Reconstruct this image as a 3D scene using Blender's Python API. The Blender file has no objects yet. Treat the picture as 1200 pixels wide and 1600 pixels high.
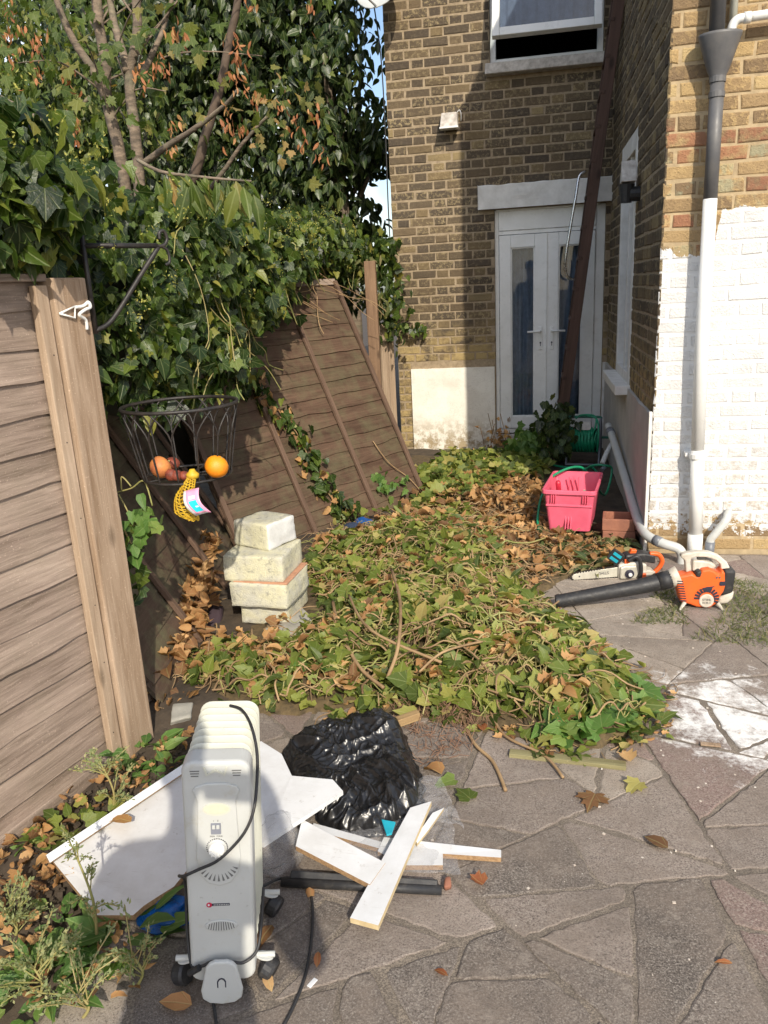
import bpy, bmesh, math, random
import numpy as np
from mathutils import Vector, Matrix, Quaternion, noise as mnoise
random.seed(7); rng = np.random.default_rng(7)
R_ = math.radians
SC = bpy.context.scene
COL = SC.collection

# ---------------------------------------------------------------- camera
FPX, HC = 1210.0, 1.55          # focal length in px of a 1200x1600 frame, camera height in metres
def _n(v):
    v = np.array(v, float); return v / np.linalg.norm(v)
_dn = _n((220, 4200, FPX)); _dp = np.array((238, -370, FPX), float); _dp = _n(_dp - _dn * _dp.dot(_dn))
CR = np.array([np.cross(_dp, -_dn), _dp, -_dn]); CC = np.array((0, 0, HC))
cam_d = bpy.data.cameras.new('camera'); cam = bpy.data.objects.new('camera', cam_d); COL.objects.link(cam)
cam_d.sensor_fit = 'VERTICAL'; cam_d.sensor_height = 36.0; cam_d.lens = 36.0 * FPX / 1600
cam_d.clip_start = 0.02; cam_d.clip_end = 500
_m = Matrix.Identity(4)
for r in range(3):
    _m[r][0] = CR[r][0]; _m[r][1] = -CR[r][1]; _m[r][2] = -CR[r][2]
_m.translation = Vector(CC); cam.matrix_world = _m
SC.camera = cam
# ---------------------------------------------------------------- sky, sun, exposure
SUN = Vector((0.434, -1.0, 0.76)).normalized()      # towards the sun
w = bpy.data.worlds.new('World'); SC.world = w; w.use_nodes = True
_nt = w.node_tree; _nt.nodes.clear()
_sky = _nt.nodes.new('ShaderNodeTexSky'); _sky.sky_type = 'NISHITA'; _sky.sun_disc = False
_sky.sun_elevation = math.asin(SUN.z); _sky.sun_rotation = math.atan2(SUN.x, SUN.y); _sky.dust_density = 1.6
_bg = _nt.nodes.new('ShaderNodeBackground'); _bg.inputs[1].default_value = 0.15
_wo = _nt.nodes.new('ShaderNodeOutputWorld')
# a few soft clouds over the blue, all round the sky
_tc = _nt.nodes.new('ShaderNodeTexCoord'); _cn = _nt.nodes.new('ShaderNodeTexNoise'); _cn.inputs['Scale'].default_value = 3.2
_cn.inputs['Detail'].default_value = 6
_cr = _nt.nodes.new('ShaderNodeMapRange'); _cr.inputs[1].default_value = 0.5; _cr.inputs[2].default_value = 0.68
_cm = _nt.nodes.new('ShaderNodeMix'); _cm.data_type = 'RGBA'; _cm.inputs[7].default_value = (8.5, 8.8, 9.2, 1)
_nt.links.new(_tc.outputs['Generated'], _cn.inputs['Vector']); _nt.links.new(_cn.outputs[0], _cr.inputs[0])
_nt.links.new(_cr.outputs[0], _cm.inputs[0]); _nt.links.new(_sky.outputs[0], _cm.inputs[6])
_nt.links.new(_cm.outputs[2], _bg.inputs[0]); _nt.links.new(_bg.outputs[0], _wo.inputs[0])
sun_d = bpy.data.lights.new('sun', 'SUN'); sun_d.energy = 3.6; sun_d.angle = R_(0.55); sun_d.color = (1, 0.91, 0.76)
sun = bpy.data.objects.new('sun', sun_d); COL.objects.link(sun); sun.rotation_euler = (-SUN).to_track_quat('-Z', 'Y').to_euler()
sun.location = SUN * 30
SC.view_settings.view_transform = 'Standard'; SC.view_settings.look = 'None'; SC.view_settings.gamma = 1
SC.view_settings.exposure = 0.40; SC.view_settings.use_curve_mapping = False
SC.cycles.max_bounces = 8; SC.cycles.transparent_max_bounces = 12; SC.cycles.use_denoising = True

# ---------------------------------------------------------------- placing helpers (photo pixel -> point on a real plane)
def ray(px, py): return CR @ np.array((px - 600, py - 800, FPX))
def G(px, py, z=0.0):
    d = ray(px, py); return Vector(CC + d * ((z - HC) / d[2]))
def PY(px, py, y):
    d = ray(px, py); return Vector(CC + d * (y / d[1]))
def pr(p):
    c = CR.T @ (np.array(p, float) - CC); return c[0] / c[2] * FPX + 600, c[1] / c[2] * FPX + 800, c[2]

# ---------------------------------------------------------------- object helpers
def tag(o, label=None, cat=None, group=None, kind=None):
    if label: o['label'] = label
    if cat: o['category'] = cat
    if group: o['group'] = group
    if kind: o['kind'] = kind
    return o
def empty(name, loc=(0, 0, 0), rot=(0, 0, 0)):
    o = bpy.data.objects.new(name, None); COL.objects.link(o); o.location = loc; o.rotation_euler = rot
    o.empty_display_size = 0.1; return o
def link(name, me, m, parent=None, smooth=False, bevel=0, seg=2, subsurf=0):
    o = bpy.data.objects.new(name, me); COL.objects.link(o)
    if m is not None:
        for mm in (m if isinstance(m, (list, tuple)) else [m]): me.materials.append(mm)
    if parent: o.parent = parent
    if smooth: me.polygons.foreach_set('use_smooth', [True] * len(me.polygons))
    if bevel:
        b = o.modifiers.new('bevel', 'BEVEL'); b.width = bevel; b.segments = seg; b.limit_method = 'ANGLE'; b.angle_limit = R_(35)
        b.harden_normals = False
    if subsurf:
        s = o.modifiers.new('sub', 'SUBSURF'); s.levels = subsurf; s.render_levels = subsurf
    return o
class MB:
    def __init__(s): s.v = []; s.f = []; s.mi = []
    def add(s, vs, fs, mi=0):
        b = len(s.v); s.v += [tuple(v) for v in vs]; s.f += [tuple(b + i for i in f) for f in fs]; s.mi += [mi] * len(fs); return s
    def box(s, c, d, rot=None, mi=0):
        m = rot.to_matrix() if isinstance(rot, Quaternion) else (rot if rot is not None else Matrix.Identity(3))
        c = Vector(c); vs = []
        for z in (-.5, .5):
            for y in (-.5, .5):
                for x in (-.5, .5): vs.append(c + m @ Vector((x * d[0], y * d[1], z * d[2])))
        return s.add(vs, [(0, 2, 3, 1), (4, 5, 7, 6), (0, 1, 5, 4), (2, 6, 7, 3), (0, 4, 6, 2), (1, 3, 7, 5)], mi)
    def bx(s, x0, x1, y0, y1, z0, z1, mi=0):
        return s.box(((x0 + x1) / 2, (y0 + y1) / 2, (z0 + z1) / 2), (x1 - x0, y1 - y0, z1 - z0), None, mi)
    def tube(s, pts, r, n=8, caps=True, mi=0, sy=1.0):
        pts = [Vector(p) for p in pts]; k = len(pts); rr = r if isinstance(r, (list, tuple)) else [r] * k
        t = (pts[1] - pts[0]).normalized(); up = Vector((0, 0, 1)) if abs(t.z) < .9 else Vector((1, 0, 0))
        a = t.cross(up).normalized(); vs = []; fs = []
        for i, p in enumerate(pts):
            if i == 0: t2 = pts[1] - pts[0]
            elif i == k - 1: t2 = pts[-1] - pts[-2]
            else: t2 = (pts[i + 1] - pts[i]).normalized() + (pts[i] - pts[i - 1]).normalized()
            if t2.length < 1e-9: t2 = t
            t2.normalize(); a = (a - t2 * a.dot(t2))
            if a.length < 1e-6: a = t2.orthogonal()
            a.normalize(); b = t2.cross(a)
            for j in range(n):
                an = 2 * math.pi * j / n; vs.append(p + a * (math.cos(an) * rr[i]) + b * (math.sin(an) * rr[i] * sy))
        for i in range(k - 1):
            for j in range(n):
                j2 = (j + 1) % n; fs.append((i * n + j, i * n + j2, (i + 1) * n + j2, (i + 1) * n + j))
        if caps: fs += [tuple(range(n - 1, -1, -1)), tuple(range((k - 1) * n, k * n))]
        return s.add(vs, fs, mi)
    def lathe(s, prof, n=16, M=None, mi=0, caps=True):
        M = M or Matrix.Identity(4); vs = []; fs = []
        for (r, z) in prof:
            for j in range(n):
                a = 2 * math.pi * j / n; vs.append(M @ Vector((r * math.cos(a), r * math.sin(a), z)))
        k = len(prof)
        for i in range(k - 1):
            for j in range(n):
                j2 = (j + 1) % n; fs.append((i * n + j, i * n + j2, (i + 1) * n + j2, (i + 1) * n + j))
        if caps: fs += [tuple(range(n - 1, -1, -1)), tuple(range((k - 1) * n, k * n))]
        return s.add(vs, fs, mi)
    def prism(s, poly, t0, t1, M=None, mi=0):
        """poly: 2D outline counter-clockwise, extruded along local z from t0 to t1"""
        M = M or Matrix.Identity(4); n = len(poly)
        vs = [M @ Vector((p[0], p[1], t0)) for p in poly] + [M @ Vector((p[0], p[1], t1)) for p in poly]
        fs = [tuple(range(n - 1, -1, -1)), tuple(range(n, 2 * n))] + [(i, (i + 1) % n, n + (i + 1) % n, n + i) for i in range(n)]
        return s.add(vs, fs, mi)
    def mesh(s, name):
        me = bpy.data.meshes.new(name); me.from_pydata(s.v, [], s.f); me.update()
        if any(s.mi): me.polygons.foreach_set('material_index', s.mi)
        return me
    def build(s, name, m, parent=None, smooth=False, bevel=0, seg=2, subsurf=0):
        return link(name, s.mesh(name), m, parent, smooth, bevel, seg, subsurf)
def catmull(pts, k=6):
    pts = [Vector(p) for p in pts]; out = []
    for i in range(len(pts) - 1):
        p0 = pts[max(i - 1, 0)]; p1 = pts[i]; p2 = pts[i + 1]; p3 = pts[min(i + 2, len(pts) - 1)]
        for j in range(k):
            t = j / k
            out.append(0.5 * ((2 * p1) + (p2 - p0) * t + (2 * p0 - 5 * p1 + 4 * p2 - p3) * t * t + (3 * p1 - p0 - 3 * p2 + p3) * t ** 3))
    return out + [pts[-1]]
def frame(o, xa, za):
    """matrix with origin o, local x along xa, local z nearest to za"""
    x = Vector(xa).normalized(); z = Vector(za); z = (z - x * z.dot(x)).normalized(); y = z.cross(x)
    return Matrix(((x.x, y.x, z.x, o[0]), (x.y, y.y, z.y, o[1]), (x.z, y.z, z.z, o[2]), (0, 0, 0, 1)))
def rrect(w_, h_, r, k=5, cx=0, cy=0):
    out = []
    for (sx, sy, a0) in ((1, -1, -90), (1, 1, 0), (-1, 1, 90), (-1, -1, 180)):
        for i in range(k + 1):
            a = R_(a0 + 90 * i / k); out.append((cx + sx * (w_ / 2 - r) + r * math.cos(a), cy + sy * (h_ / 2 - r) + r * math.sin(a)))
    return out
def ell(a, b, n=24, cx=0, cy=0): return [(cx + a * math.cos(2 * math.pi * i / n), cy + b * math.sin(2 * math.pi * i / n)) for i in range(n)]
def text_mesh(s, size, M, name, m, parent, depth=0.0006):
    cu = bpy.data.curves.new(name, 'FONT'); cu.body = s; cu.size = size; cu.extrude = depth; cu.align_x = 'CENTER'; cu.align_y = 'CENTER'
    o = bpy.data.objects.new(name, cu); COL.objects.link(o); bpy.context.view_layer.update()
    me = bpy.data.meshes.new_from_object(o); bpy.data.objects.remove(o); me.transform(M); me.materials.clear()
    return link(name, me, m, parent)

# ---------------------------------------------------------------- materials
class NT:
    def __init__(s, name):
        s.m = bpy.data.materials.new(name); s.m.use_nodes = True; s.t = s.m.node_tree
        s.b = s.t.nodes['Principled BSDF']; s.out = s.t.nodes['Material Output']
    def n(s, ty, **kw):
        x = s.t.nodes.new('ShaderNode' + ty)
        for k, v in kw.items():
            if k in x.inputs.keys(): s.inp(x.inputs[k], v)
            else: setattr(x, k, v)
        return x
    def inp(s, sock, v):
        if isinstance(v, bpy.types.NodeSocket): s.t.links.new(v, sock)
        elif isinstance(v, bpy.types.Node): s.t.links.new(v.outputs[0], sock)
        elif isinstance(v, (tuple, list)) and len(v) == 3 and sock.type == 'RGBA': sock.default_value = (*v, 1)
        else: sock.default_value = v
    def set(s, **kw):
        for k, v in kw.items(): s.inp(s.b.inputs[k.replace('_', ' ')], v)
    def math(s, op, a, b=0.0, c=0.0, clamp=False):
        x = s.t.nodes.new('ShaderNodeMath'); x.operation = op; x.use_clamp = clamp
        s.inp(x.inputs[0], a); s.inp(x.inputs[1], b); s.inp(x.inputs[2], c); return x.outputs[0]
    def mix(s, f, a, b, blend='MIX'):
        x = s.t.nodes.new('ShaderNodeMix'); x.data_type = 'RGBA'; x.blend_type = blend
        s.inp(x.inputs[0], f); s.inp(x.inputs[6], a); s.inp(x.inputs[7], b); return x.outputs[2]
    def rng(s, v, a, b, c=0.0, d=1.0):
        x = s.t.nodes.new('ShaderNodeMapRange'); s.inp(x.inputs[0], v)
        for i, q in enumerate((a, b, c, d)): x.inputs[i + 1].default_value = q
        return x.outputs[0]
    def ramp(s, v, stops, interp='LINEAR'):
        x = s.t.nodes.new('ShaderNodeValToRGB'); s.inp(x.inputs[0], v); cr = x.color_ramp; cr.interpolation = interp
        while len(cr.elements) < len(stops): cr.elements.new(0.5)
        for e, (p, c) in zip(cr.elements, stops): e.position = p; e.color = (*c, 1)
        return x.outputs[0]
    def noise(s, scale, vec=None, detail=4, rough=0.55, dist=0.0):
        x = s.t.nodes.new('ShaderNodeTexNoise'); x.inputs['Scale'].default_value = scale; x.inputs['Detail'].default_value = detail
        x.inputs['Roughness'].default_value = rough; x.inputs['Distortion'].default_value = dist
        if vec is not None: s.inp(x.inputs['Vector'], vec)
        return x.outputs[0]
    def pos(s): return s.t.nodes.new('ShaderNodeNewGeometry').outputs['Position']
    def obj(s): return s.t.nodes.new('ShaderNodeTexCoord').outputs['Object']
    def orand(s): return s.t.nodes.new('ShaderNodeObjectInfo').outputs['Random']
    def attr(s, name): return s.t.nodes.new('ShaderNodeAttribute'), name
    def rnd(s):
        a = s.t.nodes.new('ShaderNodeAttribute'); a.attribute_name = 'rnd'
        return s.math('FRACT', s.math('ADD', a.outputs['Fac'], s.orand()))
    def arnd(s, nm='rnd'):
        a = s.t.nodes.new('ShaderNodeAttribute'); a.attribute_name = nm; return a.outputs['Fac']
    def mapping(s, vec, scale=(1, 1, 1), loc=(0, 0, 0)):
        x = s.t.nodes.new('ShaderNodeMapping'); s.inp(x.inputs[0], vec); x.inputs['Scale'].default_value = scale
        s.inp(x.inputs['Location'], loc); return x.outputs[0]
    def bump(s, h, strength=0.3, dist=0.01):
        x = s.t.nodes.new('ShaderNodeBump'); x.inputs['Strength'].default_value = strength; x.inputs['Distance'].default_value = dist
        s.inp(x.inputs['Height'], h); s.inp(s.b.inputs['Normal'], x.outputs[0]); return x
def plain(name, c, rough=0.5, c2=None, scale=20, bump=0.0, bscale=80, metal=0.0, coords='obj', spec=0.5, **kw):
    k = NT(name); v = k.obj() if coords == 'obj' else k.pos()
    c2 = c2 or tuple(x * 0.8 for x in c)
    f = k.noise(scale, v, 5, 0.6); col = k.mix(k.rng(f, 0.35, 0.68), c, c2)
    k.set(Base_Color=col, Roughness=k.rng(k.noise(scale * 2.3, v), 0.2, 0.8, max(rough - 0.1, 0.02), min(rough + 0.12, 1)), Metallic=metal)
    k.b.inputs['Specular IOR Level'].default_value = spec
    for a, b in kw.items(): k.set(**{a: b})
    if bump: k.bump(k.noise(bscale, v, 5, 0.65), bump, 0.004)
    return k.m
def wood(name, base, dark, grain=60, rough=0.75, green=0.0, knots=True, axis=0):
    """weathered timber, grain along the board's own local x axis"""
    k = NT(name); o = k.obj(); off = k.math('MULTIPLY', k.orand(), 37.0)
    sc = [grain] * 3; sc[axis] = grain * 0.055
    v = k.mapping(o, tuple(sc), off)
    g1 = k.noise(1.0, v, 6, 0.7, 0.6)
    sc2 = [9.0] * 3; sc2[axis] = 1.4
    g2 = k.noise(1.0, k.mapping(o, tuple(sc2), off), 4, 0.6, 0.4)
    f = k.math('ADD', k.math('MULTIPLY', k.rng(g1, 0.3, 0.72), 0.65), k.math('MULTIPLY', k.rng(g2, 0.3, 0.7), 0.45))
    c = k.mix(k.math('SUBTRACT', f, k.math('MULTIPLY', k.orand(), 0.22), clamp=True), dark, base)
    if knots:
        sv = [5.0] * 3; sv[axis] = 2.2
        vo = k.n('TexVoronoi', Vector=k.mapping(o, tuple(sv), off)); vo.inputs['Scale'].default_value = 1.0
        c = k.mix(k.rng(vo.outputs['Distance'], 0.05, 0.12, 0.75, 0.0), c, tuple(x * 0.45 for x in dark))
    if green:
        p = k.pos(); z = k.n('SeparateXYZ'); k.inp(z.inputs[0], p)
        gm = k.math('MULTIPLY', k.rng(k.noise(7, p, 5, 0.7), 0.42, 0.66), green)
        c = k.mix(gm, c, (0.16, 0.17, 0.09))
    c = k.mix(k.rng(k.noise(160, o, 3), 0.62, 0.75, 0, 0.35), c, tuple(min(1, x * 1.7) for x in base))
    k.set(Base_Color=c, Roughness=rough); k.b.inputs['Specular IOR Level'].default_value = 0.25
    k.bump(k.math('ADD', g1, k.math('MULTIPLY', g2, 0.6)), 0.45, 0.006)
    return k.m
def leafm(name, stops, rough=0.45, trans=0.35, vein=True, spot=0.15):
    k = NT(name); r = k.rnd()
    p = k.pos(); c = k.ramp(r, stops)
    c = k.mix(k.rng(k.noise(60, p, 3), 0.58, 0.72, 0, spot), c, (0.30, 0.20, 0.06))
    if vein:
        u = k.n('Attribute'); u.attribute_name = 'luv'; s = k.n('SeparateXYZ'); k.inp(s.inputs[0], u.outputs['Vector'])
        ax = k.math('ABSOLUTE', s.outputs[0]); an = k.math('ARCTAN2', ax, k.math('SUBTRACT', s.outputs[1], 0.02))
        v1 = k.rng(ax, 0.008, 0.03, 1, 0); v2 = k.math('MAXIMUM', k.rng(k.math('ABSOLUTE', k.math('SUBTRACT', an, 0.62)), 0.015, 0.05, 1, 0), k.rng(k.math('ABSOLUTE', k.math('SUBTRACT', an, 1.25)), 0.015, 0.05, 1, 0))
        vm = k.math('MAXIMUM', v1, k.math('MULTIPLY', v2, 0.8)); c = k.mix(k.math('MULTIPLY', vm, 0.45), c, k.mix(0.45, c, (0.5, 0.55, 0.25)))
        k.bump(k.math('ADD', k.math('MULTIPLY', vm, -0.6), k.noise(9, u.outputs['Vector'], 3)), 0.5, 0.003)
    k.set(Base_Color=c, Roughness=rough); k.b.inputs['Specular IOR Level'].default_value = 0.4
    tr = k.n('BsdfTranslucent'); k.inp(tr.inputs[0], k.mix(0.5, c, (0.75, 0.85, 0.2), 'MULTIPLY') if trans > .2 else c)
    tb = k.mix(1.0, c, (1.9, 2.0, 1.0), 'MULTIPLY'); k.inp(tr.inputs[0], tb)
    mx = k.n('MixShader'); mx.inputs[0].default_value = trans
    k.t.links.new(k.b.outputs[0], mx.inputs[1]); k.t.links.new(tr.outputs[0], mx.inputs[2]); k.t.links.new(mx.outputs[0], k.out.inputs[0])
    return k.m
M = {}
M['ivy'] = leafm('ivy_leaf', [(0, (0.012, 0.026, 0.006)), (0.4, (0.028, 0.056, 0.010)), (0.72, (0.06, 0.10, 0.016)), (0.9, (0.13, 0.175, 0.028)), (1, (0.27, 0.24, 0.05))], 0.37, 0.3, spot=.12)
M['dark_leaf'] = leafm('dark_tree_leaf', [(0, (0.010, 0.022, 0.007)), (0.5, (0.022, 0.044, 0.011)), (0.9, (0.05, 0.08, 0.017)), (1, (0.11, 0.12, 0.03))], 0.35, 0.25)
M['tree_leaf'] = leafm('tree_leaf', [(0, (0.045, 0.075, 0.012)), (0.5, (0.085, 0.125, 0.02)), (0.85, (0.15, 0.17, 0.03)), (0.96, (0.2, 0.17, 0.045)), (1, (0.3, 0.17, 0.05))], 0.5, 0.35)
M['olive_leaf'] = leafm('olive_leaf', [(0, (0.06, 0.1, 0.02)), (0.6, (0.12, 0.16, 0.035)), (1, (0.22, 0.22, 0.05))], 0.5, 0.45)
M['cut_leaf'] = leafm('cut_leaf', [(0, (0.045, 0.07, 0.014)), (0.3, (0.10, 0.14, 0.024)), (0.6, (0.185, 0.225, 0.04)), (0.85, (0.29, 0.30, 0.07)), (1, (0.42, 0.33, 0.13))], 0.5, 0.28, spot=0.25)
M['dead_leaf'] = leafm('dead_leaf', [(0, (0.13, 0.065, 0.03)), (0.35, (0.30, 0.15, 0.06)), (0.7, (0.46, 0.25, 0.10)), (1, (0.58, 0.36, 0.17))], 0.7, 0.2, spot=0.4)
M['samara'] = leafm('seed', [(0, (0.26, 0.085, 0.035)), (0.6, (0.40, 0.15, 0.06)), (1, (0.48, 0.26, 0.11))], 0.6, 0.25)
M['weed_leaf'] = leafm('weed_leaf', [(0, (0.06, 0.13, 0.03)), (0.6, (0.11, 0.21, 0.045)), (1, (0.2, 0.28, 0.07))], 0.5, 0.3)
M['sage_leaf'] = leafm('sage_leaf', [(0, (0.16, 0.2, 0.09)), (0.6, (0.25, 0.29, 0.13)), (1, (0.38, 0.36, 0.18))], 0.65, 0.25)
M['grass'] = leafm('grass_blade', [(0, (0.035, 0.06, 0.018)), (0.6, (0.085, 0.11, 0.032)), (1, (0.30, 0.25, 0.12))], 0.6, 0.25)
M['berry'] = leafm('ivy_flower', [(0, (0.3, 0.32, 0.06)), (1, (0.45, 0.4, 0.1))], 0.6, 0.2)
M['stem'] = plain('dry_stem', (0.40, 0.27, 0.14), 0.75, (0.17, 0.10, 0.05), 5, 0.3, coords='pos')
M['green_stem'] = plain('green_stem', (0.25, 0.27, 0.08), 0.6, (0.34, 0.25, 0.11), 6, coords='pos')
def bark():
    k = NT('tree_bark'); p = k.pos(); v = k.mapping(p, (9, 9, 34)); n1 = k.noise(1, v, 6, 0.7, 0.5); n2 = k.noise(6, p, 5, 0.7)
    c = k.mix(k.rng(n1, 0.38, 0.64), (0.10, 0.078, 0.058), (0.26, 0.195, 0.14)); c = k.mix(k.rng(n2, 0.5, 0.66, 0, 0.6), c, (0.19, 0.18, 0.12)); c = k.mix(k.rng(k.noise(50, p, 4), 0.6, 0.7, 0, 0.6), c, (0.07, 0.055, 0.045))
    k.set(Base_Color=c, Roughness=0.9); k.bump(n1, 0.7, 0.012); return k.m
M['bark'] = bark()
M['dark_screen'] = plain('dark_screen', (0.012, 0.018, 0.008), 0.95, (0.03, 0.025, 0.014), 14, 0.8, 30, coords='pos')  # near-black colour of the light-blocking sheet added inside the ivy
M['litter_bed'] = plain('litter_bed', (0.15, 0.105, 0.05), 0.95, (0.055, 0.04, 0.022), 30, 0.9, 70, coords='pos')
M['white_upvc'] = plain('white_upvc', (0.78, 0.78, 0.76), 0.3, (0.70, 0.70, 0.67), 6)
M['white_paint'] = plain('white_painted_stone', (0.74, 0.72, 0.68), 0.7, (0.58, 0.56, 0.52), 9, 0.5, 60, coords='pos')
M['render'] = plain('grey_render', (0.48, 0.45, 0.41), 0.85, (0.38, 0.36, 0.33), 5, 0.3, 90, coords='pos')
M['old_sill'] = plain('old_sill', (0.62, 0.58, 0.53), 0.8, (0.36, 0.32, 0.28), 22, 0.5, 60, coords='pos')
M['steel'] = plain('steel', (0.62, 0.62, 0.62), 0.25, (0.5, 0.5, 0.5), 30, metal=1.0)
M['black_iron'] = plain('black_iron', (0.014, 0.013, 0.013), 0.5, (0.035, 0.027, 0.023), 40, 0.2)
M['black_plastic'] = plain('black_plastic', (0.022, 0.022, 0.024), 0.42, (0.05, 0.048, 0.046), 25, 0.1)
M['grey_plastic'] = plain('grey_plastic', (0.16, 0.17, 0.19), 0.4)
M['charcoal_pipe'] = plain('charcoal_pipe', (0.09, 0.09, 0.095), 0.5, (0.13, 0.125, 0.12), 12, coords='pos')
M['cream_plastic'] = plain('cream_plastic', (0.58, 0.585, 0.51), 0.38, (0.50, 0.50, 0.42), 7)
M['pale_plastic'] = plain('pale_plastic', (0.53, 0.54, 0.52), 0.36, (0.47, 0.475, 0.455), 8)
def heater_mat(name, c1, c2):
    k = NT(name); o = k.obj(); c = k.mix(k.rng(k.noise(5, o, 4), 0.35, 0.68), c1, c2); c = k.mix(k.rng(k.noise(55, o, 6, 0.8), 0.62, 0.72, 0, 0.55), c, (0.22, 0.20, 0.16)); c = k.mix(k.rng(k.noise(16, o, 5, 0.75), 0.58, 0.7, 0, 0.4), c, (0.42, 0.38, 0.28))
    k.set(Base_Color=c, Roughness=k.rng(k.noise(18, o, 4), 0.3, 0.7, 0.3, 0.5)); return k.m
M['pale_plastic'] = heater_mat('pale_plastic_grubby', (0.53, 0.54, 0.52), (0.47, 0.475, 0.455)); M['cream_plastic'] = heater_mat('cream_enamel_grubby', (0.58, 0.585, 0.51), (0.50, 0.50, 0.42))
def grubby(name, c1, dirt, amt):
    k = NT(name); o = k.obj(); c = k.mix(k.rng(k.noise(14, o, 5, 0.7), 0.4, 0.7), c1, tuple(x * .75 for x in c1)); c = k.mix(k.rng(k.noise(40, o, 6, 0.8), 0.52, 0.68, 0, amt), c, dirt)
    k.set(Base_Color=c, Roughness=k.rng(k.noise(30, o, 4), 0.3, 0.7, 0.38, 0.65)); k.bump(k.noise(120, o, 4), 0.12, 0.003); return k.m
M['orange_plastic'] = grubby('orange_plastic_used', (0.74, 0.125, 0.022), (0.16, 0.10, 0.06), .55); M['blower_white'] = grubby('white_plastic_used', (0.62, 0.58, 0.50), (0.20, 0.16, 0.11), .75); M['pink'] = grubby('pink_plastic_used', (0.78, 0.17, 0.29), (0.42, 0.2, 0.2), .35); M['black_plastic'] = grubby('black_plastic_used', (0.024, 0.024, 0.026), (0.12, 0.105, 0.085), .35)
M['slot'] = plain('dark_slot', (0.16, 0.16, 0.155), 0.7)
M['label_red'] = plain('label_red', (0.55, 0.02, 0.07), 0.4)
M['label_dark'] = plain('label_dark', (0.03, 0.03, 0.05), 0.4)
M['orange_plastic'] = plain('orange_plastic', (0.80, 0.13, 0.02), 0.4, (0.62, 0.10, 0.02), 10, 0.08)
M['blower_white'] = plain('grubby_white_plastic', (0.66, 0.62, 0.54), 0.5, (0.42, 0.37, 0.30), 16, 0.1)
M['bar_steel'] = plain('guide_bar', (0.66, 0.64, 0.55), 0.35, (0.5, 0.48, 0.4), 20, metal=0.3)
M['pink'] = plain('pink_plastic', (0.80, 0.14, 0.22), 0.45, (0.70, 0.11, 0.18), 9, 0.06)
M['red_handle'] = plain('red_handle', (0.6, 0.03, 0.06), 0.4)
M['hose'] = plain('green_hose', (0.012, 0.27, 0.13), 0.38, (0.01, 0.2, 0.10), 14)
M['hose_dark'] = plain('green_plastic', (0.015, 0.13, 0.08), 0.45)
M['terracotta'] = plain('terracotta', (0.36, 0.15, 0.09), 0.85, (0.24, 0.10, 0.065), 14, 0.4)
M['orange_fruit'] = plain('orange_peel', (0.85, 0.33, 0.01), 0.45, (0.75, 0.22, 0.01), 9, 0.35, 220)
M['old_fruit'] = plain('old_orange', (0.62, 0.24, 0.06), 0.6, (0.4, 0.12, 0.05), 18, 0.3, 90)
M['dried_fruit'] = plain('dried_fruit', (0.28, 0.06, 0.03), 0.6, (0.12, 0.03, 0.02), 40, 0.5)
M['net'] = plain('yellow_net', (0.66, 0.44, 0.03), 0.55, (0.5, 0.3, 0.02), 40)
def melamine():
    k = NT('white_melamine'); p = k.pos(); c = k.mix(k.rng(k.noise(7, p, 5, 0.7), 0.4, 0.7), (0.68, 0.69, 0.70), (0.58, 0.58, 0.575))
    c = k.mix(k.rng(k.noise(34, p, 6, 0.8), 0.60, 0.70, 0, 0.6), c, (0.33, 0.30, 0.26)); sc = k.noise(1, k.mapping(p, (14, 190, 20)), 3, 0.6)
    c = k.mix(k.rng(sc, 0.66, 0.72, 0, 0.4), c, (0.42, 0.40, 0.38)); k.set(Base_Color=c, Roughness=k.rng(k.noise(20, p, 4), 0.3, 0.7, 0.28, 0.5)); return k.m
M['white_board'] = melamine()
M['chip'] = plain('chipboard', (0.42, 0.27, 0.14), 0.9, (0.26, 0.15, 0.07), 120, 0.6, 160)
M['cream_edge'] = plain('pine_edge', (0.62, 0.50, 0.30), 0.8, (0.5, 0.38, 0.2), 40, 0.2)
M['blue_bag'] = plain('blue_plastic', (0.01, 0.12, 0.42), 0.3, (0.01, 0.07, 0.3), 12, 0.4, 25)
M['teal'] = plain('teal_plastic', (0.02, 0.42, 0.55), 0.4)
M['navy_cloth'] = plain('navy_cloth', (0.02, 0.03, 0.06), 0.9, (0.03, 0.05, 0.1), 60, 0.4)
M['block_yellow'] = None
def black_bag():
    k = NT('bin_bag'); o = k.obj()
    k.set(Base_Color=(0.012, 0.012, 0.013), Roughness=0.3); k.b.inputs['Specular IOR Level'].default_value = 0.6
    def rg(v, s): return k.math('ABSOLUTE', k.math('SUBTRACT', k.noise(s, v, 2, 0.5, 0.8), 0.5))
    h = k.math('ADD', rg(k.mapping(o, (2.0, 9.0, 4.0)), 2.6), k.math('ADD', k.math('MULTIPLY', rg(k.mapping(o, (9.0, 3.0, 5.0)), 2.2), 0.6), k.math('MULTIPLY', rg(o, 42), 0.12))); k.bump(h, 0.35, 0.02); return k.m
M['bin_bag'] = black_bag()
def film(name, col, a):
    k = NT(name); o = k.obj()
    t = k.n('BsdfTransparent'); k.inp(t.inputs[0], (1, 1, 1)); mx = k.n('MixShader'); mx.inputs[0].default_value = a
    k.set(Base_Color=col, Roughness=0.12); k.bump(k.noise(22, o, 4, 0.6, 1.5), 0.8, 0.02)
    k.t.links.new(t.outputs[0], mx.inputs[1]); k.t.links.new(k.b.outputs[0], mx.inputs[2]); k.t.links.new(mx.outputs[0], k.out.inputs[0]); return k.m
M['clear_film'] = film('clear_polythene', (0.6, 0.6, 0.62), 0.20)
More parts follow.
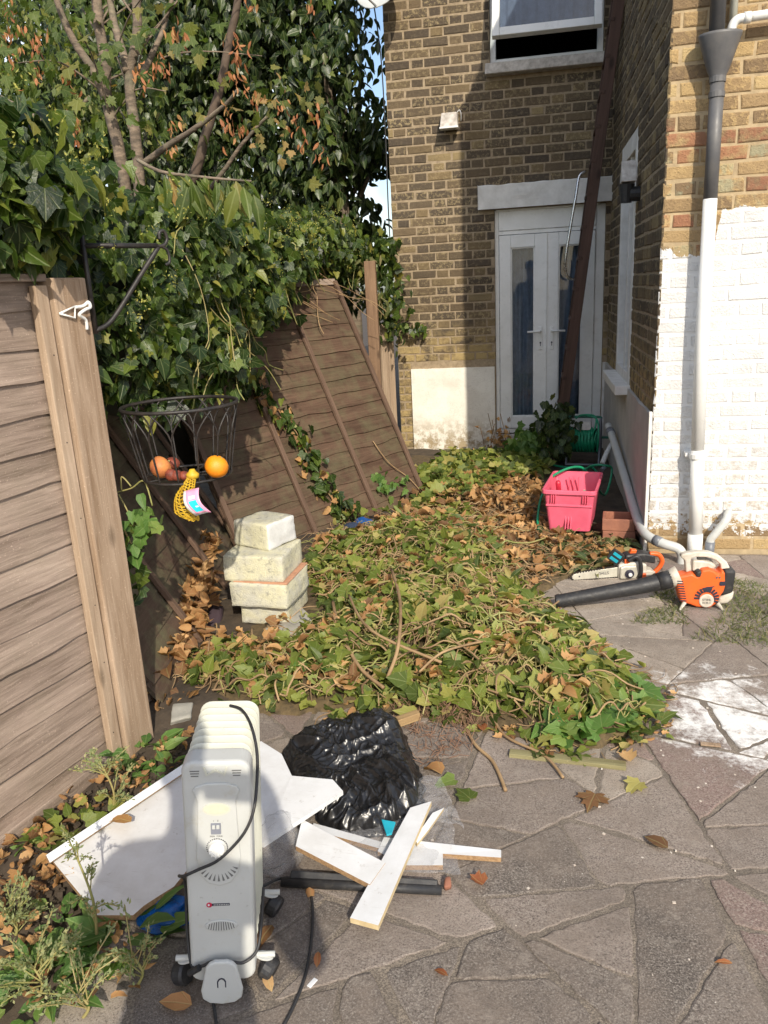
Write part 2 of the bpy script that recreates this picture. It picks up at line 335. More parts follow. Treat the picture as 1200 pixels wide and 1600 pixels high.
def glass(name, tint=(0.8, 0.85, 0.88)):
    k = NT(name); t = k.n('BsdfTransparent'); k.inp(t.inputs[0], tint); g = k.n('BsdfGlossy'); g.inputs['Roughness'].default_value = 0.02
    fr = k.n('Fresnel'); fr.inputs[0].default_value = 1.52; mx = k.n('MixShader')
    k.t.links.new(k.math('MULTIPLY', fr.outputs[0], 0.75, clamp=True), mx.inputs[0])
    k.t.links.new(t.outputs[0], mx.inputs[1]); k.t.links.new(g.outputs[0], mx.inputs[2]); k.t.links.new(mx.outputs[0], k.out.inputs[0]); return k.m
M['glass'] = glass('window_glass')
M['curtain'] = plain('blue_grey_curtain', (0.30, 0.32, 0.38), 0.9, (0.22, 0.24, 0.29), 20)
M['blind'] = plain('pale_blind', (0.22, 0.24, 0.32), 0.9)
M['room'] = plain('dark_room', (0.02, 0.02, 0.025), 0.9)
M['fence_wood'] = wood('weathered_fence', (0.48, 0.375, 0.305), (0.15, 0.108, 0.082), 80, green=.10)
M['post_wood'] = wood('fence_post_timber', (0.56, 0.43, 0.32), (0.24, 0.16, 0.10), 45, axis=2)
M['strip_wood'] = wood('cover_strip_timber', (0.54, 0.415, 0.305), (0.24, 0.165, 0.105), 60, axis=2)
M['panel_wood'] = wood('brown_fence_board', (0.155, 0.095, 0.064), (0.055, 0.032, 0.021), 60, green=0.3, knots=False)
M['panel_dark'] = wood('dark_fence_board', (0.135, 0.088, 0.062), (0.045, 0.028, 0.02), 50, green=0.5, knots=False)
M['batten_wood'] = wood('batten_timber', (0.20, 0.13, 0.092), (0.085, 0.052, 0.036), 50, axis=1)
M['ladder_wood'] = wood('ladder_timber', (0.12, 0.068, 0.05), (0.05, 0.03, 0.022), 40, axis=2)
M['old_batten'] = wood('old_green_batten', (0.34, 0.31, 0.16), (0.16, 0.14, 0.07), 50)
M['split_wood'] = wood('split_wood', (0.5, 0.35, 0.17), (0.25, 0.16, 0.08), 50)

def block_mat():
    k = NT('painted_block'); o = k.obj(); off = k.math('MULTIPLY', k.orand(), 19.0); v = k.mapping(o, (1, 1, 1), off)
    c = k.mix(k.rng(k.noise(9, v, 5, 0.65), 0.42, 0.62), (0.61, 0.58, 0.41), (0.50, 0.485, 0.41))
    c = k.mix(k.rng(k.noise(38, v, 6, 0.75), 0.53, 0.66, 0, 0.8), c, (0.27, 0.26, 0.22))
    c = k.mix(k.rng(k.noise(120, v, 3, 0.6), 0.66, 0.74, 0, 0.6), c, (0.14, 0.13, 0.1))
    k.set(Base_Color=c, Roughness=0.9); k.bump(k.math('ADD', k.noise(35, v, 6, 0.7), k.noise(140, v, 3)), 0.5, 0.006); return k.m
M['block'] = block_mat()
M['block_grey'] = plain('pale_block_face', (0.62, 0.62, 0.60), 0.85, (0.48, 0.48, 0.47), 14, 0.5, 60)
M['block_base'] = plain('broken_slab', (0.44, 0.42, 0.37), 0.9, (0.3, 0.29, 0.25), 12, 0.5, 60)
M['mortar_pink'] = plain('pink_mortar', (0.52, 0.28, 0.17), 0.9, (0.4, 0.2, 0.12), 40, 0.4)

def paint_mask(k):
    """white masonry paint on the lower part of the wing's rear face"""
    p = k.pos(); s = k.n('SeparateXYZ'); k.inp(s.inputs[0], p); x, y, z = s.outputs
    edge = k.math('ADD', 1.66, k.math('MULTIPLY', k.rng(x, 0.90, 0.93), 0.20))
    edge = k.math('ADD', edge, k.math('MULTIPLY', k.math('SUBTRACT', k.noise(9, p, 5, 0.7), 0.5), 0.22))
    m = k.math('LESS_THAN', z, edge); m = k.math('MULTIPLY', m, k.math('LESS_THAN', y, 4.52))
    worn = k.math('ADD', k.rng(z, 0.0, 0.5, 0.30, 0.0), k.rng(z, 0.3, 0.0, 0.0, 0.28))
    worn = k.math('ADD', worn, k.math('MULTIPLY', k.rng(x, 0.82, 0.66, 0, 1), 0.06))
    nz = k.noise(26, p, 6, 0.72)
    return k.math('MULTIPLY', m, k.math('GREATER_THAN', nz, k.math('ADD', worn, 0.16)))
def brick_mat(name, stops, wing):
    k = NT(name); p = k.pos(); r = k.arnd(); c = k.ramp(r, stops)
    n1 = k.noise(34, p, 6, 0.72); n2 = k.noise(90, p, 5, 0.7)
    yel = (0.54, 0.38, 0.18) if wing else (0.42, 0.33, 0.18)
    f = k.math('MULTIPLY', k.rng(n1, 0.50, 0.58), k.rng(k.math('FRACT', k.math('MULTIPLY', r, 7.31)), 0.25, 1.0, 0.1, 0.75))
    c = k.mix(f, c, yel)
    c = k.mix(k.rng(n2, 0.60, 0.68, 0, 0.75), c, (0.045, 0.032, 0.022))
    if not wing:                                 # soot of a century, in broad patches
        c = k.mix(k.rng(k.noise(1.6, p, 3), 0.42, 0.62, 0, 0.40), c, (0.06, 0.045, 0.032))
        s0 = k.n('SeparateXYZ'); k.inp(s0.inputs[0], p)
        c = k.mix(k.math('MULTIPLY', k.rng(s0.outputs[2], 1.25, 0.95, 0, 1), k.rng(k.noise(11, p, 4), 0.4, 0.6, 0, 0.75)), c, (0.46, 0.34, 0.15))
    if wing:
        s1 = k.n('SeparateXYZ'); k.inp(s1.inputs[0], p)
        zone = k.math('MULTIPLY', k.rng(s1.outputs[2], 2.32, 2.22, 0, 1), k.rng(s1.outputs[2], 1.6, 1.7, 0, 1))
        fr = k.math('FRACT', k.math('MULTIPLY', r, 13.7))
        c = k.mix(k.math('MULTIPLY', zone, k.rng(k.math('MULTIPLY', k.rng(fr, 0.5, 0.6), k.rng(k.noise(14, p, 4), 0.4, 0.55)), 0, 1, 0, 0.6)), c, (0.33, 0.12, 0.075))
        c = k.mix(k.math('MULTIPLY', zone, k.math('MULTIPLY', k.rng(fr, 0.35, 0.2), k.rng(k.noise(16, p, 4), 0.45, 0.6, 0, 0.5))), c, (0.36, 0.39, 0.27))
    h = k.math('ADD', k.math('MULTIPLY', n1, 0.8), n2)
    if wing:
        pm = paint_mask(k)
        wc = k.mix(k.rng(k.noise(5, p, 4), 0.4, 0.65), (0.74, 0.74, 0.73), (0.65, 0.65, 0.645))
        s2 = k.n('SeparateXYZ'); k.inp(s2.inputs[0], p)
        wc = k.mix(k.math('MULTIPLY', k.rng(s2.outputs[2], 0.95, 0.2, 0, 1), k.rng(k.noise(19, p, 6, 0.75), 0.48, 0.6, 0, 0.75)), wc, (0.40, 0.33, 0.24))
        c = k.mix(k.math('MULTIPLY', pm, 0.97), c, wc)
    k.set(Base_Color=c, Roughness=0.88); k.b.inputs['Specular IOR Level'].default_value = 0.25
    k.bump(h, 0.8, 0.012); return k.m
BS = [(0, (0.090, 0.070, 0.052)), (0.4, (0.125, 0.095, 0.063)), (0.75, (0.165, 0.12, 0.072)), (0.93, (0.22, 0.16, 0.085)), (1, (0.34, 0.26, 0.135))]
WS = [(0, (0.21, 0.145, 0.085)), (0.3, (0.27, 0.185, 0.10)), (0.6, (0.35, 0.24, 0.125)), (0.85, (0.43, 0.30, 0.145)), (1, (0.52, 0.39, 0.2))]
M['brick'] = brick_mat('stock_brick', BS, False); M['brick_wing'] = brick_mat('wing_brick', WS, True)
def mortar(name, c, c2, wing):
    k = NT(name); p = k.pos(); col = k.mix(k.rng(k.noise(22, p, 5, 0.7), 0.35, 0.65), c, c2)
    if wing: col = k.mix(paint_mask(k), col, (0.66, 0.66, 0.65))
    k.set(Base_Color=col, Roughness=0.95); k.bump(k.noise(120, p, 4, 0.7), 0.5, 0.004); return k.m
M['mortar'] = mortar('lime_mortar', (0.37, 0.29, 0.19), (0.24, 0.18, 0.115), False)
M['mortar_wing'] = mortar('wing_mortar', (0.47, 0.36, 0.215), (0.33, 0.25, 0.15), True)
def plinth_mat():
    k = NT('white_plinth'); p = k.pos(); s = k.n('SeparateXYZ'); k.inp(s.inputs[0], p)
    c = k.mix(k.rng(k.noise(4, p, 5, 0.6), 0.4, 0.65), (0.82, 0.79, 0.71), (0.70, 0.66, 0.58))
    worn = k.math('MULTIPLY', k.rng(s.outputs[2], 0.34, 0.08), k.rng(k.noise(15, p, 6, 0.72), 0.42, 0.56))
    c = k.mix(worn, c, (0.36, 0.28, 0.17)); cr = k.noise(6, p, 5, 0.7, 2.5)
    c = k.mix(k.rng(k.math('ABSOLUTE', k.math('SUBTRACT', cr, 0.5)), 0.0, 0.008, 0.55, 0), c, (0.3, 0.27, 0.22))
    k.set(Base_Color=c, Roughness=0.8); k.bump(k.math('ADD', k.noise(12, p, 5), k.math('MULTIPLY', worn, -0.8)), 0.4, 0.012); return k.m
M['plinth'] = plinth_mat()
def slab_mat():
    k = NT('paving_slab'); p = k.pos(); a = k.n('Attribute'); a.attribute_name = 'tint'
    base = a.outputs['Color']
    n1 = k.noise(210, p, 4, 0.8); n2 = k.noise(5, p, 6, 0.7); n3 = k.noise(45, p, 5, 0.7)
    c = k.mix(k.rng(n1, 0.36, 0.48, 0.9, 0), base, (0.025, 0.022, 0.02)); c = k.mix(k.rng(n1, 0.53, 0.62, 0, 0.85), c, (0.40, 0.36, 0.31))
    c = k.mix(k.rng(n2, 0.38, 0.62, 0, 0.6), c, (0.235, 0.19, 0.155)); c = k.mix(k.rng(n3, 0.55, 0.72, 0, 0.35), c, (0.07, 0.058, 0.048))
    c = k.mix(k.rng(k.noise(1.7, p, 6, 0.72), 0.45, 0.62, 0, 0.35), c, (0.095, 0.08, 0.069)); c = k.mix(k.rng(k.noise(14, p, 6, 0.8), 0.54, 0.66, 0, 0.55), c, (0.30, 0.26, 0.22))
    vo = k.n('TexVoronoi', Vector=p); vo.inputs['Scale'].default_value = 26.0
    c = k.mix(k.math('MULTIPLY', k.rng(vo.outputs['Distance'], 0.03, 0.09, 0.7, 0), k.rng(k.noise(3, p, 3), 0.5, 0.6)), c, (0.50, 0.47, 0.43))     # grit and plaster crumbs
    s = k.n('SeparateXYZ'); k.inp(s.inputs[0], p)                                               # spilt white paint powder
    dx = k.math('DIVIDE', k.math('SUBTRACT', s.outputs[0], 0.70), 0.25); dy = k.math('DIVIDE', k.math('SUBTRACT', s.outputs[1], 2.66), 0.33)
    d = k.math('SQRT', k.math('ADD', k.math('POWER', dx, 2.0), k.math('POWER', dy, 2.0)))
    sp = k.math('SUBTRACT', k.math('ADD', k.noise(9, p, 7, 0.75), k.math('MULTIPLY', k.noise(60, p, 4, 0.8), 0.25)), k.math('MULTIPLY', d, 0.26))
    c = k.mix(k.rng(sp, 0.36, 0.54, 0, 0.95), c, (0.80, 0.79, 0.77))
    k.set(Base_Color=c, Roughness=0.9); k.b.inputs['Specular IOR Level'].default_value = 0.25
    k.bump(k.math('ADD', n1, k.math('ADD', n3, k.math('MULTIPLY', n2, 1.5))), 0.6, 0.005); return k.m
M['slab'] = slab_mat()
def joint_mat():
    k = NT('paving_mortar'); p = k.pos()
    c = k.mix(k.rng(k.noise(260, p, 3, 0.7), 0.4, 0.6), (0.13, 0.107, 0.087), (0.33, 0.275, 0.215)); c = k.mix(k.rng(k.noise(5, p, 6, 0.75), 0.42, 0.58, 0, 0.5), c, (0.095, 0.08, 0.066))
    k.set(Base_Color=c, Roughness=0.95); k.bump(k.noise(150, p, 5, 0.75), 0.8, 0.006); return k.m
M['joint'] = joint_mat()
M['soil'] = plain('soil', (0.085, 0.062, 0.042), 0.95, (0.045, 0.034, 0.024), 12, 0.9, 55, coords='pos')

# ================================================================ GROUND AND PAVING
def gmesh(x0, x1, y0, y1, z, nx=1, ny=1, f=None):
    vs = []; fs = []
    for j in range(ny + 1):
        for i in range(nx + 1):
            x = x0 + (x1 - x0) * i / nx; y = y0 + (y1 - y0) * j / ny; vs.append((x, y, z + (f(x, y) if f else 0)))
    for j in range(ny):
        for i in range(nx): a = j * (nx + 1) + i; fs.append((a, a + 1, a + nx + 2, a + nx + 1))
    me = bpy.data.meshes.new('m'); me.from_pydata(vs, [], fs); me.update(); return me
tag(link('ground', gmesh(-120, 120, -120, 120, -0.035), M['soil']), kind='structure')
patio = tag(link('patio', gmesh(-1.12, 2.6, -1.4, 4.46, -0.0022, 90, 140, lambda x, y: 0.003 * mnoise.noise((x * 2.1, y * 2.1, 4)) + 0.002 * mnoise.noise((x * 7, y * 7, 0))), M['joint']), kind='structure')
bed = tag(link('flower_bed', gmesh(-2.6, -1.0, -0.6, 7.4, -0.02, 30, 90, lambda x, y: 0.03 * mnoise.noise((x * 3, y * 3, 2)) + 0.012 * mnoise.noise((x * 17, y * 17, 5)) + 0.05 * min(max((-x - 1.05) / .3, 0), 1)), M['soil']), kind='structure')
yard = tag(link('dirt_yard', gmesh(-1.4, 0.66, 4.3, 7.5, -0.008, 30, 45, lambda x, y: 0.02 * mnoise.noise((x * 4, y * 4, 8)) + 0.01), M['soil']), kind='structure')
def clip(poly, p, nrm):
    out = []
    for i in range(len(poly)):
        a = poly[i]; b = poly[(i + 1) % len(poly)]; da = (a - p).dot(nrm); db = (b - p).dot(nrm)
        if da <= 0: out.append(a)
        if da * db < 0: out.append(a + (b - a) * (da / (da - db)))
    return out
DK, RD, BF, GY = (0.165, 0.14, 0.122), (0.28, 0.195, 0.172), (0.44, 0.375, 0.31), (0.29, 0.24, 0.207)
seeds = [(1020, 1306, GY), (830, 1325, DK), (785, 1422, RD), (930, 1420, GY), (1056, 1500, DK), (1165, 1462, RD), (818, 1527, DK), (984, 1580, DK), (1175, 1580, DK), (1137, 1270, GY),
         (1205, 1345, GY), (850, 1215, GY), (725, 1265, DK), (672, 1430, GY), (640, 1560, DK), (560, 1500, GY), (470, 1480, DK), (420, 1580, DK), (1000, 1220, BF), (1080, 1170, RD), (1180, 1190, GY),
         (940, 1060, BF), (1040, 1050, BF), (1150, 1080, GY), (1000, 985, BF), (1120, 1020, GY), (920, 960, BF), (860, 920, BF), (960, 930, BF), (1180, 985, GY), (620, 1360, DK), (540, 1380, GY), (600, 1240, DK), (700, 1150, GY), (340, 1590, DK)]
S2 = [(Vector(G(x, y)).to_2d(), c) for x, y, c in seeds]
def parea(P): return abs(sum(P[i].x * P[(i + 1) % len(P)].y - P[(i + 1) % len(P)].x * P[i].y for i in range(len(P)))) / 2
prs = random.Random(23); PIECES = []
def split(P, depth=0):
    A = parea(P); cen = sum(P, Vector((0, 0))) / len(P)
    if A < prs.uniform(.045, .135) or depth > 14:
        if A > .004: PIECES.append(P)
        return
    best = max(((P[i] - P[j]) for i in range(len(P)) for j in range(i)), key=lambda v: v.length); dr = Vector((-best.y, best.x)).normalized(); t_ = prs.uniform(-.3, .3); dr = Vector((dr.x * math.cos(t_) - dr.y * math.sin(t_), dr.x * math.sin(t_) + dr.y * math.cos(t_)))
    p = cen + best * prs.uniform(-.16, .16); nn = Vector((-dr.y, dr.x))
    for s_ in (1, -1):
        Q = clip(P, p, nn * s_)
        if len(Q) > 2: split(Q, depth + 1)
split([Vector(p) for p in ((-1.1, -1.35), (2.55, -1.35), (2.55, 4.44), (-1.1, 4.44))])
for i, P0 in enumerate(PIECES):
    s = sum(P0, Vector((0, 0))) / len(P0); nr_ = min(S2, key=lambda q: (q[0] - s).length); c = nr_[1] if (nr_[0] - s).length < .28 else prs.choice([DK, GY, GY, BF, RD])
    poly = list(P0); sg = sum(P0[q].x * P0[(q + 1) % len(P0)].y - P0[(q + 1) % len(P0)].x * P0[q].y for q in range(len(P0)))
    if sg < 0: P0 = P0[::-1]; poly = list(P0)
    for q in range(len(P0)):
        a_, b_ = P0[q], P0[(q + 1) % len(P0)]; nn = Vector(((b_ - a_).y, -(b_ - a_).x)).normalized(); gq = prs.choice([.003, .004, .006, .009, .015]) if s.y < 3 else .0025
        poly = clip(poly, a_ - nn * gq, nn)
    if len(poly) < 3: continue
    pts = []                                           # rough, chipped outline
    for a in range(len(poly)):
        p, q = poly[a], poly[(a + 1) % len(poly)]; L = (q - p).length; kk = max(1, int(L / 0.022)); nn = Vector((-(q - p).y, (q - p).x)).normalized()
        for b in range(kk):
            u = p + (q - p) * (b / kk); pts.append(u + nn * (0.004 * mnoise.noise((u.x * 19, u.y * 19, i)) + .008 * mnoise.noise((u.x * 55, u.y * 55, i))) + (s - u).normalized() * (prs.uniform(0, .012) if b == 0 else 0))
    n = len(pts); tilt = (random.uniform(-.005, .005), random.uniform(-.005, .005)); h0 = random.uniform(0.0005, 0.003)
    vs = [((p.x - s.x), (p.y - s.y), -0.02) for p in pts]
    for p in pts: vs.append(((p.x - s.x), (p.y - s.y), h0 - 0.0018 + (p.x - s.x) * tilt[0] + (p.y - s.y) * tilt[1]))
    for p in pts:
        q = p + (s - p).normalized() * 0.005; vs.append(((q.x - s.x), (q.y - s.y), h0 + (q.x - s.x) * tilt[0] + (q.y - s.y) * tilt[1]))
    fs = [(a, (a + 1) % n, n + (a + 1) % n, n + a) for a in range(n)] + [(n + a, n + (a + 1) % n, 2 * n + (a + 1) % n, 2 * n + a) for a in range(n)] + [tuple(range(2 * n, 3 * n))]
    me = bpy.data.meshes.new('slab'); me.from_pydata(vs, [], fs); me.update()
    at = me.attributes.new('tint', 'FLOAT_COLOR', 'POINT'); v = random.uniform(.85, 1.15)
    at.data.foreach_set('color', [c[0] * v, c[1] * v, c[2] * v, 1.0] * (3 * n))
    o = link('slab', me, M['slab'], patio); o.location = (s.x, s.y, 0)

# ================================================================ HOUSE
WX0, WX1, WY = -1.31, 0.64, 7.5          # rear wall of the house
CX, CY, HB = 0.64, 4.478, 5.30           # corner of the wing
house = tag(empty('brick_house', (0.64, 7.5, 0)), 'old yellow-brown stock brick house with french doors and half-whitewashed wing', 'house')
house.location = (0, 0, 0)
def wall_grid(u0, u1, z0, z1, holes):
    us = sorted({u0, u1, *[h[0] for h in holes], *[h[1] for h in holes]}); zs = sorted({z0, z1, *[h[2] for h in holes], *[h[3] for h in holes]}); out = []
    for a, b in zip(us, us[1:]):
        for c, d in zip(zs, zs[1:]):
            if not any(h[0] <= (a + b) / 2 <= h[1] and h[2] <= (c + d) / 2 <= h[3] for h in holes): out.append((a, b, c, d))
    return out
DOOR = (-0.375, 0.60, 0.14, 2.18); WIN = (-0.40, 0.545, 3.34, 4.75); SWIN = (5.68, 6.62, 0.82, 2.47)
mb = MB()
for (a, b, c, d) in wall_grid(WX0, 4.6, -0.1, 6.6, [DOOR, WIN]): mb.bx(a, b, WY + 0.0045, WY + 0.30, c, d)
mb.bx(WX0, WX0 + 0.3, WY + 0.3, 14, -0.1, 6.6)
wall_r = mb.build('rear_wall', M['mortar'], house)
mb = MB()
for (a, b, c, d) in wall_grid(CY + .0055, WY, -0.1, HB, [SWIN]): mb.bx(CX + 0.0045, CX + 0.25, a, b, c, d)
wall_s = mb.build('side_wall', M['mortar'], house)
mb = MB(); mb.bx(CX + 0.2505, 4.6, CY + 0.0045, CY + 0.25, -0.1, HB); mb.bx(CX + .006, CX + .2505, CY + .0045, CY + .0052, -.1, HB); mb.bx(CX + .25, 4.6, CY + .251, WY, HB - .05, HB)
wall_f = mb.build('wing_wall', M['mortar_wing'], house)
# ---- bricks: Flemish bond; the ones that show largest are objects, the rest one joined part
def bond(u0, u1, z0, z1, holes, q=0.0765):
    out = []; k = 0; z = z0
    while z < z1:
        u = u0 - (0.0 if k % 2 == 0 else 0.1725); st = 0
        while u < u1:
            wd = 0.214 if st == 0 else 0.103
            a, b = max(u, u0), min(u + wd, u1); st = 1 - st; u += wd + 0.014 + random.uniform(-.003, .003)
            if b - a < 0.03: continue
            segs = [(a, b)]
            for h in holes:
                if z + q - .012 > h[2] and z < h[3]:
                    ns = []
                    for (c, d) in segs:
                        if d <= h[0] or c >= h[1]: ns.append((c, d)); continue
                        if c < h[0] - .03: ns.append((c, h[0]))
                        if d > h[1] + .03: ns.append((h[1], d))
                    segs = ns
            for (c, d) in segs: out.append((c, d, z, z + q - 0.0135))
        z += q; k += 1
    return out
def brick_vf(b, face, rs):
    u0, u1, z0, z1 = b; p = rs.uniform(-0.003, 0.003); j = lambda s=0.0034: rs.uniform(-s, s); c = 0.006
    us = [(u0 + j(), z0 + j()), (u1 + j(), z0 + j()), (u1 + j(), z1 + j()), (u0 + j(), z1 + j())]
    cu, cz = (u0 + u1) / 2, (z0 + z1) / 2; vs = []
    if face == 'wing' and cz < 1.75: p = rs.uniform(-.0035, .0)
    def P(u, z, dep):
        if face == 'rear': return (u, WY + dep, z)
        if face == 'wing': return (u, CY + dep, z)
        return (CX + dep, u, z)
    for (u, z) in us: vs.append(P(u, z, 0.012))
    for (u, z) in us: vs.append(P(u, z, 0.004 - p))
    for (u, z) in us: vs.append(P(u + (c if u < cu else -c) + j(.002), z + (c if z < cz else -c) + j(.002), -p + j(.0012)))
    fs = [(i, (i + 1) % 4, 4 + (i + 1) % 4, 4 + i) for i in range(4)] + [(4 + i, 4 + (i + 1) % 4, 8 + (i + 1) % 4, 8 + i) for i in range(4)] + [(8, 9, 10, 11)]
    if face == 'side': fs = [tuple(reversed(f)) for f in fs]
    return vs, fs
def mk_bricks(name, items, face, mat, parent, kind=None):
    V = []; F = []; A = []
    for it in items:
        vs, fs = brick_vf(it, face, random); b = len(V); V += vs; F += [tuple(b + i for i in f) for f in fs]; A += [random.random()] * len(vs)
    if len(items) == 1:
        o3 = Vector(V[8]); V = [tuple(Vector(v) - o3) for v in V]
    me = bpy.data.meshes.new(name); me.from_pydata(V, [], F); me.update()
    at = me.attributes.new('rnd', 'FLOAT', 'POINT'); at.data.foreach_set('value', A)
    o = link(name, me, mat, parent)
    if len(items) == 1: o.location = o3
    if kind: o['kind'] = kind
    return o
PLINTH = (-1.185, -0.385, -0.2, 0.79)
LINT = (-0.515, 0.66, 2.185, 2.385)
SILL = (-0.435, 0.57, 3.255, 3.34)
wing_b = bond(CX + .001, 2.6, 0.02, HB - .03, [])
rear_b = bond(WX0 + .001, WX1 - .001, 0.02, 6.0, [DOOR, WIN, PLINTH, LINT, SILL, (0.60, 0.65, -1, .8)])
side_b = bond(CY + .001, WY - .001, 0.80, HB - .03, [(SWIN[0] - .0, SWIN[1] + .0, SWIN[2] - .08, SWIN[3])])
def bsize(b, face):
    c = ((b[0] + b[1]) / 2, CY if face == 'wing' else WY, (b[2] + b[3]) / 2)
    x, y, d = pr(c)
    return (b[1] - b[0]) * (b[3] - b[2]) / d ** 2 if (d > 0 and -20 < x < 1220 and -20 < y < 1620) else 0
allb = sorted([(bsize(b, 'wing'), b, 'wing') for b in wing_b] + [(bsize(b, 'rear'), b, 'rear') for b in rear_b], key=lambda t: -t[0])
for s_, b, f in allb[:300]: mk_bricks('brick', [b], f, M['brick_wing'] if f == 'wing' else M['brick'], wall_f if f == 'wing' else wall_r)
rest = allb[300:]
mk_bricks('brickwork', [b for s_, b, f in rest if f == 'wing'], 'wing', M['brick_wing'], wall_f, 'stuff')
mk_bricks('brickwork', [b for s_, b, f in rest if f == 'rear'], 'rear', M['brick'], wall_r, 'stuff')
mk_bricks('brickwork', side_b, 'side', M['brick'], wall_s, 'stuff')
# ---- plinth render, side render, lintel, sills
def rough_slab(x0, x1, y0, y1, z0, z1, nx, nz, amp, name, m, parent, axis='y', side=-1):
    """box with an uneven front face"""
    vs = []; fs = []
    for i in range(nz + 1):
        for j in range(nx + 1):
            u = j / nx; v = i / nz
            e = amp * mnoise.noise((u * 5 * (x1 - x0 + y1 - y0) + x0, v * 6 + 3, 2.0)); ed = 0.012 * mnoise.noise((u * 9, v * 9, 7)) if i == nz else 0
            if axis == 'y': vs.append((x0 + (x1 - x0) * u, y0 + e, z0 + (z1 - z0) * v + ed))
            else: vs.append((x0 + e, y0 + (y1 - y0) * u, z0 + (z1 - z0) * v + ed))
    n = len(vs)
    for i in range(nz + 1):
        for j in range(nx + 1):
            u = j / nx; v = i / nz
            vs.append((x0 + (x1 - x0) * u, y1, z0 + (z1 - z0) * v) if axis == 'y' else (x1, y0 + (y1 - y0) * u, z0 + (z1 - z0) * v))
    for i in range(nz):
        for j in range(nx):
            a = i * (nx + 1) + j; q = (a, a + 1, a + nx + 2, a + nx + 1); fs.append(q if axis == 'y' else q[::-1])
    for j in range(nx): a = nz * (nx + 1) + j; fs.append((a, a + 1, n + a + 1, n + a))
    for i in range(nz):
        a = i * (nx + 1); fs.append((a, n + a, n + a + nx + 1, a + nx + 1)); a += nx; fs.append((a, a + nx + 1, n + a + nx + 1, n + a))
    me = bpy.data.meshes.new(name); me.from_pydata(vs, [], fs); me.update(); return link(name, me, m, parent)
rough_slab(PLINTH[0], PLINTH[1], WY - 0.020, WY + 0.011, -0.05, PLINTH[3], 24, 24, 0.004, 'plinth', M['plinth'], wall_r)
rough_slab(0.603, 0.638, WY - 0.018, WY + 0.011, -0.05, 0.80, 3, 12, 0.003, 'plinth', M['white_paint'], wall_r)
rough_slab(CX - 0.016, CX + 0.011, CY + 0.02, WY - 0.02, -0.05, 0.80, 40, 14, 0.003, 'render_coat', M['render'], wall_s, axis='x')
MB().bx(CX - .022, CX - .004, CY - .006, CY + .02, 0.0, 0.82).build('corner_bead', M['white_paint'], wall_s, bevel=.003)
rough_slab(LINT[0], LINT[1] - .022, WY - 0.065, WY + 0.011, LINT[2], LINT[3], 26, 6, 0.004, 'lintel', M['white_paint'], wall_r).modifiers.new('b', 'BEVEL').width = 0.006
MB().bx(SILL[0], SILL[1], WY - 0.11, WY + 0.20, SILL[2], SILL[3] - .002).build('window_sill', M['old_sill'], wall_r, bevel=.008)
# ---- french doors
door = MB()
for (a, b, c, d) in ((-0.374, -0.338, .142, 2.178), (0.520, 0.599, .142, 2.178), (-0.338, 0.520, 1.965, 2.0), (-0.338, 0.520, .142, .185)): door.bx(a, b, WY + .05, WY + .12, c, d)
door = door.build('french_door', M['white_upvc'], house, bevel=.004)
MB().bx(-0.337, 0.519, WY + .04, WY + .11, 2.001, 2.176).build('transom_panel', M['white_upvc'], door, bevel=.004)
MB().bx(-0.36, 0.55, WY + .02, WY + .125, 2.165, 2.182).build('head_bead', M['white_upvc'], door, bevel=.003)
for k, (a, b, hs) in enumerate(((-0.335, 0.0895, 1), (0.0925, 0.517, -1))):
    mb = MB(); lw = 0.105; y0, y1 = WY + .035, WY + .095
    mb.bx(a, a + lw, y0, y1, .19, 1.96); mb.bx(b - lw, b, y0, y1, .19, 1.96); mb.bx(a + lw, b - lw, y0, y1, .19, .30); mb.bx(a + lw, b - lw, y0, y1, 1.85, 1.96)
    for (p, q, r, s) in ((a + lw - .001, a + lw + .012, .3, 1.85), (b - lw - .012, b - lw + .001, .3, 1.85), (a + lw, b - lw, .3, .312), (a + lw, b - lw, 1.838, 1.85)): mb.bx(p, q, y0 + .012, y1 - .012, r, s)
    lf = mb.build('door_leaf', M['white_upvc'], door, bevel=.004)
    MB().bx(a + lw + .005, b - lw - .005, WY + .062, WY + .068, .305, 1.845).build('pane', M['glass'], door)
    hx = (b - 0.05) if k == 0 else (a + 0.05); hz = 1.10
    hb = MB(); hb.bx(hx - .016, hx + .016, y0 - .012, y0, hz - .17, hz + .04)
    hb.build('handle_plate', M['white_upvc'], door, bevel=.004)
    MB().tube([(hx, y0 - .01, hz), (hx, y0 - .045, hz), (hx - .008 * hs, y0 - .05, hz), (hx - .12 * hs, y0 - .05, hz - .002)], .010, 8).build('handle', M['white_upvc'], door, smooth=True)
    kh = MB(); kh.tube([(hx, y0 - .0135, hz - .105), (hx, y0 - .011, hz - .105)], .008, 10); kh.bx(hx - .003, hx + .003, y0 - .0135, y0 - .0115, hz - .135, hz - .105); kh.build('keyhole', M['label_dark'], door)
mb = MB(); mb.bx(0.084, 0.097, WY + .022, WY + .034, .19, 1.96); mb.build('meeting_bead', M['white_upvc'], door, bevel=.003)
mb = MB(); mb.bx(-0.385, 0.61, WY - .03, WY + .13, .085, .140); mb.build('threshold', M['old_sill'], door, bevel=.006)
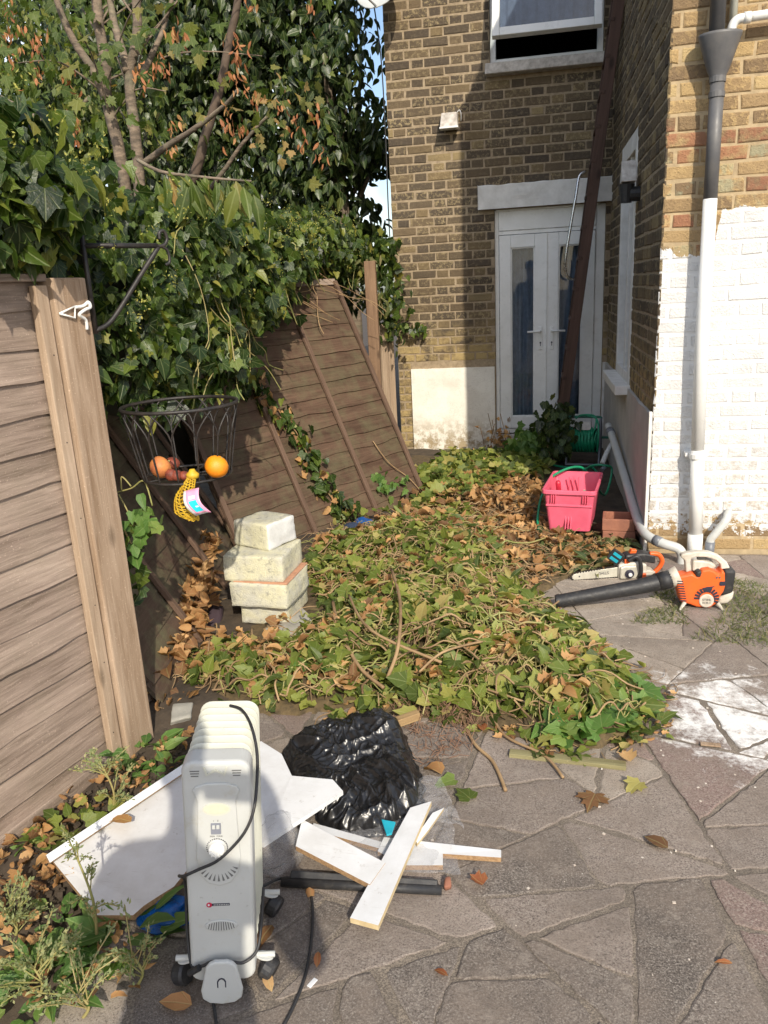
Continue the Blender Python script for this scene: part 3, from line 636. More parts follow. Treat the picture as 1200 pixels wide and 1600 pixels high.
# curtains and the dark room behind
def curtain(name, x0, x1, y, z0, z1, m, fold, parent, amp=.03):
    n = int((x1 - x0) / .012); vs = []; fs = []
    for i in range(n + 1):
        x = x0 + (x1 - x0) * i / n; dy = amp * math.sin(x * fold) + .4 * amp * math.sin(x * fold * 2.7 + 1)
        vs += [(x, y + dy, z0), (x, y + dy * .7, z1)]
    for i in range(n): fs.append((2 * i, 2 * i + 2, 2 * i + 3, 2 * i + 1))
    me = bpy.data.meshes.new(name); me.from_pydata(vs, [], fs); me.update(); return link(name, me, m, parent, smooth=True)
curtain('curtain', -0.36, 0.09, WY + .17, .15, 2.1, M['curtain'], 95, door); curtain('curtain', 0.10, 0.58, WY + .19, .15, 2.1, M['curtain'], 80, door)
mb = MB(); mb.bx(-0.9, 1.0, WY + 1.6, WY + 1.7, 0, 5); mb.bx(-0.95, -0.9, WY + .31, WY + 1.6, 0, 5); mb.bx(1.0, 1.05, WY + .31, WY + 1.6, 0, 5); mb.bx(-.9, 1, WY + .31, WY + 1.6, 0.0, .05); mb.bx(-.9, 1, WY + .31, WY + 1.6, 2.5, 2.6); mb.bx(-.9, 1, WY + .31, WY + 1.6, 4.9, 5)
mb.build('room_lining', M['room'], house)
# ---- upstairs window with its top-hung sash pushed open
win = MB(); y0, y1 = WY + .05, WY + .12; x0, x1, z0, z1 = WIN
for (a, b, c, d) in ((x0 + .002, x0 + .05, z0, z1), (x1 - .05, x1 - .002, z0, z1), (x0 + .05, x1 - .05, z0 + .001, z0 + .055), (x0 + .05, x1 - .05, z1 - .05, z1)): win.bx(a, b, y0, y1, c, d)
win = win.build('window', M['white_upvc'], house, bevel=.004)
piv = Vector((0, WY + .05, z1 - .06)); ang = R_(-13)
Ms = Matrix.Translation(piv) @ Matrix.Rotation(ang, 4, 'X'); hh = 1.24; a, b = x0 + .035, x1 - .035
def sbox(mb, xa, xb, ya, yb, za, zb):
    t = MB(); t.bx(xa, xb, ya, yb, za, zb); mb.add([Ms @ Vector(v) for v in t.v], t.f)
sash = MB()
for (p, q, r, s) in ((a, a + .062, -hh, 0), (b - .062, b, -hh, 0), (a + .062, b - .062, -hh, -hh + .065), (a + .062, b - .062, -.065, 0)): sbox(sash, p, q, -.045, .02, r, s)
sash.build('sash', M['white_upvc'], win, bevel=.005)
pn = MB(); sbox(pn, a + .055, b - .055, -.018, -.012, -hh + .06, -.06); pn.build('pane', M['glass'], win)
curtain('blind', x0 + .06, x1 - .06, WY + .22, z0 + .30, z1, M['blind'], 60, win, .012)
# ---- side window in the wing
sw = MB(); p0, p1, q0, q1 = SWIN
sw.bx(CX - .004, CX + .12, p0 + .001, p0 + .085, q0, q1); sw.bx(CX - .004, CX + .12, p1 - .085, p1 - .001, q0, q1); sw.bx(CX - .004, CX + .12, p0 + .085, p1 - .085, q1 - .12, q1 - .001); sw.bx(CX - .004, CX + .12, p0 + .085, p1 - .085, q0, q0 + .07); sw.bx(CX + .01, CX + .09, (p0 + p1) / 2 - .03, (p0 + p1) / 2 + .03, q0 + .07, q1 - .12)
sw = sw.build('side_window', M['white_paint'], house, bevel=.005)
MB().bx(CX + .05, CX + .056, p0 + .08, p1 - .08, q0 + .06, q1 - .11).build('pane', M['glass'], sw)
MB().bx(CX - .10, CX + .10, p0 - .06, p1 + .06, q0 - .065, q0 - .001).build('side_sill', M['white_paint'], sw, bevel=.006)
mb = MB(); mb.bx(CX + .16, CX + .17, p0 - .1, p1 + .1, q0 - .1, q1 + .1); mb.build('backing', M['room'], sw)
# ---- rainwater goods on the wing
dp = tag(empty('downpipe', (0.87, CY, 0)), 'charcoal rainwater downpipe with hopper, its lower half painted white', 'pipe')
dp.location = (0, 0, 0)
px_, py_ = 0.848, CY - 0.085
hop_z = 2.62; x_t = 0.835
MB().tube([(x_t, py_, 5.4), (x_t, py_, hop_z - .02)], .036, 16).build('upper_pipe', M['charcoal_pipe'], dp, smooth=True)
hp = MB(); prof = [(0.036, -.20), (.040, -.165), (.052, -.14), (.088, -.03), (.098, 0), (.100, .012), (.090, .012), (.080, -.01)]
hp.lathe(prof, 20, Matrix.Translation((0.853, py_ + .005, hop_z)) @ Matrix.Diagonal((1.0, 0.8, 1, 1)), caps=False)
hp.build('hopper', M['charcoal_pipe'], dp, smooth=True)
MB().tube([(0.853, py_, hop_z - .17), (0.853, py_, 1.86)], .034, 16).build('middle_pipe', M['charcoal_pipe'], dp, smooth=True)
c1 = MB()
for z in (hop_z - .185, hop_z - .25): c1.tube([(0.853, py_, z - .012), (0.853, py_, z + .012)], .0385, 16)
c1.build('collar', M['charcoal_pipe'], dp, smooth=False)
lp = MB(); lp.tube([(0.853, py_, 1.90), (0.855, py_, 1.2), (0.868, py_, .62)], .0345, 16); lp.tube([(.868, py_, .62), (0.885, py_, .13)], .0365, 16); lp.tube([(.884, py_, .14), (.886, py_, -.01)], .041, 16)
lp.build('lower_pipe', M['white_upvc'], dp, smooth=True)
cl = MB(); cl.tube([(.867, py_, .575), (.867, py_, .60)], .0425, 16); cl.bx(.81, .925, py_ + .02, CY + .001, .578, .598); cl.build('clip', M['white_upvc'], dp)
wp = tag(empty('waste_pipe'), 'white plastic waste pipe running right from above the hopper on the brickwork', 'pipe')
mb = MB(); mb.tube(catmull([(.905, py_ + .02, 2.60), (.905, py_ + .015, 2.655), (.925, py_ + .012, 2.685), (.97, py_ + .010, 2.69), (1.1, py_ + .010, 2.695), (2.4, py_ + .01, 2.74)], 5), .021, 14); mb.build('pipe', M['white_upvc'], wp, smooth=True)
MB().tube([(.955, py_ + .010, 2.69), (.985, py_ + .010, 2.69)], .025, 14).build('socket', M['white_upvc'], wp, smooth=True)
up = tag(MB().tube([(.915, CY - .035, 2.63), (.915, CY - .035, 5.4)], .019, 12).build('soil_vent_pipe', M['cream_plastic'], None, smooth=True), 'slim cream vertical pipe directly behind the charcoal downpipe above the hopper', 'pipe')
el = tag(empty('waste_elbow'), 'short grey-white elbow pipe leaving the wing wall beside the downpipe foot', 'pipe')
MB().tube(catmull([(1.075, CY + .02, .245), (1.055, CY - .05, .24), (1.035, CY - .09, .215), (0.985, CY - .10, .145), (.965, CY - .10, .115), (.962, CY - .10, .09)], 5), .022, 14).build('elbow', M['pale_plastic'], el, smooth=True)
MB().tube([(.962, CY - .10, .10), (.960, CY - .10, -.01)], .026, 14).build('stub', M['grey_plastic'], el, smooth=True)
lpz = tag(empty('drain_pipe'), 'loose pale plastic drain pipe leaning along the wing wall and bending round its corner', 'pipe')
A_ = [(0.585, 6.45, .39), (0.585, 6.2, .36)]
MB().tube(catmull([(.560, 6.25, .43), (.575, 5.9, .36), (.59, 5.2, .24), (.597, 4.75, .165), (.605, 4.55, .14), (.625, 4.40, .125), (.70, 4.32, .105), (.775, 4.30, .085), (.80, 4.295, .05), (.802, 4.295, -.01)], 6), .027, 14).build('pipe', M['pale_plastic'], lpz, smooth=True)
mb = MB(); mb.tube([(.563, 6.14, .41), (.568, 6.08, .40)], .033, 14); mb.tube([(.66, 4.352, .116), (.69, 4.325, .108)], .0305, 14); mb.build('collar', M['grey_plastic'], lpz, smooth=True)
MB().tube([(.575, 5.95, .37), (.52, 5.85, .30), (.48, 5.75, .24)], .018, 10).build('branch', M['pale_plastic'], lpz, smooth=True)
# ---- wall lamp, dish, cable, side lamp
wl = tag(empty('security_light', (-0.75, WY, 2.93)), 'small white box light fixed on the brick wall left of the window', 'light')
mb = MB(); mb.prism([(-.07, -.065), (.07, -.065), (.07, .055), (-.07, .055)], 0, .0, Matrix()) if False else None
MB().add([(-.072, 0, -.06), (.072, 0, -.06), (.072, 0, .065), (-.072, 0, .065), (-.078, -.135, -.055), (.078, -.135, -.055), (.066, -.105, .06), (-.066, -.105, .06)], [(0, 1, 5, 4), (4, 5, 6, 7), (7, 6, 2, 3), (0, 4, 7, 3), (1, 2, 6, 5), (0, 3, 2, 1)]).build('housing', M['old_sill'], wl, bevel=.006)
MB().add([(-.082, -.05, -.072), (.082, -.05, -.072), (.082, -.15, -.072), (-.082, -.15, -.072), (-.082, -.05, -.056), (.082, -.05, -.056), (.082, -.15, -.056), (-.082, -.15, -.056)], [(0, 3, 2, 1), (4, 5, 6, 7), (0, 1, 5, 4), (1, 2, 6, 5), (2, 3, 7, 6), (3, 0, 4, 7)]).build('lid', M['white_upvc'], wl, bevel=.004)
MB().tube(catmull([(.06, -.02, .065), (.085, -.03, .085), (.10, -.03, .05), (.095, -.01, .0)], 4), .004, 6).build('wire', M['white_upvc'], wl, smooth=True)
ds = tag(empty('satellite_dish', (-1.27, WY - .28, 3.985)), 'grey satellite dish at the top of the house corner', 'satellite dish')
ds.rotation_euler = (R_(68), 0, R_(-20))
prof = [(0.002, -.055), (.09, -.048), (.18, -.025), (.235, 0), (.24, .004), (.232, .008), (.175, -.017), (.09, -.040), (.002, -.047)]
MB().lathe(prof, 28, None, caps=False).build('dish', M['pale_plastic'], ds, smooth=True)
MB().tube([(0, -.22, -.01), (0, -.25, .16), (0, -.12, .25)], .009, 8).build('arm', M['steel'], ds, smooth=True)
MB().tube([(0, -.12, .22), (0, -.10, .28)], .025, 10).build('receiver', M['grey_plastic'], ds, smooth=True)
MB().tube([(0, 0, -.05), (0, .10, -.12), (0.05, .22, -.20)], .018, 8).build('mount', M['steel'], ds, smooth=True)
tag(MB().tube(catmull([(-1.36, WY - .2, 3.95), (-1.335, WY - .05, 3.5), (-1.33, WY - .02, 2.9), (-1.335, WY - .02, 2.2), (-1.325, WY - .02, 1.4)], 6), .006, 6).build('aerial_cable', M['black_plastic'], None, smooth=True), 'thin black cable hanging down the left corner of the house', 'cable')
sl = tag(empty('side_lamp', (CX, 5.5, 2.05)), 'dark bracket lamp sticking out of the shaded side wall', 'light')
MB().tube([(0.01, 0, 0), (-.06, 0, 0)], .045, 12).build('bracket', M['black_plastic'], sl)
MB().lathe([(.035, -.05), (.05, .05), (.052, .06)], 12, Matrix.Translation((-.08, 0, 0))).build('lamp_head', M['black_plastic'], sl)
MB().prism([(-.07, 0), (.07, 0), (0, .13)], 0, .09, frame((-0.115, 0, .07), (0, 1, 0), (1, 0, 0))).build('hood', M['old_sill'], sl, bevel=.004)

# ================================================================ FENCES
def lap_board(L, h, t, seed, wavy=.008, ragged=0.0):
    n = max(6, int(L / .09)); vs = []; fs = []
    rs = random.Random(seed)
    e0, e1 = (rs.uniform(-ragged, ragged), rs.uniform(-ragged, ragged))
    for i in range(n + 1):
        x = -L / 2 + L * i / n
        if i == 0: x += e0
        if i == n: x += e1
        wv = wavy * mnoise.noise((x * 5, seed * 3.1, 0)) + wavy * .5 * mnoise.noise((x * 17, seed * 3.1, 4)); bow = .004 * mnoise.noise((x * 2.2, seed, 9))
        vs += [(x, bow, -h / 2 + wv), (x, bow - t * .2, h / 2), (x, bow + t * .9, h / 2), (x, bow + t, -h / 2 + wv)]
    for i in range(n):
        a = 4 * i
        for j in range(4): fs.append((a + j, a + (j + 1) % 4, a + 4 + (j + 1) % 4, a + 4 + j))
    fs += [(0, 3, 2, 1), (4 * n, 4 * n + 1, 4 * n + 2, 4 * n + 3)]
    me = bpy.data.meshes.new('board'); me.from_pydata(vs, [], fs); me.update(); return me
def lap_panel(root, o, xd, ud, L, n, pitch, m, t=.014, wavy=.014, front=None, skip=(), ragged=0, seed=0):
    """boards stacked along ud from corner o, running along xd; front = side the viewer sees"""
    xd = Vector(xd).normalized(); ud = Vector(ud); ud = (ud - xd * ud.dot(xd)).normalized(); nn = xd.cross(ud)      # -y of board frame = front
    for i in range(n):
        if i in skip: continue
        h = pitch * 1.22; c = Vector(o) + xd * (L / 2) + ud * (pitch * (i + .5)) + nn * random.uniform(-.001, .001)
        tilt = Quaternion(xd, R_(-6.5)); u2 = tilt @ ud
        mt = frame(c, xd, u2); b = link('board', lap_board(L, h, t, seed + i, wavy=wavy, ragged=ragged), m, root); b.matrix_basis = mt @ Matrix.Rotation(R_(random.uniform(-.25, .25)), 4, 'Y')
    return xd, ud, nn
FD = Vector((.222, .975, 0)).normalized(); FN = Vector((FD.y, -FD.x, 0))        # near fence direction and its face normal
FP = Vector((-1.40, 2.2, 0))
nf = tag(empty('timber_fence', FP - FD * 1.0), 'weathered pale brown overlap fence panel upright at the left edge', 'fence'); nf.location = (0, 0, 0)
# boards: local x must run so that the front (local -y) faces the yard
lap_panel(nf, FP - FD * 2.05 - FN * .03 + Vector((0, 0, .02)), FD, (0, 0, 1), 1.99, 16, .102, M['fence_wood'], wavy=.007, seed=11)
for k in range(6):
    nl = MB().tube([(0, .0142, 0), (0, .0150, 0)], .0022, 8).build('nail', M['black_iron'], nf); nl.matrix_basis = frame(FP - FD * (.085 + random.uniform(-.008, .008)) - FN * .005 + Vector((0, 0, random.uniform(.1, .2) + k * .25)), -FD, (0, 0, 1))
MB().box((0, 0, .80), (.045, .028, 1.62)).build('cover_strip', M['strip_wood'], nf, bevel=.003).matrix_basis = frame(FP - FD * .085 - FN * .005, FD, (0, 0, 1))
mb = MB(); mb.box((0, 0, 1.632), (2.0, .05, .022)); mb.build('capping', M['fence_wood'], nf, bevel=.003).matrix_basis = frame(FP - FD * 1.05 - FN * .025, FD, (0, 0, 1))
mb = MB(); mb.box((0, 0, .0), (2.0, .03, .14)); mb.build('gravel_board', M['fence_wood'], nf, bevel=.003).matrix_basis = frame(FP - FD * 1.05 - FN * .015 + Vector((0, 0, .0)), FD, (0, 0, 1))
po = MB().box((0, 0, .80), (.135, .09, 1.66)).build('fence_post', M['post_wood'], None, bevel=.006); po.matrix_basis = frame(FP + FD * .012 - FN * .02, FD, (0, 0, 1))
tag(po, 'square weathered timber fence post carrying the hanging basket bracket', 'post')
# collapsed brown panel by the house
BR = Vector((-0.832, 5.722, 0.02)); TR = Vector((-1.42, 6.22, 1.565))
xd1 = (Vector((-0.832, 5.722, 0)) - Vector((-1.33, 4.80, 0))).normalized(); up1 = TR - BR
p1 = tag(empty('collapsed_fence'), 'brown overlap fence panel leaning over beside the house, bottom kicked out', 'fence')
L1 = 1.83; o1 = BR - xd1 * L1 + Vector((0, 0, -.05))
xa, ua, na = lap_panel(p1, o1, xd1, up1, L1, 17, .107, M['panel_wood'], seed=40)
H1 = 17 * .107
for s in (.02, L1 * .34, L1 * .68, L1 - .02):
    b = MB().box((0, 0, 0), (.034, H1 + .03, .022)).build('batten', M['batten_wood'], p1, bevel=.003); b.matrix_basis = frame(o1 + xa * s + ua * (H1 / 2) + na * .022, xa, na)
b = MB().box((0, 0, 0), (L1, .05, .03)).build('top_rail', M['fence_wood'], p1, bevel=.003); b.matrix_basis = frame(o1 + xa * L1 / 2 + ua * (H1 + .015), xa, na)
# second, darker panel lying back behind the near post
p2 = tag(empty('collapsed_fence'), 'dark broken fence panel lying back in the shade behind the basket', 'fence')
B0 = Vector((-1.415, 2.50, 0.02)); xd2 = (Vector((-1.80, 4.35, .03)) - B0).normalized(); L2 = 1.83
xb, ub, nb = lap_panel(p2, B0, xd2, (-.50, .0, .87), L2, 13, .107, M['panel_dark'], seed=80, ragged=.05)
for s in (.55, 1.2, L2 - .02):
    b = MB().box((0, 0, 0), (.034, 1.40, .022)).build('batten', M['batten_wood'], p2, bevel=.003); b.matrix_basis = frame(B0 + xb * s + ub * .70 + nb * .022, xb, nb)
# broken board ends by the foot of the post
for k, (a, b, wd, lab) in enumerate(((G(205, 1045, .05), G(300, 985, .07), .085, 'upper grey broken fence board lying behind the near post'), (G(228, 1105, .03), G(292, 1035, .05), .10, 'lower grey broken fence board with a pointed end behind the near post'))):
    d = b - a; o = link('broken_board', lap_board(d.length, wd, .012, 120 + k, .015, .02), M['fence_wood']); o.matrix_basis = frame((a + b) / 2, d, (-.75, -.25, .62) if k == 0 else (-.7, -.1, .7)); tag(o, lab, 'board', 'broken fence boards')
# far post with a boarded bit of fence against the house
fp = MB().box((0, 0, .88), (.095, .095, 1.80)).build('fence_post', M['batten_wood'], None, bevel=.005); q = PY(578, 412, 6.7); fp.matrix_basis = frame((q.x, 6.7, 0), (1, .1, 0), (0, 0, 1))
fp.data.materials[0] = wood('orange_post', (0.33, 0.215, 0.13), (0.15, 0.09, 0.055), 45, axis=2)
tag(fp, 'orange-brown fence post at the top corner of the leaning panel', 'post')
p3 = tag(empty('timber_fence'), 'narrow pale strip of boarding wedged between the far post and the house', 'fence')
for k, (xx, yy) in enumerate(((-1.405, 6.98), (-1.375, 7.15), (-1.345, 7.32))):
    b = MB().box((0, 0, .62), (.085, .02, 1.30 - .06 * k)).build('slat', M['strip_wood'], p3, bevel=.003); b.matrix_basis = frame((xx, yy, 0), (.4, .9, 0), (0, 0, 1))

# ================================================================ LADDER
la = tag(empty('ladder', (0.18, 6.9, 0)), 'dark brown wooden ladder leaning in the corner in front of the french doors', 'ladder')
xb0, xt = 0.175, 0.645; zt = 3.95; ax = Vector((xt - xb0, 0, zt)).normalized(); LL = math.hypot(xt - xb0, zt) + .25
la.rotation_euler = (0, math.atan2(ax.x, ax.z), 0)
for yy in (-.03, .30): MB().bx(-.042, .042, yy - .016, yy + .016, 0.02, LL).build('rail', M['ladder_wood'], la, bevel=.004)
for k in range(16):
    z = .25 + k * .245
    MB().bx(-.046, -.012, -.05, .32, z - .014, z + .014).build('rung', M['ladder_wood'], la, bevel=.004)
hk = [PY(915, 268, 6.82), PY(905, 276, 6.80), PY(900, 305, 6.78), PY(892, 350, 6.78), PY(884, 400, 6.78), PY(883, 422, 6.79), PY(888, 434, 6.80), PY(897, 437, 6.82)]
tag(MB().tube(catmull(hk, 5), .011, 10).build('metal_tube', M['steel'], None, smooth=True), 'bent shiny metal tube hooked on the side of the ladder', 'tube')

# ================================================================ BASKET ON ITS BRACKET
brk = tag(empty('wall_bracket'), 'black wrought iron bracket on the post holding up the wire basket', 'bracket')
bp = FP + FD * .085 + FN * .028; tip = PY(255, 384, 2.50)
d2 = (tip - Vector((bp.x, bp.y, tip.z))); bz = tip.z
A = Vector((bp.x, bp.y, 0))
mb = MB(); mb.tube([A + Vector((0, 0, 1.46)), A + Vector((0, 0, bz + .06))], .008, 8); mb.tube([A + Vector((0, 0, bz)), A + Vector((0, 0, bz)) + d2 * .92], .008, 8)
mb.tube(catmull([A + Vector((0, 0, 1.47)), A + d2 * .22 + Vector((0, 0, 1.50)), A + d2 * .62 + Vector((0, 0, bz - .10)), A + d2 * .93 + Vector((0, 0, bz - .005))], 6), .008, 8); mb.build('frame', M['black_iron'], brk, smooth=True)
hk = [A + Vector((0, 0, bz)) + d2 * t + Vector((0, 0, h)) for t, h in ((.88, 0), (1.0, .0), (1.06, .02), (1.03, .045), (.97, .04), (.96, .02))]
MB().tube(catmull(hk, 5), .006, 8).build('scroll', M['black_iron'], brk, smooth=True)
hk2 = [A + Vector((0, 0, bz)) + d2 * t + Vector((0, 0, h)) for t, h in ((.96, 0), (1.05, -.015), (1.06, -.05), (1.0, -.06))]
MB().tube(catmull(hk2, 5), .005, 8).build('hook', M['black_iron'], brk, smooth=True)
# white tied-on wire triangle
def PF(px, py, off):
    dd = Vector(ray(px, py)); return Vector(CC) + dd * ((FP + FN * off - Vector(CC)).dot(FN) / dd.dot(FN))
tr = [PF(93, 490, .031), PF(117, 478, .033), PF(117, 497, .033)]
wt = tag(empty('white_tie'), 'white wire triangle and knotted cord tied round the bracket foot on the post', 'cord')
MB().tube([tr[0], tr[1], tr[2], tr[0]], .0035, 6).build('wire', M['white_upvc'], wt, smooth=True)
kn = [PF(118, 480, .036), PF(130, 478, .04), PF(138, 472, .045), PF(141, 480, .05), PF(133, 484, .05), PF(124, 492, .045), PF(134, 500, .04), PF(136, 515, .036)]
MB().tube(catmull(kn, 5), .005, 8).build('cord', M['white_upvc'], wt, smooth=True)
BC = PY(281, 636, 2.47); BC = Vector((BC.x, BC.y, 1.205)); RB, RB2, HBk = .195, .150, .245
bk = tag(empty('wire_basket', BC - Vector((0, 0, HBk))), 'black wire hanging basket with arched bars holding fruit', 'basket')
def ring(r, z, n=36): return [(r * math.cos(2 * math.pi * i / n), r * math.sin(2 * math.pi * i / n), z) for i in range(n + 1)]
MB().tube(ring(RB, HBk), .0065, 6, caps=False).build('rim', M['black_iron'], bk, smooth=True)
MB().tube(ring(RB2, .0), .005, 6, caps=False).build('base_ring', M['black_iron'], bk, smooth=True)
NB = 14
def bpt(a, t): r = RB2 + (RB - RB2) * t; return Vector((r * math.cos(a), r * math.sin(a), HBk * t))
for k in range(NB):
    a0 = 2 * math.pi * k / NB
    pts = [bpt(a0, t) for t in (0, .25, .45, .6)] + [bpt(a0 + .33 * s, .6 + .4 * s ** .62) for s in (.12, .3, .55, .8, 1.0)]
    MB().tube(pts, .0031, 6, caps=False).build('bar', M['black_iron'], bk, smooth=True)
    pts = [bpt(a0, .6)] + [bpt(a0 - .33 * s, .6 + .4 * s ** .62) for s in (.12, .3, .55, .8, 1.0)]
    MB().tube(pts, .0031, 6, caps=False).build('arch', M['black_iron'], bk, smooth=True)
for k in range(4):
    a = k * math.pi / 4; MB().tube([(RB2 * math.cos(a), RB2 * math.sin(a), 0), (-RB2 * math.cos(a), -RB2 * math.sin(a), -.003)], .003, 6).build('base_bar', M['black_iron'], bk)
hookp = A + Vector((0, 0, bz - .055)) + d2 * 1.03
for k in range(3):
    a = 2.4 + k * 2 * math.pi / 3; e = BC + Vector((RB * math.cos(a), RB * math.sin(a), 0)); n = 26; mb = MB()
    for j in range(n):
        c = hookp + (e - hookp) * ((j + .5) / n); dd = (e - hookp).normalized(); s1 = dd.orthogonal().normalized(); s2 = dd.cross(s1); sd = s1 if j % 2 else s2
        hl = (e - hookp).length / n * .68; rr = .0065
        mb.tube([c + dd * (hl * math.cos(t)) + sd * (rr * math.sin(t)) for t in [2 * math.pi * i / 8 for i in range(9)]], .0016, 4, caps=False)
    mb.build('chain', M['black_iron'], bk)['kind'] = 'stuff'
bz0 = BC.z - HBk
def fruit(name, r, loc, m, label, sq=.95, stalk=True, seed=0):
    me = bpy.data.meshes.new(name); bm = bmesh.new(); bmesh.ops.create_icosphere(bm, subdivisions=3, radius=r)
    for v in bm.verts:
        v.co *= 1 + .05 * mnoise.noise(v.co * (1.4 / r) + Vector((seed, 0, 0))); v.co.z *= sq
        if v.co.z > .8 * r * sq: v.co.z -= .10 * r * (v.co.z / (r * sq) - .8) * 5 * (.4)
    bm.to_mesh(me); bm.free(); o = link(name, me, m, None, smooth=True); o.location = loc; o.rotation_euler = (.5 * seed, .4, seed)
    if stalk: MB().tube([(0, 0, r * .86), (0, 0, r * .96)], r * .09, 6).build('stalk', M['green_stem'], o)
    return tag(o, label, 'fruit')
q = PY(338, 725, 2.40); fruit('orange', .040, (q.x, 2.40, bz0 + .043), M['orange_fruit'], 'bright whole orange at the right of the wire basket', seed=1)
q = PY(252, 738, 2.40); fruit('orange', .039, (q.x, 2.40, bz0 + .042), M['old_fruit'], 'dull shrivelling orange at the left of the wire basket', .9, seed=2)
for k, (x, y, r, l) in enumerate(((268, 748, .021, 'dark dried fruit next to the dull orange in the basket'), (277, 742, .019, 'middle dried fruit of the row in the basket'), (288, 741, .018, 'dried fruit beside the yellow net top in the basket'), (270, 725, .026, 'brownish dried fruit behind the dull orange in the basket'))):
    yy = 2.36 if k < 3 else 2.52; q = PY(x, y, yy); fruit('dried_fruit', r, (q.x, yy, bz0 + r + .003), M['dried_fruit'], l, .85, seed=3 + k)
# yellow net with its pink and blue tag, hung through the basket floor
nt_ = tag(empty('net_bag'), 'empty yellow fruit net with a pink and blue tag hanging under the basket', 'net bag')
npt = [PY(300, 745, 2.33), PY(294, 760, 2.33), PY(287, 778, 2.33), PY(291, 800, 2.33), PY(303, 812, 2.33)]; nr = [.012, .022, .030, .040, .018]
mb = MB(); NP = catmull(npt, 4); NR = [float(np.interp(i / (len(NP) - 1) * 4, range(5), nr)) for i in range(len(NP))]
for i in range(0, len(NP)):
    mb.tube([NP[i] + Vector((NR[i] * math.cos(t), .6 * NR[i] * math.sin(t), .004 * math.sin(9 * t + i))) for t in [2 * math.pi * j / 14 for j in range(15)]], .0019, 4, caps=False)
for j in range(12):
    t = 2 * math.pi * j / 12; mb.tube([NP[i] + Vector((NR[i] * math.cos(t + .1 * i), .6 * NR[i] * math.sin(t + .1 * i), 0)) for i in range(len(NP))], .0019, 4, caps=False)
mb.build('mesh_net', M['net'], nt_)
MB().lathe([(.004, -.012), (.020, -.010), (.022, .004), (.012, .012), (.008, .020)], 12, Matrix.Translation(PY(301, 742, 2.34))).build('net_top', M['net'], nt_, smooth=True)
def tagmat():
    k = NT('printed_tag'); a = k.n('TexCoord').outputs['UV']; s = k.n('SeparateXYZ'); k.inp(s.inputs[0], a); u, v = s.outputs[0], s.outputs[1]
    def band(x, lo, hi): return k.math('MULTIPLY', k.math('GREATER_THAN', x, lo), k.math('LESS_THAN', x, hi))
    c = k.mix(band(u, .14, 1.1), (.82, .82, .82), (.80, .35, .52)); c = k.mix(k.math('MULTIPLY', band(u, .24, .74), band(v, .12, .58)), c, (.02, .60, .72))
    c = k.mix(k.math('MULTIPLY', band(u, .3, .7), band(v, .64, .76)), c, (.85, .8, .83)); c = k.mix(k.math('MULTIPLY', band(u, .14, .8), band(v, 0, .05)), c, (.85, .85, .85))
    c = k.mix(k.math('MULTIPLY', k.math('MULTIPLY', band(u, .48, .68), band(v, .30, .36)), 1.0), c, (.75, .85, .88)); k.set(Base_Color=c, Roughness=.35); return k.m
tv = [PY(287, 768, 2.285), PY(311, 762, 2.285), PY(330, 800, 2.27), PY(306, 806, 2.27)]; vs = []; n = 8
for i in range(n + 1):
    t = i / n
    for j in range(4):
        u = j / 3; p = (tv[0] * (1 - u) + tv[1] * u) * (1 - t) + (tv[3] * (1 - u) + tv[2] * u) * t
        vs.append(p + Vector((-.010 * math.sin(math.pi * t) * (1), -.016 * math.sin(math.pi * t) + .006 * math.sin(math.pi * u), 0)))
fs = [(i * 4 + j, i * 4 + j + 1, i * 4 + j + 5, i * 4 + j + 4) for i in range(n) for j in range(3)]
me = bpy.data.meshes.new('tag'); me.from_pydata(vs, [], fs); me.update(); uv = me.uv_layers.new(name='UVMap')
for p in me.polygons:
    for li in p.loop_indices: vi = me.loops[li].vertex_index; uv.data[li].uv = ((vi % 4) / 3, 1 - (vi // 4) / n)
o = link('tag', me, tagmat(), nt_, smooth=True); sd = o.modifiers.new('s', 'SOLIDIFY'); sd.thickness = .0006

# ================================================================ BLOCK STACK
def rough_block(name, pts_low, pts_top, m, label, cat='block', sub=9, amp=.006, group=None, mats=None):
    """irregular block from 4 low and 4 top corners, ccw"""
    bm = bmesh.new(); v = [bm.verts.new(p) for p in list(pts_low) + list(pts_top)]
    for f in ((0, 3, 2, 1), (4, 5, 6, 7), (0, 1, 5, 4), (1, 2, 6, 5), (2, 3, 7, 6), (3, 0, 4, 7)): bm.faces.new([v[i] for i in f])
    bmesh.ops.bevel(bm, geom=bm.edges[:], offset=.004, segments=1, affect='EDGES'); bmesh.ops.subdivide_edges(bm, edges=[e for e in bm.edges if e.calc_length() > .04], cuts=sub, use_grid_fill=True)
    bm.normal_update()
    for w_ in bm.verts: w_.co += w_.normal * (amp * .8 * mnoise.noise(w_.co * 9) + amp * .5 * mnoise.noise(w_.co * 26) + amp * .45 * mnoise.noise(w_.co * 70))
    c = sum((Vector(p) for p in list(pts_low)), Vector()) / 4
    me = bpy.data.meshes.new(name); bm.to_mesh(me); bm.free(); me.transform(Matrix.Translation(-c)); o = link(name, me, m, None, smooth=True); o.location = c
    if mats:
        me.materials.append(mats)
        for p in me.polygons:
            if p.normal.x > .45: p.material_index = 1
    return tag(o, label, cat, group)
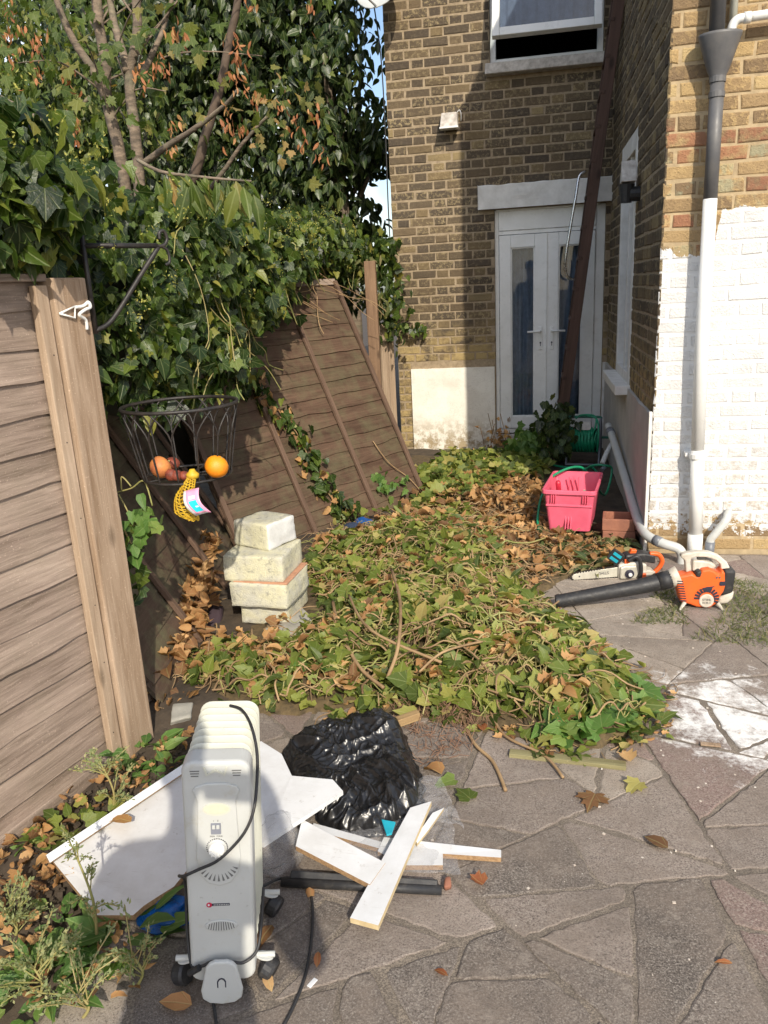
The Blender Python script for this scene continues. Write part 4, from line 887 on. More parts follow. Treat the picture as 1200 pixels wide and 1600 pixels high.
def blk(px, zb, zt, y0, yaw, wd, dp, m, label, taper=0, mats=None):
    c = PY(px, 900, y0); x = c.x; ca, sa = math.cos(R_(yaw)), math.sin(R_(yaw))
    def pt(u, v, z): return (x + u * ca - v * sa, y0 + u * sa + v * ca, z)
    lo = [pt(-wd / 2, 0, zb), pt(wd / 2, 0, zb), pt(wd / 2, dp, zb), pt(-wd / 2, dp, zb)]; t = taper
    hi = [pt(-wd / 2 + t, t, zt), pt(wd / 2 - t, t, zt), pt(wd / 2 - t, dp - t, zt), pt(-wd / 2 + t, dp - t, zt)]
    return rough_block('concrete_block', lo, hi, m, label, mats=mats)
b4 = blk(406, .035, .135, 3.24, -3, .235, .30, M['block'], 'bottom speckled cream block of the stack, resting on a broken slab')
b3 = blk(400, .137, .255, 3.20, -4, .285, .30, M['block'], 'third block down in the cream stack with a pinkish lower edge')
b2 = blk(396, .261, .385, 3.22, -2, .295, .28, M['block'], 'widest cream-yellow block, second from the top of the stack')
b1 = blk(397, .387, .510, 3.34, -24, .225, .21, M['block'], 'topmost block of the stack, cream with a pale grey right face', .006, M['block_grey'])
for (bo, z) in ((b3, .258), (b4, .136)):
    c = bo.location; lp_ = MB().box((.008, .004, z - c.z), (.272 if bo is b3 else .222, .286, .009), Matrix.Rotation(R_(-3), 3, 'Z')); lp_.build('mortar_edge', M['mortar_pink'], bo, bevel=.003)
def slabpoly(name, pxs, z, t, m, label, cat, bevel=.004, parent=None, rise=None, group=None):
    P = [G(x, y, z) for x, y in pxs]; c = sum(P, Vector()) / len(P)
    if (P[1] - P[0]).cross(P[2] - P[0]).z < 0 and len(P) < 5: P = P[::-1]
    ar = sum(P[i].x * P[(i + 1) % len(P)].y - P[(i + 1) % len(P)].x * P[i].y for i in range(len(P)))
    if ar < 0: P = P[::-1]
    o = MB().prism([(p.x - c.x, p.y - c.y) for p in P], -t, 0).build(name, m, parent, bevel=bevel); o.location = c
    return tag(o, label, cat, group)
slabpoly('broken_slab', [(412, 985), (452, 930), (486, 962), (489, 985), (430, 1000)], .055, .05, M['block_base'], 'pale broken slab sticking out under the block stack', 'slab')
slabpoly('broken_slab', [(430, 1010), (500, 978), (522, 1002), (470, 1022)], .035, .03, M['slab'], 'darker broken slab in the leaves in front of the pale one', 'slab')
sh = tag(MB().box((0, 0, 0), (.07, .20, .05)).build('dark_tile', plain('purple_brown_plastic', (.06, .04, .05), .6), None, bevel=.022, seg=4), 'dark purple-brown rounded lump in the leaves left of the block stack', 'tile'); sh.location = G(336, 970, .03); sh.rotation_euler = (R_(25), 0, R_(14))
rough_block('stone', [G(265, 1140, .0), G(300, 1130, .0), G(305, 1105, .0), G(268, 1110, .0)], [G(266, 1128, .05), G(298, 1120, .05), G(302, 1097, .05), G(270, 1100, .05)], M['block_base'], 'small rough stone beside the fence behind the heater', 'stone', 3)

# ================================================================ PINK CRATE WITH TROWELS
yaw = R_(-9); cr = tag(empty('pink_crate', (0.238, 4.93, .045), (0, 0, yaw)), 'pink plastic crate standing in the leaf litter by the hose', 'crate')
def crate_wall(w0, d0, w1, d1, h, t, r=.02):
    a = rrect(w0, d0, r, 3); b = rrect(w1, d1, r, 3); ai = rrect(w0 - 2 * t, d0 - 2 * t, r * .7, 3); bi = rrect(w1 - 2 * t, d1 - 2 * t, r * .7, 3); n = len(a); mb = MB()
    vs = [(x, y, 0) for x, y in a] + [(x, y, h) for x, y in b] + [(x, y, h) for x, y in bi] + [(x, y, .008) for x, y in ai]; fs = []
    for k in range(3):
        for i in range(n): fs.append((k * n + i, k * n + (i + 1) % n, (k + 1) * n + (i + 1) % n, (k + 1) * n + i))
    fs += [tuple(range(n - 1, -1, -1)), tuple(range(3 * n, 4 * n))]; return mb.add(vs, fs)
W0, D0, W1, D1, HH = .25, .40, .305, .50, .265
crate_wall(W0, D0, W1, D1, HH, .004).build('body', M['pink'], cr)
rim = MB(); a = rrect(W1 + .022, D1 + .022, .028, 4); b = rrect(W1 - .006, D1 - .006, .018, 4); n = len(a)
rim.add([(x, y, HH - .02) for x, y in a] + [(x, y, HH + .006) for x, y in a] + [(x, y, HH + .006) for x, y in b] + [(x, y, HH - .02) for x, y in b], [(k * n + i, k * n + (i + 1) % n, ((k + 1) % 4) * n + (i + 1) % n, ((k + 1) % 4) * n + i) for k in range(4) for i in range(n)]); rim.build('rim', M['pink'], cr, bevel=.003)
def on_front(u, z): s = z / HH; return -(D0 + (D1 - D0) * s) / 2
bnd = MB(); 
for z0_, z1_ in ((.165, .176),): bnd.box((0, on_front(0, .17) - .002, .170), (W0 + .03, .010, .012))
bnd.build('front_band', M['pink'], cr, bevel=.002)
for u in (-.105, .085):
    mb = MB()
    for i in range(3): mb.box((u + i * .014, on_front(0, .222) - .006, .218), (.005, .016, .055))
    mb.build('hand_grip', M['pink'], cr, bevel=.001)
mb = MB()
for i in range(3): mb.box((-.02 + i * .016, on_front(0, .075) - .002, .08), (.006, .010, .13), Matrix.Rotation(R_(-10.5), 3, 'X'))
mb.build('front_rib', M['pink'], cr, bevel=.002)
mb = MB()
for i in range(3): mb.box((-.05 + i * .03, .215, .14), (.006, .008, .22), Matrix.Rotation(R_(10.5), 3, 'X'))
mb.build('back_rib', M['pink'], cr)
for k, (lx, ly, hx, hy, m, l, nm) in enumerate(((-.07, -.02, -.085, -.12, 'red_handle', 'red-handled trowel standing in the left of the pink crate', 'trowel'), (.07, .02, .075, -.10, 'blower_white', 'pale-bladed scraper standing in the right of the pink crate', 'scraper'))):
    t = tag(empty(nm), l, 'tool'); mt = cr.matrix_basis if False else Matrix.Translation((0.238, 4.93, .045)) @ Matrix.Rotation(yaw, 4, 'Z')
    P0 = mt @ Vector((lx, ly, .012)); P1 = mt @ Vector((hx, hy + .02, .29 if k == 0 else .26)); d = P1 - P0
    if k == 0:
        MB().tube([P0 + d * .52, P0 + d * .60, P0 + d * .95, P0 + d], [.010, .016, .017, .012], 10).build('handle', M[m], t, smooth=True)
        MB().prism([(0, -.035), (.16, -.05), (.17, 0), (.16, .05), (0, .035)], -.001, .001, frame(P0, d, (0, -1, .3))).build('blade', M['steel'], t)
    else:
        MB().prism([(0, -.022), (.12, -.03), (.19, -.028), (.235, -.006), (.235, .006), (.19, .028), (.12, .03), (0, .022)], -.002, .002, frame(P0, d, (0, -1, .3))).build('blade', M['bar_steel'], t)
        MB().tube([P0, P0 + d * .3], .012, 8).build('handle', M['black_plastic'], t)
# terracotta blocks, hose reel
for k, (z, dx, l) in enumerate(((.0, 0, 'lower terracotta hollow block at the foot of the wing corner'), (.075, -.004, 'upper terracotta trough block stacked by the wing corner'))):
    o = tag(empty('terracotta_block', (.505 + dx, 4.72, z), (0, 0, R_(-6))), l, 'block', 'terracotta blocks')
    mb = MB(); mb.bx(-.095, .095, -.09, -.072, 0, .073); mb.bx(-.095, .095, .072, .09, 0, .073); mb.bx(-.095, -.077, -.072, .072, 0, .073); mb.bx(.077, .095, -.072, .072, 0, .073); mb.bx(-.077, .077, -.072, .072, 0, .012)
    mb.build('shell', M['terracotta'], o, bevel=.004)
hr = tag(empty('hose_reel', (.405, 6.75, 0.02), (0, 0, R_(-8))), 'garden hose reel wound with green hose in the corner by the doors', 'hose reel')
for s in (-.135, .135):
    MB().tube(catmull([(s, -.12, 0), (s, -.10, .05), (s, -.03, .30), (s, 0, .37), (s, .05, .38), (s, .11, .30), (s, .15, 0)], 5), .010, 8).build('side_frame', M['grey_plastic'], hr, smooth=True)
MB().tube(catmull([(-.135, .02, .375), (-.115, .02, .395), (.115, .02, .395), (.135, .02, .375)], 5), .011, 8).build('handle', M['hose_dark'], hr, smooth=True)
MB().tube([(-.135, -.12, .01), (.135, -.12, .01)], .010, 8).build('foot', M['grey_plastic'], hr)
for s in (-.115, .115): MB().lathe([(.115, -.004), (.12, 0), (.115, .004)], 24, Matrix.Translation((s, .0, .20)) @ Matrix.Rotation(R_(90), 4, 'Y')).build('flange', M['hose_dark'], hr)
MB().lathe([(.05, -.11), (.05, .11)], 16, Matrix.Translation((0, 0, .20)) @ Matrix.Rotation(R_(90), 4, 'Y')).build('drum', M['hose_dark'], hr)
mb = MB()
for L_ in range(3):
    pts = []
    for i in range(15 * 16 + 1):
        a = 2 * math.pi * i / 16; u = i / (15 * 16); xx = (-.10 + .20 * u) * (1 if L_ % 2 == 0 else -1); r = .068 + .0165 * L_ + .006 * mnoise.noise((i * .13, L_, 0))
        pts.append((xx + .013 * math.sin(a * .5 + L_) + .012 * math.sin(a + L_), r * math.cos(a), .20 + r * math.sin(a)))
    mb.tube(pts, .0075, 6)
mb.tube(catmull([(.06, -.10, .24), (.10, -.11, .33), (.09, -.03, .41), (-.02, .0, .415), (-.06, -.08, .40)], 6), .0075, 8)
mb.tube(catmull([(.118, -.09, .12), (.128, -.12, .25), (.11, -.06, .385), (.03, -.02, .41)], 6), .0075, 8)
mb.build('wound_hose', M['hose'], hr, smooth=True)
MB().prism(rrect(.12, .07, .02), 0, .006, frame((0, -.05, .33), (1, 0, 0), (0, -1, .3))).build('label_plate', M['old_sill'], hr)
MB().box((.19, .02, .22), (.09, .02, .02)).build('crank', M['hose_dark'], hr, bevel=.004)
hs = [(.45, 6.62, .03), (.50, 6.2, .03), (.33, 5.9, .10), (.40, 5.75, .22), (.50, 5.72, .23), (.55, 5.75, .19), (.50, 5.60, .05), (.42, 5.35, .15), (.30, 5.22, .335), (.12, 5.10, .31), (.04, 4.98, .20), (.015, 4.90, .08), (.02, 4.80, .03)]
ho = tag(empty('garden_hose'), 'loose green garden hose looping from the drain pipe over the pink crate', 'hose')
MB().tube(catmull(hs, 8), .0085, 8).build('hose', M['hose'], ho, smooth=True)
MB().tube(catmull([(.10, 6.75, .02), (.22, 6.55, .03), (.42, 6.5, .03), (.5, 6.62, .03)], 8), .0085, 8).build('hose_end', M['hose'], ho, smooth=True)
MB().tube([(.505, 5.74, .225), (.475, 5.70, .20)], .016, 10).build('connector', M['grey_plastic'], ho)

# ================================================================ CHAINSAW
cs = tag(empty('chainsaw', (0.43, 4.05, 0.0), (0, 0, R_(12))), 'small orange and white chainsaw with a pale bar lying behind the blower', 'chainsaw')
U = frame((0, 0, 0), (1, 0, 0), (0, -1, 0))          # local prism plane: x right, y up, extruded towards the viewer
def pl(mb, poly, y0, y1): return mb.prism(poly, y0, y1, U)
pl(MB(), [(-.242, .012), (-.235, .004), (0, .008), (0, .062), (-.20, .045), (-.236, .034), (-.244, .024)], .008, .013).build('guide_bar', M['bar_steel'], cs, bevel=.0015)
bar = cs.children[-1]
ch = MB(); path = [(-.0, .004), (-.23, -.001), (-.25, .012), (-.25, .028), (-.236, .042), (0, .069)]
for (a, b), (c, d) in zip(path, path[1:]):
    L_ = math.hypot(c - a, d - b); n = max(1, int(L_ / .014))
    for i in range(n):
        t = (i + .5) / n; ch.box((a + (c - a) * t, -.0105, b + (d - b) * t), (.010, .006, .009), Matrix.Rotation(-math.atan2(d - b, c - a), 3, 'Y'))
ch.build('chain', M['black_iron'], cs)
text_mesh('STIHL', .022, frame((-.075, -.0137, .034), (-1, 0, -.06), (0, -1, 0)), 'lettering', M['label_dark'], bar)
MB().tube([(-.205, -.0142, .022), (-.205, -.0130, .022)], .004, 8).build('bar_hole', M['label_dark'], bar)
pl(MB(), [(0, .0), (.10, -.002), (.15, .01), (.15, .075), (.10, .09), (.03, .088), (0, .08)], -.07, .03).build('motor_body', M['blower_white'], cs, bevel=.008)
pl(MB(), [(.005, .006), (.09, .004), (.10, .03), (.09, .075), (.03, .08), (.005, .07)], .03, .045).build('sprocket_cover', M['bar_steel'], cs, bevel=.006)
MB().lathe([(.024, 0), (.024, .008), (.014, .010), (.012, .016), (.004, .016)], 16, frame((.052, -.045, .035), (1, 0, 0), (0, -1, 0))).build('tension_wheel', M['label_dark'], cs)
MB().lathe([(.012, .0), (.010, .010), (.004, .011)], 12, frame((.052, -.056, .035), (1, 0, 0), (0, -1, 0))).build('wheel_nut', M['white_upvc'], cs)
pl(MB(), [(.11, .0), (.17, .01), (.20, .03), (.16, .045), (.12, .04)], -.05, .035).build('rear_cover', M['blower_white'], cs, bevel=.006)
pl(MB(), [(.115, .0), (.145, .0), (.145, .03), (.115, .03)], .03, .042).build('orange_cap', M['orange_plastic'], cs, bevel=.004)
pl(MB(), [(.03, .085), (.12, .088), (.20, .07), (.20, .12), (.14, .135), (.04, .13)], -.05, .02).build('engine_cover', M['black_plastic'], cs, bevel=.010)
pl(MB(), [(.065, .13), (.10, .128), (.105, .148), (.075, .152)], -.03, .0).build('orange_button', M['orange_plastic'], cs, bevel=.004)
pl(MB(), [(.03, .086), (.06, .09), (.06, .105), (.03, .11)], .018, .032).build('orange_vent', M['orange_plastic'], cs, bevel=.003)
MB().tube(catmull([(.045, -.04, .105), (.085, -.048, .13), (.105, -.05, .10), (.112, -.05, .05), (.108, -.048, .01)], 6), .011, 10).build('front_handle', M['black_plastic'], cs, smooth=True)
MB().tube(catmull([(.17, -.005, .125), (.215, -.005, .12), (.238, -.005, .085), (.228, -.005, .05), (.20, -.005, .02)], 6), .013, 10).build('rear_handle', M['orange_plastic'], cs, smooth=True)
gd = frame((-.015, -.02, .125), (.75, -.3, -.55), (-.55, -.72, .0)); MB().prism(rrect(.075, .075, .018), -.005, .005, gd).build('hand_guard', M['black_plastic'], cs, bevel=.003)
for s in (-1, 1): MB().prism([(-.022, s * .016 - .010), (.024, s * .016 - .010), (.024, s * .016 + .008), (-.022, s * .016 + .008)], .0052, .0065, gd).build('guard_print', M['teal'], cs)

# ================================================================ LEAF BLOWER
lb = tag(empty('leaf_blower', (0.775, 3.72, 0.0), (0, 0, R_(4))), 'orange and white petrol leaf blower with long black nozzle on the paving', 'leaf blower')
pl(MB(), [(-.128, .165), (-.095, .035), (-.055, .025), (-.02, .010), (.04, .004), (.075, .030), (.083, .060), (.100, .090), (.105, .115), (.100, .180), (.088, .202), (.072, .178), (.05, .195), (.028, .205), (-.005, .200), (-.012, .185), (-.025, .168), (-.05, .182)], .0, .075).build('engine_cowl', M['orange_plastic'], lb, bevel=.012, seg=3)
cowl = lb.children[-1]
MB().lathe([(.070, 0), (.075, .02), (.070, .06), (.05, .075)], 24, frame((.035, -.0, .085), (1, 0, 0), (0, 1, 0))).build('fan_housing', M['black_plastic'], lb, smooth=True)
pl(MB(), [(.092, .055), (.148, .075), (.155, .19), (.10, .195)], -.04, .06).build('air_filter_cover', M['black_plastic'], lb, bevel=.014, seg=3)
pl(MB(), [(.075, .015), (.125, .02), (.15, .045), (.155, .085), (.105, .068), (.085, .05)], -.03, .06).build('fuel_tank', M['blower_white'], lb, bevel=.014, seg=3)
mb = MB()
for i in range(9): mb.box((-.103 + i * .0026, -.0765, .145 - i * .0125), (.028, .004, .0045), Matrix.Rotation(R_(4), 3, 'Y'))
mb.build('cooling_slot', M['label_dark'], lb)
mb = MB(); c0 = (.022, .056)
for i in range(14):
    a = R_(-20 + i * 18)
    if 190 < math.degrees(a) % 360 < 330: continue
    mb.box((c0[0] + .045 * math.cos(a), -.0765, c0[1] + .045 * math.sin(a)), (.024, .004, .009), Matrix.Rotation(-a, 3, 'Y'))
mb.build('fan_grille', M['label_dark'], lb)
MB().lathe([(.034, 0), (.034, .004), (.030, .007)], 24, frame((.022, -.075, .045), (1, 0, 0), (0, -1, 0))).build('badge', M['blower_white'], lb)
bd = lb.children[-1]
text_mesh('STIHL', .0165, frame((.022, -.0828, .051), (1, 0, 0), (0, -1, 0)), 'lettering', M['label_dark'], bd); text_mesh('BG 86 C', .011, frame((.022, -.0828, .036), (1, 0, 0), (0, -1, 0)), 'lettering', M['label_dark'], bd)
pl(MB(), [(-.005, .105), (.02, .115), (.055, .118), (.04, .108), (.035, .09), (.02, .092)], .0745, .078).build('pull_cord_recess', M['label_dark'], lb)
pl(MB(), [(-.035, .168), (-.012, .162), (-.006, .185), (-.012, .198), (-.03, .19)], .0, .079).build('spark_cap', M['black_plastic'], lb, bevel=.008)
pl(MB(), rrect(.028, .020, .006, 3, .090, .132), .0745, .079).build('choke_knob', M['label_dark'], lb)
for xx in (.062, .075): MB().tube([(xx, -.0745, .162), (xx, -.078, .163)], .0045, 10).build('screw_hole', M['label_dark'], lb)
hp_ = [(-.07, .175), (-.078, .235), (-.10, .255), (-.095, .268), (-.065, .276), (-.02, .282), (.03, .278), (.075, .26), (.115, .225), (.13, .196), (.088, .190), (.085, .215), (.06, .238), (.02, .252), (-.03, .254), (-.05, .245), (-.052, .225), (-.045, .185)]
pl(MB(), hp_, .008, .045).build('handle', M['blower_white'], lb, bevel=.009, seg=3)
pl(MB(), [(-.04, .18), (.055, .19), (.07, .205), (.045, .225), (-.0, .235), (-.04, .235)], .016, .040).build('top_shroud', M['blower_white'], lb, bevel=.008)
pl(MB(), [(-.02, .238), (.03, .236), (.055, .222), (.05, .230), (.02, .246), (-.02, .248)], .018, .034).build('trigger', M['black_plastic'], lb, bevel=.003)
mb = MB(); mb.tube([(-.10, -.03, .155), (-.145, -.03, .137)], [.05, .043], 18); mb.build('outlet_collar', M['blower_white'], lb, smooth=True)
tb = MB(); tb.tube([(-.13, -.03, .143), (-.20, -.035, .122), (-.30, -.04, .100), (-.68, -.06, .035)], [.042, .0405, .037, .0315], 20, caps=False); tb.tube([(-.13, -.03, .143), (-.195, -.034, .124)], .044, 20)
tb.tube([(-.675, -.06, .036), (-.66, -.059, .0385)], .034, 20, caps=False); tb.tube([(-.68, -.06, .035), (-.55, -.053, .057)], [.028, .03], 16, caps=False); tb.build('nozzle', M['black_plastic'], lb, smooth=True)
for (a, b) in (((-.075, -.07, .035), (-.10, -.085, -.002)), ((.075, -.07, .03), (.10, -.085, -.002)), ((-.06, .05, .03), (-.08, .07, -.002)), ((.07, .05, .03), (.09, .07, -.002))): MB().tube([a, b], [.010, .006], 8).build('foot', M['blower_white'], lb)
pl(MB(), [(-.08, .02), (.07, .012), (.07, .022), (-.08, .034)], -.06, .06).build('base_plate', M['black_plastic'], lb, bevel=.003)

# ================================================================ OIL-FILLED HEATER
ht = tag(empty('oil_radiator', (-0.705, 1.315, 0.0), (R_(-1.0), R_(4.2), R_(15))), 'white oil-filled portable radiator standing on castors in the left foreground', 'heater')
fin_w, fin_h, zb = .142, .560, .052
hm = 'cream_plastic'
def fin(y, m):
    mb = MB(); o = rrect(fin_w, fin_h, .030, 6, 0, zb + fin_h / 2); i1 = rrect(fin_w - .030, fin_h - .030, .022, 6, 0, zb + fin_h / 2); n = len(o)
    vs = [(x, y - .002, z) for x, z in o] + [(x, y + .002, z) for x, z in o] + [(x, y - .0075, z) for x, z in i1] + [(x, y + .0075, z) for x, z in i1]
    fs = [(k, (k + 1) % n, n + (k + 1) % n, n + k) for k in range(n)] + [(2 * n + k, 2 * n + (k + 1) % n, (k + 1) % n, k) for k in range(n)] + [(n + k, n + (k + 1) % n, 3 * n + (k + 1) % n, 3 * n + k) for k in range(n)] + [tuple(range(2 * n, 3 * n)), tuple(range(4 * n - 1, 3 * n - 1, -1))]
    return mb.add(vs, fs).build('fin', m, ht, bevel=.0015)
for k in range(7): fin(.062 + k * .031, M[hm])
MB().bx(-.050, .050, .05, .26, zb + .03, zb + fin_h - .03).build('oil_column', M[hm], ht, bevel=.01)
# front control column
o_ = rrect(fin_w + .004, fin_h + .01, .026, 6, 0, zb + fin_h / 2 - .006)
fr = pl(MB(), o_, -.046, .012).build('control_column', M['pale_plastic'], ht, bevel=.009, seg=3)
ZT = zb + fin_h
def fp(mb, poly, t0, t1): return mb.prism([(x, y) for x, y in poly], t0, t1, frame((0, 0, 0), (1, 0, 0), (0, -1, 0)))
FY = .012
for s in (-1, 1):
    mb = MB()
    for i in range(3): mb.box((s * .044, -FY - .0004, ZT - .022 - i * .006), (.020 - i * .002, .002, .0018))
    mb.build('vent_slot', M['slot'], fr)
fp(MB(), [(-.026, ZT - .012), (-.020, ZT - .034), (-.006, ZT - .026), (0, ZT - .022), (.006, ZT - .026), (.020, ZT - .034), (.026, ZT - .012), (.022, ZT - .012), (.017, ZT - .028), (0, ZT - .016), (-.017, ZT - .028), (-.022, ZT - .012)][::-1], FY, FY + .003).build('moulded_trim', M['cream_plastic'], fr)
pan = [(-.050, ZT - .068), (-.044, ZT - .058), (-.02, ZT - .050), (.02, ZT - .050), (.044, ZT - .058), (.050, ZT - .068), (.041, ZT - .095), (.043, ZT - .15), (.048, ZT - .235), (.042, ZT - .275), (.025, ZT - .300), (0, ZT - .308), (-.025, ZT - .300), (-.042, ZT - .275), (-.048, ZT - .235), (-.043, ZT - .15), (-.041, ZT - .095)][::-1]
fp(MB(), pan, FY - .001, FY + .005).build('control_panel', M['pale_plastic'], fr, bevel=.0035)
fp(MB(), ell(.030, .016, 28, 0, ZT - .112), FY + .0045, FY + .0062).build('grip_rim', M['cream_plastic'], fr)
fp(MB(), ell(.0265, .0125, 28, 0, ZT - .111), FY + .0060, FY + .0068).build('grip_recess', plain('cream_recess', (.52, .50, .38), .4, (.6, .58, .45), 30), fr, bevel=.0004)
sw_ = fp(MB(), rrect(.0215, .027, .001, 2, -.003, ZT - .160), FY + .0045, FY + .0068).build('switch_plate', plain('switch_grey', (.22, .23, .27), .4), fr)
for s in (-.0075, .0015): fp(MB(), rrect(.0068, .009, .001, 2, s, ZT - .1545), FY + .0066, FY + .0095).build('rocker_switch', M['pale_plastic'], sw_, bevel=.0008)
for (sx, sz, ss, tx) in ((-.0075, -.141, .006, 'I'), (.0015, -.141, .006, 'II'), (-.003, -.1795, .006, 'MIN  MAX')): text_mesh(tx, ss, frame((sx, -FY - .0052, ZT + sz), (1, 0, 0), (0, -1, 0)), 'lettering', M['slot'], fr)
MB().lathe([(.0175, 0), (.0175, .010), (.0155, .0125), (.004, .0135)], 28, frame((-.002, -FY - .005, ZT - .208), (1, 0, 0), (0, -1, 0))).build('dial', M['white_upvc'], fr, smooth=False)
mb = MB()
for i in range(11): a = 2 * math.pi * i / 11; mb.box((-.002 + .0125 * math.cos(a), -FY - .0185, ZT - .208 + .0125 * math.sin(a)), (.0085, .003, .003), Matrix.Rotation(-a, 3, 'Y'))
mb.build('dial_grip', M['white_upvc'], fr, bevel=.0008)
mb = MB()
for i in range(24):
    a = R_(-60 + i * 12.5); mb.box((-.002 + .0222 * math.cos(a), -FY - .0052, ZT - .208 + .0222 * math.sin(a)), (.0022, .0008, .0033 if i < 14 else .0022), Matrix.Rotation(-a, 3, 'Y'))
mb.build('dial_scale', M['label_dark'], fr)
mb = MB()
for i in range(11):
    a = R_(207 + i * 12.6); l = .011 + .006 * math.sin(math.pi * i / 10); c = (-.001 + .041 * math.cos(a), ZT - .240 + .046 * math.sin(a)); ca, sa = math.cos(a), math.sin(a)
    fp(mb, [(c[0] - ca * l * .6, c[1] - sa * l * .6), (c[0] + ca * l * .5 - sa * .0026, c[1] + sa * l * .5 + ca * .0026), (c[0] + ca * l * .5 + sa * .0026, c[1] + sa * l * .5 - ca * .0026)][::-1], FY + .0045, FY + .0058)
mb.build('vent_slot', M['slot'], fr)
lg = fp(MB(), [(-.022, ZT - .363), (.020, ZT - .363), (.020, ZT - .357), (-.022, ZT - .357)], FY, FY + .0008).build('nameplate', M['label_dark'], fr)
mb = MB()
for i in range(9): mb.box((-.014 + i * .0038, -FY - .0010, ZT - .360), (.0022, .0005, .0026))
mb.build('lettering', M['pale_plastic'], lg)
fp(MB(), ell(.0062, .0062, 20, -.025, ZT - .360), FY, FY + .0013).build('round_logo', M['label_red'], lg); fp(MB(), ell(.0022, .0028, 12, -.026, ZT - .3595), FY + .0012, FY + .0018).build('round_logo', M['white_board'], lg)
fp(MB(), ell(.036, .0155, 32, 0, ZT - .415), FY - .001, FY + .0035).build('lower_grille', M['pale_plastic'], fr, bevel=.002)
mb = MB()
for i in range(11):
    x = -.027 + i * .0054; hh_ = .0115 * math.sqrt(max(.05, 1 - (x / .033) ** 2)); mb.box((x, -FY - .0036, ZT - .415), (.0022, .001, 2 * hh_), Matrix.Rotation(R_(-14 * (x / .027)), 3, 'Y'))
mb.build('grille_slot', M['slot'], fr)
# cord bobbin at the foot
bo_ = [(-.026, .118), (-.034, .108), (-.047, .045), (-.044, .022), (-.028, .010), (0, .006), (.028, .010), (.044, .022), (.047, .045), (.034, .108), (.026, .118), (.014, .124), (-.014, .124)]
fp(MB(), bo_[::-1] if False else bo_, FY + .018, FY + .030).build('cord_bobbin', M['pale_plastic'], fr, bevel=.005, seg=3)
fp(MB(), [(-.03, .02), (.03, .02), (.028, .10), (-.028, .10)], FY - .001, FY + .019).build('bobbin_core', M['pale_plastic'], fr, bevel=.004)
fp(MB(), [(-.010, .055), (-.010, .072), (-.006, .079), (0, .0815), (.006, .079), (.010, .072), (.010, .055), (.0075, .055), (.0075, .070), (.004, .076), (0, .078), (-.004, .076), (-.0075, .070), (-.0075, .055)][::-1], FY + .0298, FY + .0308).build('thumb_catch', M['label_dark'], fr)
# castor plates and castors
for yy in (.035, .235):
    MB().tube([(-.115, yy, .066), (.115, yy, .066)], .007, 8).build('axle_bar', M['pale_plastic'], ht)
    for s in (-1, 1):
        MB().prism(ell(.022, .014, 20), -.002, .002, frame((s * .09, yy, .062), (1, 0, -.25 * s), (0, 0, 1))).build('castor_plate', M['pale_plastic'], ht, bevel=.001)
        MB().lathe([(.006, 0), (.006, .006), (.002, .009)], 10, Matrix.Translation((s * .094, yy, .063))).build('bolt', M['steel'], ht, smooth=True)
        MB().lathe([(.010, -.017), (.024, -.016), (.028, -.010), (.028, .010), (.024, .016), (.010, .017)], 18, Matrix.Translation((s * .100, yy - .004, .028)) @ Matrix.Rotation(R_(90 + 20 * s), 4, 'Y') @ Matrix.Rotation(R_(25), 4, 'X')).build('castor', M['black_plastic'], ht, smooth=False)
# mains lead: looped over the top, across the front, round the bobbin and away over the paving
cd = [(.005, .215, ZT + .006), (.035, .19, ZT + .008), (.062, .13, ZT + .002), (.080, .07, ZT - .03), (.083, .02, ZT - .075), (.078, -.012, ZT - .12), (.062, -.024, ZT - .16), (.036, -.029, ZT - .195), (.0, -.034, ZT - .228), (-.04, -.029, ZT - .252), (-.075, -.024, ZT - .272), (-.092, .01, ZT - .30), (-.09, .06, ZT - .36), (-.085, .03, .14), (-.07, -.01, .085), (-.045, -.026, .10), (-.02, -.03, .115), (.02, -.03, .112), (.05, -.026, .106), (.078, -.012, .125), (.086, .02, .17), (.09, .05, .24)]
ld = MB().tube(catmull(cd, 7), .0035, 8).build('mains_lead', M['black_plastic'], ht, smooth=True)
MB().tube([(-.074, -.022, .078), (-.05, -.03, .100)], .008, 8).build('strain_relief', M['black_plastic'], ht)
tail = [G(410, 1385, .05), G(440, 1372, .02), G(470, 1376, .006), G(486, 1400, .006), G(488, 1450, .006), G(478, 1520, .006), G(455, 1580, .006), G(420, 1640, .006)]
tag(MB().tube(catmull(tail, 7), .0038, 8).build('mains_cable', M['black_plastic'], None, smooth=True), 'black mains cable curving over the paving to the right of the radiator', 'cable')
tail = [G(328, 1530, .05), G(332, 1560, .01), G(338, 1600, .006), G(345, 1680, .006)]
tag(MB().tube(catmull(tail, 6), .0038, 8).build('mains_cable', M['black_plastic'], None, smooth=True), 'black cable running towards the camera from under the radiator', 'cable')

